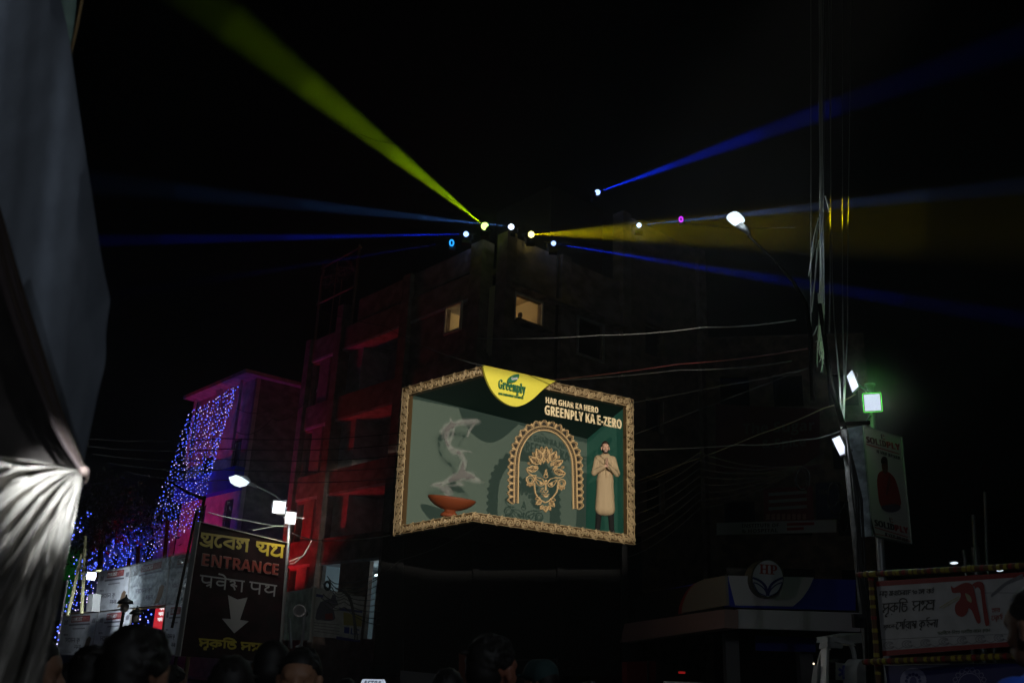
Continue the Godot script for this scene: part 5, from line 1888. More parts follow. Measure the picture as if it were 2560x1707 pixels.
func film() -> StandardMaterial3D:
	if mats.has("clear_film"): return mats["clear_film"]
	var m := mat("clear_film", Color(0.6, 0.63, 0.66), 0.2)
	m.transparency = BaseMaterial3D.TRANSPARENCY_ALPHA
	m.albedo_color.a = 0.2
	return m

func entrance_board() -> void:
	var pl := vplane(485, 17.0, 708, 19.1)
	var q := v2([497, 1305, 717, 1358, 695, 1655, 447, 1640])
	var t := thing("entrance_board", "tall dark red entrance board with yellow, red and white lettering and a down arrow", "sign", hit(q[3], pl))
	var st := begin()
	slab(st, q, pl, 0.0, 0.05)
	var dm := worn("maroon_flex", Color(0.022, 0.006, 0.009), 0.8, 51, 0.5, 0.5)
	dm.metallic_specular = .12
	part("board", st, dm, t)
	st = begin()
	rib(st, v2([498, 1303, 447, 1641]), 3.4, pl, .02, .09)
	part("edge_frame", st, mat("white_frame", Color(0.6, 0.6, 0.58), 0.5), t)
	st = begin()
	rib(st, v2([497, 1304, 718, 1357]), 1.8, pl, .024, .09)
	part("edge_frame", st, mats["white_frame"], t)
	st = begin()
	rib(st, v2([717, 1358, 695, 1655]), 1.4, pl, .02, .08)
	part("edge_frame", st, mats["alu_strip"], t)
	var yellow := Color(.5, .4, .04)
	st = begin()
	word(st, ["pra", "e", "b", "sh"], Vector2(501, 1333), Vector2(622, 1350), 29, 6.2, pl, .006, yellow)
	part("yellow_script", st, printed("board_print", .5), t)
	st = begin()
	word(st, ["p", "th"], Vector2(639, 1355), Vector2(710, 1365), 29, 6.2, pl, .006, yellow)
	part("yellow_script", st, printed("board_print", .5), t)
	letters(t, "red_letter", "ENTRANCE", Vector2(506, 1384), Vector2(694.5, 1411), Vector2(503, 1412), pl, .012, .012, mat("board_red", Color(.36, .055, .04), .5), true, true)
	letters(t, "letter_outline", "ENTRANCE", Vector2(504.8, 1382.6), Vector2(695.9, 1410), Vector2(501.8, 1413.6), pl, .007, .006, mat("board_outline", Color(.5, .35, .3), .5))
	st = begin()
	word(st, ["dpra", "dve", "dsh"], Vector2(498, 1438), Vector2(610, 1453.5), 26, 4.0, pl, .006, Color(.42, .42, .44))
	word(st, ["dp", "dth"], Vector2(622, 1454.5), Vector2(691, 1464.5), 26, 4.0, pl, .006, Color(.42, .42, .44))
	part("white_script", st, mats["board_print"], t)
	st = begin()
	pface(st, zz([530, 855, 628, 902, 732, 880, 655, 1112, 745, 1125, 595, 1250, 468, 1098, 560, 1103], 440, 1280, 4.127), pl, .006, Color(.42, .42, .43))
	part("arrow", st, mats["board_print"], t)
	st = begin()
	word(st, ["su", "ru", "i", "ch"], Vector2(495, 1597), Vector2(590, 1605), 18, 5.0, pl, .006, yellow)
	part("yellow_script", st, mats["board_print"], t)
	st = begin()
	word(st, ["s", "ng", "gh"], Vector2(600, 1606), Vector2(668, 1611), 18, 5.0, pl, .006, yellow)
	part("yellow_script", st, mats["board_print"], t)
	for x in [470.0, 690.0]:
		st = begin()
		var f := hit(Vector2(x, 1640), back(pl, .12)); 
		var g := f; g.y = 0
		tube(st, [g, f + Vector3(0, .6, 0)], .04)
		part("leg", st, mats["timber"], t)

func small_left_things() -> void:
	# white and green board, banner with print, loudspeaker, wires near the building's foot
	var p1 := vplane(725, 24.0, 785, 25.5)
	var t := thing("pale_green_board", "pale greenish board with a dark frame behind the pole", "board", hit(Vector2(755, 1550), p1))
	var st := begin()
	slab(st, v2([722, 1480, 782, 1470, 772, 1600, 715, 1600]), p1, 0, .08)
	part("board", st, worn("pale_green", Color(0.3, 0.36, 0.34), 0.4, 61), t)
	st = begin()
	rib(st, v2([784, 1466, 774, 1605]), 5, p1, .06, .1)
	part("edge_post", st, mat("grey_post", Color(0.35, 0.33, 0.3), 0.6), t)
	var p2 := vplane(785, 25.5, 915, 28.0)
	t = thing("insurance_banner", "white banner with a crouching figure in print, dim behind the tangle of wires", "banner", hit(Vector2(850, 1550), p2))
	st = begin()
	slab(st, v2([787, 1470, 838, 1477, 912, 1492, 900, 1600, 776, 1590]), p2, 0, .05)
	part("board", st, worn("banner_cloth", Color(0.5, 0.48, 0.46), 0.7, 62, 0.5, .2), t)
	st = begin()
	pface(st, smooth(v2([787, 1545, 800, 1505, 826, 1497, 830, 1487, 838, 1488, 839, 1497, 845, 1512, 832, 1520, 838, 1545, 825, 1552, 800, 1550]), 2, true), p2, .004, Color(.1, .09, .12))
	pface(st, v2([812, 1534, 830, 1532, 832, 1548, 812, 1548]), p2, .006, Color(.25, .04, .04))
	pface(st, v2([790, 1484, 808, 1488, 807, 1494, 789, 1491]), p2, .004, Color(.06, .06, .2))
	pface(st, v2([847, 1518, 905, 1527, 905, 1532, 847, 1526]), p2, .004, Color(.06, .06, .2))
	pface(st, v2([858, 1530, 905, 1540, 903, 1566, 858, 1562]), p2, .004, Color(.35, .28, .08))
	pface(st, v2([860, 1567, 873, 1568, 872, 1584, 859, 1582]), p2, .004, Color(.03, .04, .25))
	pface(st, v2([840, 1590, 900, 1600, 900, 1606, 839, 1598]), p2, .006, Color(.03, .03, .15))
	for k in 4: stroke(st, v2([784, 1556 + k * 7, 848, 1562 + k * 8]), 1.6, p2, .004, Color(.22, .2, .2))
	part("print", st, printed("banner_print", .7), t)
	letters(t, "lettering", "LIC", Vector2(877, 1570), Vector2(897, 1573), Vector2(876, 1585), p2, .012, .012, mat("banner_letter", Color(.03, .04, .22), .5))
	var c := at(748, 1527, 18.5)
	t = thing("loudspeaker", "grey horn loudspeaker on a pipe beside the entrance board", "loudspeaker", c)
	st = begin()
	lathe(st, v2([.02, -.22, .035, -.12, .07, -.04, .12, 0, .125, .006, .1, -.005, .05, -.06, .02, -.1, 0, -.1]), Transform3D(Basis(Vector3.UP, .3) * Basis(Vector3.RIGHT, 1.3), c), 20)
	part("horn", st, mat("horn_grey", Color(0.3, 0.28, 0.27), 0.5), t)
	st = begin()
	tube(st, [c + Vector3(.02, -.04, -.16), c + Vector3(.05, -.04, -.34)], .06, .06, 10)
	part("driver", st, mats["lamp_housing"], t)
	st = begin()
	var f := c + Vector3(.07, 0, -.2)
	tube(st, [Vector3(f.x, 0, f.z), f + Vector3(0, -.4, 0), f + Vector3(0, 0, 0)], .025)
	part("pipe", st, mats["galvanised"], t)
	t = thing("pipe_arch", "bent grey pipe frame below the loudspeaker", "frame", at(740, 1600, 18.4))
	st = begin()
	tube(st, [at(727, 1620, 18.4), at(724, 1545, 18.4)], .03, .03, 8)
	tube(st, [at(759, 1560, 18.4), at(757, 1598, 18.4), at(750, 1612, 18.4), at(738, 1618, 18.4)], .02, .02, 8)
	part("pipe", st, mats["galvanised"], t)
	# lamp post seen against the light strings
	c = at(511, 1240, 21)
	t = thing("crossed_post", "dark post with a slanting top bar in front of the light strings", "post", c)
	st = begin()
	tube(st, [Vector3(c.x - .12, 0, c.z), c], .035)
	tube(st, [Vector3(c.x - .28, 2, c.z), at(491, 1275, 21)], .03)
	part("post", st, mats["dark_pole"], t)
	st = begin()
	tube(st, [at(425, 1205, 21), at(470, 1232, 21), at(512, 1248, 21)], .02, .05)
	part("top_bar", st, mats["dark_pole"], t)
	for q in [[1, 418, 1300, 410, 1400], [0, 345, 1365, 343, 1408], [0, 322, 1395, 320, 1412]]:
		t = thing("upright_red_post", ["short red post above the hoarding, nearer its far end", "tall thin red post among the light strings"][q[0]] if q[1] != 345 else "short dark red post above the wrapped panel", "post", at(q[3], q[4], 45))
		st = begin()
		var g := at(q[3], q[4], 45); g.y = 0
		tube(st, [at(q[1], q[2], 45), at(q[3], q[4], 45), g], .09)
		part("post", st, mat("red_post", Color(0.55, 0.03, 0.03), 0.6), t)  # posts carry a saturated red as base colour

# ------------------------------------------------------------------ right side
func fuel_canopy() -> void:
	var pc := at(1820, 1475, 26)
	var fr := vplane(1820, 26, 2135, 26.2)
	var dl := Vector3(-.225, 0, -.974)
	var fl := plane(pc, pc + dl, pc + Vector3.UP)
	var t := thing("fuel_canopy", "fuel station canopy with white and blue fascia below the shop block", "canopy", pc)
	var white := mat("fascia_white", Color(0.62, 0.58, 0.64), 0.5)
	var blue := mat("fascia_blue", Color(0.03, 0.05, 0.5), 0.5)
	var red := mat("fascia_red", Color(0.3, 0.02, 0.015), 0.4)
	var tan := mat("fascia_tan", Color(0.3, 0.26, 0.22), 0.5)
	var st := begin()
	slab(st, [Vector2(1820, 1439), Vector2(2033, 1444)] + smooth(v2([2033, 1444, 2021, 1470, 2004, 1495, 1981, 1516]), 3) + v2([1824, 1513]), fr, .08, .2)
	part("white_fascia", st, white, t)
	st = begin()
	slab(st, v2([1825, 1441, 2140, 1449, 2140, 1526, 1825, 1518]), fr, 0, .2)
	part("blue_fascia", st, blue, t)
	st = begin()
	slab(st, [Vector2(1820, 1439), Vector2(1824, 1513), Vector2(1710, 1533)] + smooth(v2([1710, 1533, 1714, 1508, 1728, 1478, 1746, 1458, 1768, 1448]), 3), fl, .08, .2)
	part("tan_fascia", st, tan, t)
	st = begin()
	slab(st, smooth(v2([1699, 1536, 1704, 1510, 1720, 1478, 1740, 1458]), 3) + smooth(v2([1748, 1458, 1730, 1478, 1716, 1508, 1711, 1534]), 3), fl, .05, .2)
	part("red_stripe", st, red, t)
	st = begin()
	slab(st, v2([1822, 1441, 1585, 1490, 1580, 1557, 1826, 1516]), fl, 0, .2)
	part("blue_fascia", st, blue, t)
	st = begin()
	slab(st, v2([1838, 1524, 2140, 1533, 2140, 1580, 1838, 1571]), fr, .3, .4)
	part("lower_fascia", st, white, t)
	st = begin()
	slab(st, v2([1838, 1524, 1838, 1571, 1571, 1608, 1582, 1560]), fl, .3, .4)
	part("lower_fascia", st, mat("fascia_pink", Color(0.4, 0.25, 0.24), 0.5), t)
	st = begin()
	slab(st, v2([1890, 1588, 2040, 1594, 2040, 1630, 1890, 1626]), vplane(1890, 29, 2040, 29), 0, .1)
	part("blue_panel", st, blue, t)
	st = begin()
	var yb := hit(Vector2(1838, 1571), fr).y
	var yt := hit(Vector2(1820, 1441), fr).y
	var e := pc; e.y = yb
	block(st, e + Vector3(-.1, .1, -.25), Vector3(5.5, 0, -1), dl * 7.5, Vector3.UP * (yt - yb - .2))
	part("canopy_deck", st, mats["dark_opening"], t)
	for q in [[1.5, -2.0], [4.0, -3.0]]:
		st = begin()
		block(st, Vector3(pc.x + q[0] - 1, 0, pc.z + q[1] - 1), Vector3(.4, 0, 0), Vector3(0, yb, 0), Vector3(0, 0, .4))
		part("pillar", st, mat("pillar_grey", Color(0.2, 0.2, 0.22), 0.6), t)
	# round sign
	var s := thing("round_sign", "round white fuel station sign with red letters and blue leaf strokes on the canopy", "sign", at(1919, 1446, 25.7))
	var rp := back(fr, -.38)
	st = begin()
	slab(st, circle(Vector2(1919, 1446), 41, 36, 48), rp, 0, .62)
	part("drum", st, mat("sign_drum", Color(0.06, 0.05, 0.04), 0.5), s)
	st = begin()
	pface(st, circle(Vector2(1920, 1446), 38, 36, 45), rp, .004, Color(.5, .5, .6))
	var nb := Color(.015, .02, .15)
	for k in [-1, 1]:
		stroke(st, smooth(v2([1920, 1489, 1920 + k * 6, 1466, 1920 + k * 20, 1452, 1920 + k * 38, 1444]), 4), 7.5, rp, .008, nb, 5)
		stroke(st, smooth(v2([1920, 1489, 1920 + k * 9, 1472, 1920 + k * 24, 1460, 1920 + k * 36, 1456]), 4), 3, rp, .012, nb)
		stroke(st, smooth(v2([1920 + k * 36, 1458, 1920 + k * 24, 1480, 1920 + k * 4, 1490]), 4), 2.5, rp, .012, nb)
	part("emblem", st, printed("sign_print", .6), s)
	letters(s, "letter", "HP", Vector2(1899, 1410), Vector2(1943, 1413), Vector2(1899, 1434), rp, .02, .02, mat("sign_red", Color(.3, .03, .025), .5), true, true, "Droid Serif")
	# dim red shop front below
	t = thing("red_shop_front", "dim red shop front under the canopy", "shop front", at(1610, 1680, 30))
	st = begin()
	var rs := vplane(1568, 30, 1640, 31)
	slab(st, v2([1568, 1655, 1640, 1652, 1640, 1760, 1568, 1760]), rs, 0, .2)
	part("panel", st, mat("shop_red", Color(0.2, 0.015, 0.015), 0.6), t)
	st = begin()
	rib(st, v2([1619, 1653, 1618, 1760]), 3, rs, .06, .06)
	part("mullion", st, mats["iron"], t)
	t = thing("tail_lamp", "small red vehicle tail lamp glowing under the canopy", "lamp", at(1705, 1681, 24))
	st = begin()
	bx(st, at(1705, 1681, 24), Vector3(.16, .05, .05))
	part("lamp_glass", st, glow("tail_lamp", Color(.5, .01, .01), .35), t)

func van() -> void:
	var rp := vplane(2072, 18.0, 2150, 18.5)
	var p0 := hit(Vector2(2072, 1650), rp)
	var sp := plane(p0, p0 + Vector3(-.62, 0, -.78), p0 + Vector3.UP)
	var t := thing("ambulance", "white ambulance van with a blue six-armed star in its rear window", "van", Vector3(p0.x, 0, p0.z))
	var paint := mat("van_white", Color(0.55, 0.56, 0.55), 0.3)
	paint.clearcoat_enabled = true
	var st := begin()
	rib(st, smooth(v2([2070, 1800, 2071, 1700, 2072, 1640, 2074, 1608, 2084, 1600, 2100, 1603, 2124, 1609, 2134, 1616, 2141, 1640, 2146, 1700, 2148, 1800]), 3), 6.5, rp, 0, .12)
	part("rear_frame", st, paint, t)
	st = begin()
	slab(st, v2([2068, 1592, 2078, 1591, 2095, 1594, 2125, 1602, 2138, 1614, 2125, 1612, 2085, 1604, 2066, 1607]), rp, .03, .25)
	part("roof", st, paint, t)
	st = begin()
	var rb := back(rp, 1.4)
	slab(st, v2([2088, 1594, 2150, 1582, 2172, 1582, 2176, 1606, 2134, 1608]), rb, 0, .5)
	part("high_roof", st, paint, t)
	st = begin()
	pface(st, v2([2074, 1612, 2132, 1615, 2146, 1690, 2147, 1800, 2072, 1800]), back(rp, .06), 0)
	part("rear_window", st, mat("van_glass", Color(0.012, 0.013, 0.015), 0.08), t)
	st = begin()
	rib(st, smooth(v2([2032, 1800, 2040, 1690, 2049, 1640, 2056, 1625, 2070, 1621]), 3), 5, sp, 0, .1)
	part("side_frame", st, paint, t)
	st = begin()
	pface(st, v2([2047, 1640, 2056, 1629, 2070, 1626, 2071, 1800, 2036, 1800]), back(sp, .05), 0)
	part("side_window", st, mats["van_glass"], t)
	st = begin()
	slab(st, smooth(v2([2050, 1622, 2053, 1606, 2062, 1596, 2071, 1594, 2072, 1606, 2071, 1618, 2060, 1619]), 2, true), sp, .02, .5)
	part("roof_corner", st, paint, t)
	st = begin()
	slab(st, v2([2035, 1664, 2045, 1662, 2043, 1720, 2027, 1720]), back(sp, -.12), 0, .1)
	part("mirror", st, paint, t)
	for q in [[2106, 1680, 15, rp, "star_plate"], [2061, 1688, 7, sp, "star_plate"]]:
		var c := Vector2(q[0], q[1])
		st = begin()
		slab(st, [c + Vector2(-q[2] * 1.1, -24), c + Vector2(q[2] * 1.1, -20), c + Vector2(q[2] * 1.1, 22), c + Vector2(-q[2] * 1.1, 19)], q[3], .03, .03)
		part(q[4], st, mat("plate_white", Color(.38, .4, .36), .6), t)
		st = begin()
		for k in 3:
			var d := Vector2(sin(k * PI / 3) * q[2] * .95, cos(k * PI / 3) * 17)
			stroke(st, [c - d, c + d], q[2] * .42, q[3], .036 + .002 * k, Color(.02, .04, .3))
		stroke(st, [c + Vector2(0, -12), c + Vector2(0, 12)], 1.4, q[3], .046, Color(.5, .5, .5))
		part("star_of_six", st, printed("van_print", .5), t)
	st = begin()
	slab(st, smooth(v2([2143, 1680, 2152, 1652, 2166, 1650, 2180, 1670, 2186, 1720, 2150, 1760]), 3, true), back(rp, -.3), 0, .3)
	part("open_door", st, paint, t)
	st = begin()
	block(st, Vector3(p0.x - .1, .35, p0.z - .3), Vector3(1.2, 0, -.3), Vector3(-2.4, 0, -3.0), Vector3(0, 1.0, 0))
	part("body", st, paint, t)
	for q in [[0.1, -.5], [-1.6, -2.8]]:
		st = begin()
		lathe(st, v2([.0, -.1, .33, -.1, .34, 0, .33, .1, 0, .1]), Transform3D(Basis(Vector3.BACK, PI / 2), Vector3(p0.x + q[0], .34, p0.z + q[1])), 18)
		part("wheel", st, mat("tyre", Color(0.02, 0.02, 0.02), 0.8), t)
	st = begin()
	for q in [[2068, 1660], [2079, 1662]]: ball(st, hit(Vector2(q[0], q[1]), rp, -.3), .018, 8)
	part("cabin_lamp", st, glow("cabin_lamp", Color(1, .85, .6), 2.0), t)
	omni(hit(Vector2(2083, 1668), rp, -.15), Color(1, .8, .5), .012, t, .02)

func pole_and_cables() -> void:
	var conc := worn("pole_concrete", Color(0.22, 0.22, 0.21), 0.8, 71, 1.0)
	var foot := at(2186, 1700, 15); foot.y = 0
	var top := at(2112, 1075, 15.2)
	var t := thing("cable_pole", "grey concrete utility pole hung with black cables, beside the plywood sign", "utility pole", foot)
	var st := begin()
	tube(st, [foot, foot.lerp(top, .5), top], .085, .06, 10)
	part("pole", st, conc, t)
	st = begin()
	tube(st, [top, at(2078, 960, 16), at(2050, 760, 16.2)], .05, .04, 8)
	part("pole_top", st, mats["dark_pole"], t)
	st = begin()
	block(st, at(2100, 1066, 15), Vector3(.5, .05, 0), Vector3(0, .06, 0), Vector3(0, 0, .06))
	part("cross_arm", st, mats["dark_pole"], t)
	# loops of spare cable
	var rubber := mat("coil_rubber", Color(0.012, 0.012, 0.011), 0.95)
	rubber.metallic_specular = .05
	for q in [[2008, 1197, 17, 28, .012], [2003, 1200, 14, 24, .009], [2092, 1245, 22, 40, .012], [2085, 1235, 14, 30, .009], [2110, 1300, 12, 30, .01]]:
		st = begin()
		var l := []
		for p in circle(Vector2(q[0], q[1]), q[2], 22, q[3]): l.append(at(p.x, p.y, 15.4 + rng.randf() * .1))
		l.append(l[0])
		tube(st, l, q[4], q[4], 5)
		part("cable_coil", st, rubber, t)
	for i in 7:
		st = begin()
		var x := 2118.0 + i * 3
		tube(st, [at(x, 1090 + i * 12, 14.9), at(x + 14 + rng.randf() * 8, 1250, 14.8), at(x + 22 + rng.randf() * 20, 1440, 14.8), at(x + 40 + rng.randf() * 10, 1560, 14.8), at(x + 50, 1720, 14.8)], .014, .014, 5)
		part("drop_cable", st, mat("black_cable", Color(0.012, 0.012, 0.012), 0.5), t)
	st = begin()
	bx(st, at(2145, 1552, 14.7), Vector3(.14, .2, .12))
	part("junction_box", st, mats["lamp_housing"], t)
	# the hanging bundle with frayed ends
	var b := thing("cable_bundle", "thick bundle of hanging cables with frayed ends above the plywood sign", "cables", at(2055, 900, 16.5))
	for i in 16:
		st = begin()
		var o := rng.randf_range(-7, 7)
		var l := []
		var endy := rng.randf_range(780, 935)
		for k in 12:
			var f := k / 11.0
			var y := lerpf(-60, endy, f)
			l.append(at(2056 + o * (.65 + .5 * sin(f * 5 + i)) + rng.randfn(0, .7), y, lerpf(25, 16.5, f) + o * .01))
		tube(st, l, .013, .012, 5)
		part("cable", st, mat("bundle_%d" % (i % 3), [Color(.6, .62, .58), Color(.12, .12, .12), Color(.45, .47, .4)][i % 3], .45), b)
	for i in 16:
		st = begin()
		var x := 2052 + rng.randfn(0, 3)
		var y := rng.randf_range(790, 880)
		tube(st, [at(x + rng.randfn(0, 3), y - 70, 16.6), at(x + rng.randfn(0, 4), y, 16.5), at(x + rng.randfn(0, 4), y + 40, 16.5), at(x + rng.randfn(0, 5), y + rng.randf_range(45, 65), 16.45)], .011, .007, 4)
		part("frayed_end", st, mat("frayed_wire", Color(.75, .77, .62), .6), b)
	for q in [[[2047, 545], [2036, 590], [2030, 640], [2022, 690]], [[2046, 560], [2040, 610], [2026, 665]], [[2048, 600], [2040, 680], [2034, 740], [2030, 780]], [[2044, 620], [2038, 700], [2032, 760]], [[2064, 490], [2070, 510], [2074, 530]], [[2044, 815], [2036, 835], [2026, 845]]]:
		st = begin()
		var l := []
		for p in q: l.append(at(p[0], p[1], 18.6 if p[1] < 700 else 17.6))
		tube(st, l, .014 if q[0][1] != 490 else .022, -1, 5)
		part("loose_cable", st, mats["bundle_0"], b)
	# single vertical cables to the right of it
	for q in [[2028, 0, 2028, 780, .011, "thin upright cable left of the cable bundle"], [2072, 200, 2082, 735, .017, "upright cable beside the bundle, catching yellow light"], [2079, 220, 2076, 690, .022, "brighter upright cable beside the bundle, catching yellow light"], [2107, 0, 2107, 820, .018, "upright cable midway between the bundle and the outer cable"], [2129, 60, 2119, 820, .018, "outermost upright cable, curving in to the plywood sign"]]:
		var c := thing("upright_cable", q[5], "cable", at(q[2], q[3], 17))
		st = begin()
		var l := [at(q[0], -1000, 27), at(q[0], q[1] - 60, 25), at(lerpf(q[0], q[2], .5), lerpf(q[1], q[3], .5), 21), at(q[2], q[3], 17.6), at(q[2] + 2, q[3] + 120, 16.8)]
		if q[0] > 2050:                      # these run on to the building's roof and cross the yellow beam
			var up := []
			for y in [-1000, -60, 200, 400, 560, 690]: up.append(at(lerpf(q[0], q[2], clampf(y / 735.0, 0, 1)), y, lerpf(37, 33.5, clampf(y / 560.0, 0, 1)) if y < 600 else 29.0))
			if q[0] > 2100: up.append_array([at(q[2] + 1, 820, 22), at(2112 if q[0] < 2120 else 2114, 950, 16.5), at(2106 if q[0] < 2120 else 2108, 1070, 15.2)])
			elif q[0] == 2072: up.append_array([at(2086, 800, 23), at(2093, 880, 18), at(2100, 960, 16.2), at(2104, 1070, 15.2)])
			else: up.append_array([at(2075, 760, 24), at(2074, 830, 20)])
			l = up
		tube(st, l, q[4], q[4], 5)
		part("cable", st, mat("grey_cable", Color(.45, .45, .4), .4), c)

func ply_sign() -> void:
	var c := at(2156, 1200, 16)
	var fp := plane(c, c + UR, c + Vector3.UP)
	var sp := plane(c, c + UL, c + Vector3.UP)
	var t := thing("plywood_sign", "tall box sign with a printed man in red, under the green floodlight", "sign", c)
	var q := v2([2157, 1064, 2254, 1093, 2279, 1359, 2181, 1338])
	var st := begin()
	slab(st, q, fp, 0, .04)
	part("front_face", st, mat("sign_face", Color(0.5, 0.5, 0.47), 0.45), t)
	st = begin()
	slab(st, v2([2155, 1063, 2113, 1071, 2131, 1346, 2180, 1339]), sp, 0, .04)
	part("side_face", st, worn("sign_side", Color(0.22, 0.27, 0.3), 0.4, 81, 1.2, .5), t)
	st = begin()
	for e in 4: rib(st, [q[e], q[(e + 1) % 4]], 2.6, fp, .02 + .002 * e, .06)
	part("edge_frame", st, mat("sign_edge", Color(0.3, 0.32, 0.28), 0.4, 0.5), t)
	st = begin()
	for e in [[2113, 1071, 2180, 1339], [2115, 1090, 2160, 1300]]: rib(st, v2(e), 2, sp, -.1, .03)
	part("brace", st, mats["iron"], t)
	var black := mat("ply_black", Color(.02, .02, .02), .5)
	var redm := mat("ply_red", Color(.3, .02, .02), .5)
	for k in 2:
		var o: Vector2 = [Vector2.ZERO, Vector2(21, 208)][k]
		letters(t, "letter", "SOLID", Vector2(2165, 1090) + o, Vector2(2214, 1102.5) + o, Vector2(2167, 1106) + o, fp, .012, .014, black if k else mat("ply_brown", Color(.08, .02, .02), .5), true, true)
		letters(t, "letter", "PLY", Vector2(2216, 1103) + o, Vector2(2249, 1110.5) + o, Vector2(2218, 1119) + o, fp, .012, .014, redm, true, true)
		letters(t, "lettering", "BE SOLID. BUY SOLID.", Vector2(2192, 1124) + o * Vector2(1, .995), Vector2(2251, 1142) + o * Vector2(1, .99), Vector2(2192, 1132) + o * Vector2(1, .995), fp, .012, .008, black, false)
	st = begin()
	var red := Color(.32, .02, .02)
	for k in 2:
		var o: Vector2 = [Vector2.ZERO, Vector2(21, 208)][k]
		stroke(st, [Vector2(2166, 1110) + o, Vector2(2249, 1135) + o], 2.4, fp, .005, red)
		var m := Vector2(2202, 1086) + o
		pface(st, [m, m + Vector2(3, -1), m + Vector2(5, 12), m + Vector2(2, 11)], fp, .005, Color(.05, .02, .02))
		pface(st, [m + Vector2(5, -1), m + Vector2(10, 5), m + Vector2(6, 5)], fp, .005, red)
		stroke(st, [m + Vector2(6, 11), m + Vector2(11, 12)], 2, fp, .005, red)
	stroke(st, v2([2183, 1338 - 5, 2277, 1353]), 2, fp, .005, red)
	# the printed man: dark head, red shirt, arm to the chin
	var Z := func(l: Array) -> Array: return smooth(zz(l, 1900, 800, 3.136), 2, true)
	pface(st, Z.call([935, 1195, 918, 1255, 930, 1380, 945, 1450, 1000, 1495, 1060, 1490, 1102, 1455, 1105, 1410, 1080, 1300, 1055, 1235, 1015, 1195, 975, 1180]), fp, .005, Color(.26, .025, .015))
	pface(st, Z.call([950, 1462, 980, 1498, 1040, 1508, 1090, 1490, 1104, 1462, 1060, 1442, 1000, 1450]), fp, .0065, Color(.06, .05, .09))
	pface(st, Z.call([953, 1130, 960, 1175, 975, 1205, 995, 1200, 1003, 1165, 1000, 1125, 975, 1115]), fp, .0075, Color(.12, .05, .03))
	pface(st, Z.call([948, 1120, 950, 1090, 965, 1070, 990, 1075, 1000, 1100, 1000, 1140, 985, 1122, 960, 1125]), fp, .009, Color(.02, .012, .01))
	pface(st, Z.call([1000, 1270, 1012, 1210, 1022, 1220, 1020, 1290, 1000, 1370, 985, 1360]), fp, .0085, Color(.14, .035, .02))
	part("print", st, printed("ply_print", .5), t)
	# the pipe that carries it
	var p := thing("sign_pipe", "galvanised pipe carrying the plywood sign and the green floodlight", "pole", at(2200, 1400, 16.9))
	st = begin()
	var foot := at(2212, 1640, 16.9); foot.y = 0
	var top := at(2176, 965, 16.9)
	tube(st, [foot, foot.lerp(top, .5), top], .075, .07, 12)
	part("pipe", st, mats["galvanised"], p)
	st = begin()
	tube(st, [top, top + (top - foot).normalized() * .04], .1, .1, 12)
	part("cap", st, mats["galvanised"], p)
	st = begin()
	for q2 in [[2176, 985, 2140, 955], [2178, 1010, 2200, 1012], [2178, 1040, 2160, 1062]]: tube(st, [at(q2[0], q2[1], 16.8), at(q2[2], q2[3], 16.1)], .02)
	part("bracket", st, mats["galvanised"], p)
	st = begin()
	tube(st, [at(2206, 1425, 16.75), at(2209, 1440, 16.75)], .085, .085, 12)
	part("cloth_tie", st, mat("blue_tie", Color(0.02, 0.03, 0.1), 0.9), p)

func taped_bamboo(label: String, a: Vector3, b: Vector3, n: int) -> void:
	var t := thing("taped_bamboo", label, "bamboo pole", a.lerp(b, .5))
	var st := begin()
	tube(st, [a, b], .035, .035, 8)
	part("culm", st, mat("dark_bamboo", Color(0.14, 0.07, 0.03), 0.7), t)
	for i in n:
		var c := a.lerp(b, clampf((i + .5 + rng.randf_range(-.3, .3)) / n, 0, 1))
		var d := (b - a).normalized()
		st = begin()
		tube(st, [c - d * .02, c + d * rng.randf_range(.01, .035)], .039, .039, 8)
		part("tape_ring", st, mat("yellow_tape", Color(0.4, 0.32, 0.03), 0.5) if i % 4 else mat("red_tape", Color(0.3, 0.02, 0.02), 0.5), t)

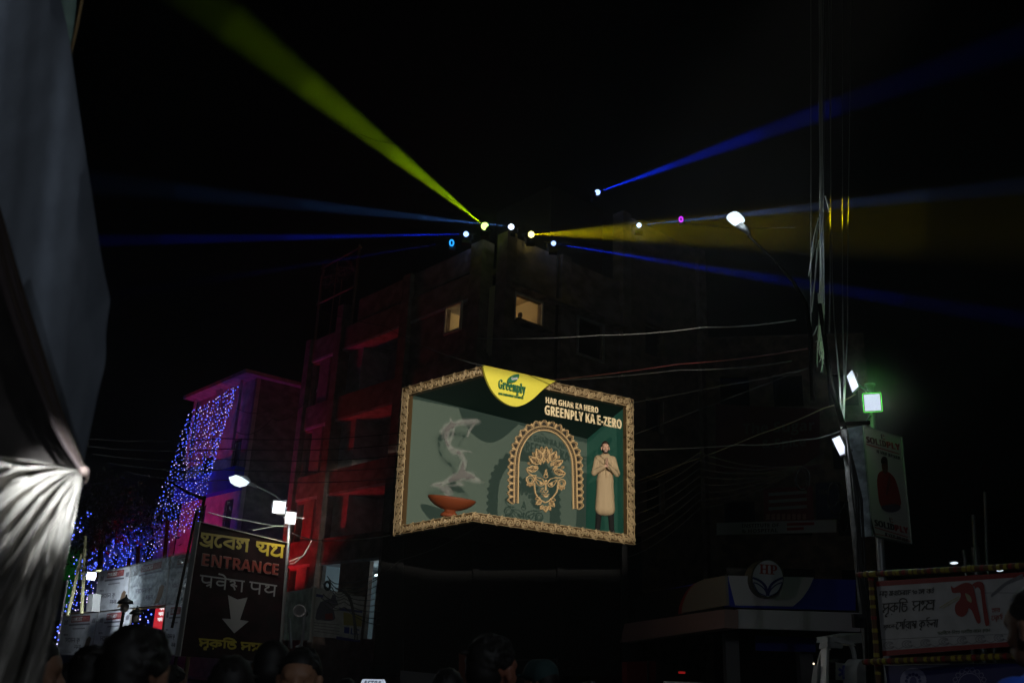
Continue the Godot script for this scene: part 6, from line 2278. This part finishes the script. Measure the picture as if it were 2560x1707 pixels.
func banner_stand() -> void:
	var pl := vplane(2190, 12.5, 2560, 10.5)
	var q := v2([2191, 1453, 2640, 1425, 2640, 1608, 2209, 1640])
	var t := thing("festival_banner", "white festival banner with black and big red script between red bands", "banner", hit(q[3], pl))
	var st := begin()
	slab(st, q, pl, 0, .02)
	part("cloth", st, worn("banner_white", Color(0.55, 0.55, 0.57), 0.55, 91, 0.6, .12), t)
	st = begin()
	var red := Color(.3, .012, .012)
	pface(st, v2([2191, 1453, 2640, 1425, 2640, 1437, 2193, 1466]), pl, .004, red)
	pface(st, v2([2206, 1627, 2640, 1596, 2640, 1608, 2209, 1640]), pl, .004, red)
	part("red_band", st, printed("festival_print", .55), t)
	var ink := Color(.015, .015, .015)
	st = begin()
	word(st, ["ma", "tri"], Vector2(2201, 1479), Vector2(2221, 1478), 11, 2.0, pl, .004, ink)
	word(st, ["a", "r", "aa", "dh", "n", "aa", "y", "-"], Vector2(2225, 1478), Vector2(2280, 1475), 11, 2.0, pl, .004, ink)
	word(st, ["7", "0"], Vector2(2282, 1475), Vector2(2296, 1474), 11, 2.2, pl, .004, ink, false)
	word(st, ["t", "m"], Vector2(2298, 1474), Vector2(2313, 1473), 11, 2.0, pl, .004, ink)
	word(st, ["b", "rsh"], Vector2(2318, 1473), Vector2(2337, 1472), 11, 2.0, pl, .004, ink)
	word(st, ["su", "ru", "i", "ch"], Vector2(2208, 1510), Vector2(2272, 1505), 24, 3.2, pl, .004, ink)
	word(st, ["s", "ng", "gh"], Vector2(2282, 1504), Vector2(2340, 1500), 24, 3.2, pl, .004, ink)
	word(st, ["sri", "j", "e", "n", "-"], Vector2(2211, 1563), Vector2(2241, 1561), 8, 1.6, pl, .004, ink)
	word(st, ["e", "g", "au", "r", "aa", "ngg"], Vector2(2242, 1556), Vector2(2294, 1552.5), 18, 2.6, pl, .004, ink)
	word(st, ["ku", "ii", "l", "aa"], Vector2(2300, 1552), Vector2(2348, 1549), 18, 2.6, pl, .004, ink)
	part("black_script", st, mats["festival_print"], t)
	st = begin()
	word(st, ["p", "r", "i", "b", "e", "sh", " ", "i", "n", "t", "t", " ", "s", "n", "i", "t", "y", " ", "b", "dh", "n", " ", "k", "r", "n"].map(func(k): return k if GLYPH.has(k) else "ku"), Vector2(2346, 1580), Vector2(2478, 1572), 7, 1.2, pl, .004, Color(.1, .14, .08))
	word(st, ["t", "aa", "r"], Vector2(2481, 1522), Vector2(2503, 1520), 9, 1.5, pl, .004, Color(.35, .04, .03))
	word(st, ["ee", "ku", "ii", " ", "ee"], Vector2(2481, 1540), Vector2(2524, 1537), 11, 1.7, pl, .004, Color(.35, .04, .03))
	part("small_script", st, mats["festival_print"], t)
	st = begin()
	var Z := func(l: Array) -> Array: return smooth(zz(l, 2000, 1300, 3.852), 4)
	var X := func(l: Array) -> Array: return smooth(zz(l, 2000, 1300, 3.852), 3, true)
	pface(st, X.call([1462, 632, 1490, 652, 1560, 615, 1620, 602, 1668, 625, 1690, 690, 1712, 800, 1748, 960, 1735, 995, 1710, 980, 1662, 870, 1632, 850, 1622, 885, 1590, 925, 1550, 930, 1510, 900, 1500, 850, 1510, 805, 1540, 770, 1556, 735, 1550, 700, 1490, 702, 1470, 685]), pl, .006, red)
	pface(st, X.call([1600, 705, 1640, 722, 1662, 760, 1660, 795, 1625, 775, 1612, 745]), pl, .009, Color(.42, .4, .25))
	pface(st, X.call([1668, 622, 1700, 598, 1735, 592, 1768, 605, 1785, 645, 1795, 760, 1822, 920, 1833, 1000, 1812, 1018, 1792, 1000, 1770, 850, 1752, 700, 1735, 655, 1712, 648, 1698, 662, 1690, 640]), pl, .0075, red)
	part("large_script", st, mats["festival_print"], t)
	st = begin()
	stroke(st, Z.call([1350, 845, 1440, 790, 1540, 735]), 1.6, pl, .0045, Color(.45, .4, .1))
	stroke(st, Z.call([1380, 850, 1480, 790, 1560, 745]), 1.4, pl, .0045, Color(.45, .4, .1))
	for k in 5: stroke(st, Z.call([1850, 740 - k * 4, 1920, 690 - k * 8, 2000, 620 - k * 6, 2157, 560 - k * 10]), 2.4, pl, .0045 + .001 * k, Color(.22, .22, .25))
	stroke(st, Z.call([1740, 702, 1900, 700, 2157, 702]), 1.8, pl, .0046, Color(.3, .3, .33))
	# scroll border
	stroke(st, Z.call([790, 1150, 2157, 1090]), 1.2, pl, .0045, Color(.2, .2, .22))
	for i in 8:
		var c := Vector2(2225 + i * 46, 1613 - i * 3.1)
		for k in 3: stroke(st, circle(c + Vector2(k * 3, 0), 14 - k * 4.2, 14, 9 - k * 2.6, .4, 5.4), 1.5, pl, .0045 + .0006 * k, Color(.24, .24, .27))
		stroke(st, smooth([c + Vector2(14, 4), c + Vector2(24, 9), c + Vector2(36, 2)], 3), 1.4, pl, .005, Color(.24, .24, .27))
	part("ornament_print", st, mats["festival_print"], t)
	# the blue banner below
	var b := thing("blue_banner", "dark blue banner with pale round emblems under the festival banner", "banner", hit(Vector2(2300, 1690), pl))
	st = begin()
	slab(st, v2([2213, 1663, 2640, 1655, 2640, 1800, 2232, 1800]), pl, 0, .02)
	part("cloth", st, mat("blue_flex", Color(0.02, 0.022, 0.16), 0.5), b)
	st = begin()
	var pale := Color(.3, .3, .5)
	pface(st, circle(Vector2(2285, 1702), 33, 30), pl, .004, pale)
	for k in 12:
		var d := Vector2(cos(TAU * k / 12), sin(TAU * k / 12))
		pface(st, circle(Vector2(2285, 1702) + d * 17, 4.2, 8), pl, .006, Color(.03, .03, .18))
	pface(st, circle(Vector2(2285, 1704), 9, 10, 13), pl, .006, Color(.04, .04, .2))
	part("round_emblem", st, printed("blue_print", .5), b)
	st = begin()
	for k in 18:
		var d := Vector2(cos(TAU * k / 18), sin(TAU * k / 18))
		stroke(st, circle(Vector2(2426, 1712) + d * 38, 6, 6), 1.6, pl, .004, pale, -1, true)
	stroke(st, circle(Vector2(2426, 1712), 29, 30), 2, pl, .004, pale, -1, true)
	part("petal_ring_emblem", st, printed("blue_print", .5), b)
	st = begin()
	rib(st, v2([2213, 1663, 2640, 1655]), 1.6, pl, .02, .03)
	part("hem", st, mats["alu_strip"], b)
	taped_bamboo("taped bamboo rail along the top of the festival banner", at(2144, 1437, 12.6), at(2640, 1410, 10.2), 30)
	taped_bamboo("taped bamboo rail between the white and the blue banner", at(2160, 1655, 12.4), at(2640, 1636, 10.2), 26)
	taped_bamboo("upright taped bamboo at the banner's edge beside the cable pole", at(2177, 1432, 12.5), at(2202, 1760, 12.5), 12)

# ------------------------------------------------------------------ wires
func wire(label: String, pts: Array, r: float, m: Material, sag := 0.0, group := "") -> void:    # pts: [x, y, distance]
	var l := []
	for p in pts: l.append(at(p[0], p[1], p[2]))
	var fine := []
	for i in l.size() - 1:
		for k in 8:
			var f := k / 8.0
			fine.append(l[i].lerp(l[i + 1], f) - Vector3(0, sag * 4 * f * (1 - f), 0))
	fine.append(l[-1])
	var t := thing("overhead_wire", label, "wire", l[0], group)
	var st := begin()
	tube(st, fine, r, r, 4)
	part("wire", st, m, t)

func wires() -> void:
	var grey := mat("wire_grey", Color(.1, .1, .095), .6)
	var dark := mat("wire_dark", Color(.02, .02, .02), .5)
	var red := mat("wire_red", Color(.16, .025, .025), .6)
	wire("grey wire running down from the upper left to the display's yellow corner", [[690, 735, 31], [960, 815, 29], [1210, 915, 27.5]], .012, grey, .15)
	wire("pale wire crossing the concrete building just under its lit windows", [[1190, 846, 27], [1500, 838, 24], [1760, 818, 21], [1990, 800, 17]], .012, mat("wire_pale", Color(.22, .22, .2), .6), .05)
	wire("red wire from the display's top edge to the cable pole", [[1340, 952, 31], [1700, 910, 22], [2040, 868, 17]], .013, red, .05)
	wire("grey wire just below the red one", [[1330, 952, 31], [1700, 925, 22], [1980, 902, 17]], .01, grey, .06)
	wire("faint grey wire rising from the display's right top corner", [[1540, 1012, 33], [1800, 965, 21], [2000, 925, 17]], .009, grey, .03)
	wire("thick twisted pale cable from the display's right side to the cable pole", [[1550, 1124, 33], [1850, 1112, 20], [2000, 1100, 17], [2100, 1078, 15.3]], .014, mats["wire_pale"], .04)
	wire("yellowish wire climbing to the floodlight on the plywood sign's pole", [[1560, 1212, 33], [1690, 1165, 27], [1900, 1085, 19], [2060, 1020, 16.5], [2140, 985, 16]], .011, mat("wire_yellow", Color(.22, .19, .08), .6), .03)
	wire("dim wire slanting across the shop block to the cable pole", [[1550, 1100, 33], [1850, 985, 21], [2020, 920, 17]], .009, grey)
	wire("dark wire across the broad green beam, nearer the lamp", [[1000, 470, 33], [1100, 488, 33], [1215, 520, 34]], .012, dark, .1)
	wire("dark wire across the broad green beam, further up", [[790, 318, 30], [900, 335, 30], [1010, 362, 31]], .012, dark, .1)
	wire("dark wire from the stair head towards the street lamp", [[1560, 545, 38], [1700, 556, 30], [1990, 568, 18]], .01, dark, .1)
	for i in 5:
		wire("dark wire stretched before the light-strung house and the concrete building", [[150 + 40 * i, 1090 + i * 22, 22], [560, 1096 + i * 26, 24], [1000, 1082 + i * 28, 26]], .011, dark, .1, "wires before the left houses")
	wire("pale wire from the light-strung house down to the floodlights' pole", [[520, 1281, 20], [620, 1302, 19.6], [716, 1316, 19.3]], .012, mats["wire_pale"], .02)
	wire("short pale wire forking from the one over the entrance board", [[632, 1326, 19.4], [686, 1315, 19.3]], .011, mats["wire_pale"])
	wire("grey wire from the house's side wall, upper of two", [[588, 1078, 30], [680, 1045, 30], [765, 1000, 30]], .012, grey, .3)
	wire("grey wire from the house's side wall, lower of two", [[590, 1020, 30], [700, 1010, 30], [770, 1000, 30]], .01, grey, .25)
	wire("loop of pale wire hanging beside the entrance board, outer one", [[780, 1350, 19.2], [762, 1385, 19.2], [735, 1408, 19.2], [700, 1416, 19]], .011, mats["wire_pale"], .0)
	wire("loop of pale wire hanging beside the entrance board, inner one", [[780, 1350, 19.2], [756, 1390, 19.1], [720, 1405, 19.1], [690, 1400, 19]], .009, mats["wire_pale"], .0)
	wire("level grey wire from the floodlights' pole to the display", [[726, 1330, 19.3], [780, 1349, 20], [870, 1350, 22], [975, 1338, 25]], .011, grey, .02)
	wire("dim wire slanting up under the display's lower edge", [[860, 1480, 22], [1000, 1400, 24], [1200, 1312, 26]], .01, dark, .1)
	for i in 9:
		wire("dark wire in the tangle before the white-lit windows", [[800 + rng.randf() * 30, 1440 + i * 9, 23], [860, 1452 + i * 8 + rng.randf() * 10, 23], [950, 1425 + i * 17, 24]], .011, dark, .1, "wires in the tangle before the lit windows")
	for i in 3:
		var l := []
		for p in smooth(v2([838 + i * 4, 1470, 868 + i * 3, 1490, 882 + i * 2, 1540, 886 + i * 4, 1600]), 3): l.append([p.x, p.y, 23.5])
		wire("black cable drooping over the dim banner", l, .014, dark, 0, "cables over the dim banner")
	var k := []
	for p in circle(Vector2(818, 1464), 7, 14, 10): k.append([p.x, p.y, 23.2])
	k.append(k[0])
	wire("black coil of cable hanging before the white-lit window", k, .03, dark)
	for i in 8:
		wire("faint wire fanning from the display's right side towards the shop block", [[1560, 1395 - i * 26, 34], [1750, 1270 - i * 20, 23], [2060, 1130 + i * 4, 16.5]], .008, dark, .2, "wires fanning out behind the display")

# ------------------------------------------------------------------ the tent at the left
func tent() -> void:
	# upper cloth: a hanging grey sheet with soft vertical folds, its edge as in the photograph
	var edge := smooth(v2([135, -60, 165, 60, 185, 190, 205, 330, 228, 480, 252, 640, 268, 718, 274, 748, 272, 770, 264, 830, 262, 905, 245, 980, 228, 1060, 206, 1160]), 4)
	var t := thing("grey_cloth", "large grey tent cloth hanging at the left edge of the picture", "cloth", at(120, 800, 2.3))
	var cloth := worn("tent_grey", Color(0.3, 0.34, 0.41), 0.85, 101, 1.0, .14)
	cloth.rim_enabled = true; cloth.rim = .3
	t.set_meta("kind", "thing")
	sheet(t, "cloth", edge, func(x, y): return 2.25 + .025 * sin(x * .03 + y * .004) + .006 * sin(x * .11 + y * .01) + .0012 * (270 - x), -420.0, 30, cloth)
	# green tarpaulin behind
	var t2 := thing("green_tarpaulin", "strip of dark green tarpaulin with a brown hem behind the grey cloth", "cloth", at(170, 100, 2.7))
	var e2 := smooth(v2([190, -60, 190, 0, 184, 60, 172, 130, 158, 180, 150, 225, 150, 300]), 4)
	sheet(t2, "cloth", e2, func(x, y): return 2.7 + .02 * sin(x * .07), 60.0, 12, worn("tarp_green", Color(0.16, 0.24, 0.2), 0.7, 102, 1.5, .2))
	var hem := []
	for p in smooth(v2([208, -20, 200, 20, 186, 90, 168, 160, 150, 226]), 4): hem.append(at(p.x, p.y, 2.69))
	var st := begin()
	tube(st, hem, .006, .005, 6)
	part("hem", st, mat("hem_brown", Color(0.2, 0.12, 0.04), 0.6), t2)
	# pleated brown border
	var t3 := thing("pleated_border", "brown pleated border where the plastic sheet meets the grey cloth", "cloth", at(100, 950, 2.2))
	for k in 4:
		st = begin()
		var l := []
		for p in smooth(v2([-30, 500, 0, 590 + k * 24, 40, 720 + k * 26, 95, 880 + k * 24, 150, 1040 + k * 14, 206, 1175]), 5): l.append(at(p.x - k * 3 + 3, p.y, 2.16 - .02 * k))
		tube(st, l, .02 - .002 * k, .004, 8)
		part("pleat", st, mat("pleat_%d" % (k % 2), [Color(.02, .011, .006), Color(.026, .017, .017)][k % 2], .95), t3)
	# silver plastic sheet tied at a knot, folds fanning out from it
	var s := thing("plastic_sheet", "crumpled silver plastic sheet tied to a knot, shining in lamplight", "sheet", at(206, 1178, 2.1))
	var m := mat("silver_plastic", Color(0.2, 0.185, 0.165), 0.5, 0.0)
	m.metallic_specular = .3
	var fn := FastNoiseLite.new()
	fn.seed = 9; fn.frequency = .9
	st = begin()
	st.set_smooth_group(0)
	var knot := Vector2(207, 1178)
	var na := 110
	var nr := 40
	var g := []
	for i in na + 1:
		var u := float(i) / na                  # 0: upper fold, 1: the free edge
		var mid := Vector2(-90, 1105).lerp(Vector2(198, 1250), pow(u, .75))
		var end := Vector2(-300, 1160).lerp(Vector2(-330, 1780), u / .3) if u < .3 else Vector2(-330, 1780).lerp(Vector2(98, 1740), (u - .3) / .7)
		var row := []
		for j in nr + 1:
			var f := float(j) / nr
			var p := knot * (1 - f) * (1 - f) + mid * 2 * f * (1 - f) + end * f * f
			var w := fn.get_noise_2d(u * 9.0, f * 1.6)
			var fold := sin(u * 46 + 3.0 * fn.get_noise_2d(u * 4.0 + 20.0, f * 2.0)) * .55 + sin(u * 97 + 4.0 * w) * .08 + 1.3 * w
			row.append(at(p.x, p.y, 2.1 + fold * (.004 + .05 * minf(f * 1.6, 1.0)) - .10 * sin(minf(f * 1.3, 1.0) * PI * .5) * (1.0 - u)))
		g.append(row)
	for i in na:
		for j in nr: quad(st, g[i][j], g[i + 1][j], g[i + 1][j + 1], g[i][j + 1])
	part("sheet", st, m, s)
	# dull lining between the border and the shining sheet
	st = begin()
	st.set_smooth_group(0)
	g = []
	for i in 13:
		var u := i / 12.0
		var far := Vector2(-120, 430).lerp(Vector2(-200, 1180), u)
		var row := []
		for j in 15:
			var f := j / 14.0
			var p := knot.lerp(far, f)
			row.append(at(p.x, p.y, 2.16 + .012 * sin(u * 13 + f) * f + .02 * sin(u * PI)))
		g.append(row)
	for i in 12:
		for j in 14: quad(st, g[i][j], g[i + 1][j], g[i + 1][j + 1], g[i][j + 1])
	part("lining", st, worn("brown_lining", Color(.03, .023, .02), .8, 103, 2.0, .3), s)
	st = begin()
	ball(st, at(208, 1179, 2.1), .012, 8)
	for k in 3: tube(st, [at(208, 1179, 2.1), at(214 + k * 2, 1172 + k * 8, 2.11), at(206 + k * 3, 1196 + k * 5, 2.12)], .004, .002, 4)
	part("knot", st, mat("tie_string", Color(.1, .07, .06), .8), s)
	# unseen floodlight with a narrow cone, added for the sheet's highlight
	flood("added_sheet_floodlight", "unseen white floodlight added outside the picture to light the plastic sheet", Vector3(-.35, 2.75, -.75), at(146, 1218, 2.1), Color(.88, .95, 1), 70.0, 2.7, .1, 3.0)
	# pole under the cloth
	var p := thing("tent_pole", "dark tent pole in the shade under the plastic sheet", "pole", at(95, 1500, 2.6))
	st = begin()
	var foot := at(30, 1700, 2.6); foot.y = 0
	tube(st, [foot, at(95, 1480, 2.6), at(150, 1200, 2.5)], .018, .018, 8)
	part("pole", st, mats["timber"], p)

# cloth to the left of an edge line: columns of points between x0 and the edge, with a given distance field
func sheet(t: Node3D, called: String, edge: Array, depth: Callable, x0: float, n: int, m: Material) -> void:
	var st := begin()
	st.set_smooth_group(0)
	var g := []
	for p in edge:
		var row := []
		for k in n + 1:
			var x := lerpf(p.x, x0, k / float(n))
			row.append(at(x, p.y, depth.call(x, p.y) - (.015 if k == 0 else 0.0)))
		g.append(row)
	for i in g.size() - 1:
		for k in n: quad(st, g[i][k], g[i][k + 1], g[i + 1][k + 1], g[i + 1][k])
	part(called, st, m, t)

# ------------------------------------------------------------------ people
func stand(label: String, x: float, y: float, d: float, yaw: float, hair: String, shirt: Color, skin: Color, face := false) -> Node3D:
	var top := at(x, y, d)
	var p := person(label, Vector3(top.x, 0, top.z), yaw, top.y / 1.775, hair, shirt, skin, face)
	return p

func crowd() -> void:
	var skin := Color(0.22, 0.11, 0.065)
	var darkc := Color(0.02, 0.02, 0.025)
	stand("man seen from behind at the left, in profile beside the brown board", 96, 1588, 3.6, 2.0, "cropped", darkc, skin)
	stand("person seen from behind with round head, before the lower printed panels", 240, 1612, 4.3, PI, "short", Color(.03, .03, .05), skin)
	stand("tall person with thick hair seen from behind, largest head in the crowd", 358, 1565, 2.7, PI - .2, "curly", darkc, skin)
	stand("person half hidden between the tall one and the board's foot", 437, 1662, 6.5, 2.6, "short", Color(.05, .05, .06), skin)
	stand("person seen from behind under the entrance board's lower lettering", 585, 1636, 3.7, PI + .3, "short", darkc, skin)
	stand("person with a pale collar beside the one under the board", 640, 1652, 5.0, PI - .5, "cropped", Color(.3, .3, .32), skin)
	stand("person seen from behind at the board's lower right corner", 690, 1597, 4.6, PI, "cropped", darkc, skin)
	stand("man facing the camera with dark short hair, his eyes on the viewer", 757, 1616, 4.0, .05, "short", Color(.06, .03, .03), Color(.3, .15, .085), true)
	stand("person seen from behind with a rim of light on the hair, under the black tower", 1122, 1668, 5.0, PI, "short", darkc, skin)
	stand("man with curly hair and an ear showing, turned aside under the display", 1237, 1587, 4.0, PI - .7, "curly", darkc, Color(.26, .1, .06))
	var c := stand("man in a dark green cap near the door frame under the display", 1352, 1656, 5.8, PI + .8, "cropped", darkc, skin)
	var cap := meshpart("cap", flesh([[Vector3(0, 1.69, -.03), Vector3(0, 1.695, .03), .098, .09], [Vector3(-.04, 1.685, .1), Vector3(.04, 1.685, .1), .022, .022], [Vector3(-.05, 1.675, .15), Vector3(.05, 1.675, .15), .012, .012]], .007, .015), mat("cap_green", Color(0.02, 0.05, 0.05), 0.8), c)
	cap.position.y = .012
	stand("person in a blue shirt whose colour holds the blue light on it, at the right edge of the picture", 2592, 1458, 3.3, PI + .4, "cropped", Color(.03, .13, .8), skin)  # shirt colour brightened to hold the blue light on the shoulder
	stand("person in a white shirt seen from behind beside the far panels", 196, 1652, 5.6, 2.4, "short", Color(.5, .55, .62), skin)
	stand("person in a checked dark shirt low beside the lit notice", 133, 1664, 6.2, PI, "short", Color(.1, .09, .09), skin)
	stand("short person behind the man who faces the camera", 870, 1694, 7.0, PI, "short", darkc, skin)
	stand("person low in front of the rust-red panel", 1480, 1702, 6.0, 2.5, "short", Color(.1, .06, .05), skin)
	# someone leaning at the lit window
	var w := K + UR * 1.45 - NR * 0.45
	person("person leaning at the warm lit window of the concrete building", Vector3(w.x, 15.95 - 1.775 * .98, w.z), .6, .98, "cropped", darkc, Color(.1, .05, .03))
	# lit roof sign of a vehicle at the bottom edge
	var rp := vplane(900, 9.0, 965, 9.0)
	var t := thing("vehicle_roof_sign", "lit white roof sign of a vehicle with blue letters at the picture's lower edge", "lit sign", at(930, 1705, 9))
	var st := begin()
	slab(st, v2([906, 1698, 957, 1699, 968, 1725, 893, 1725]), rp, 0, .12)
	part("sign_box", st, glow("roof_sign_light", Color(.7, .8, 1), .55), t)
	letters(t, "lettering", "ASTRA", Vector2(910, 1701), Vector2(955, 1702), Vector2(906, 1714), rp, .01, .01, mat("roof_letter", Color(.02, .04, .2), .5))
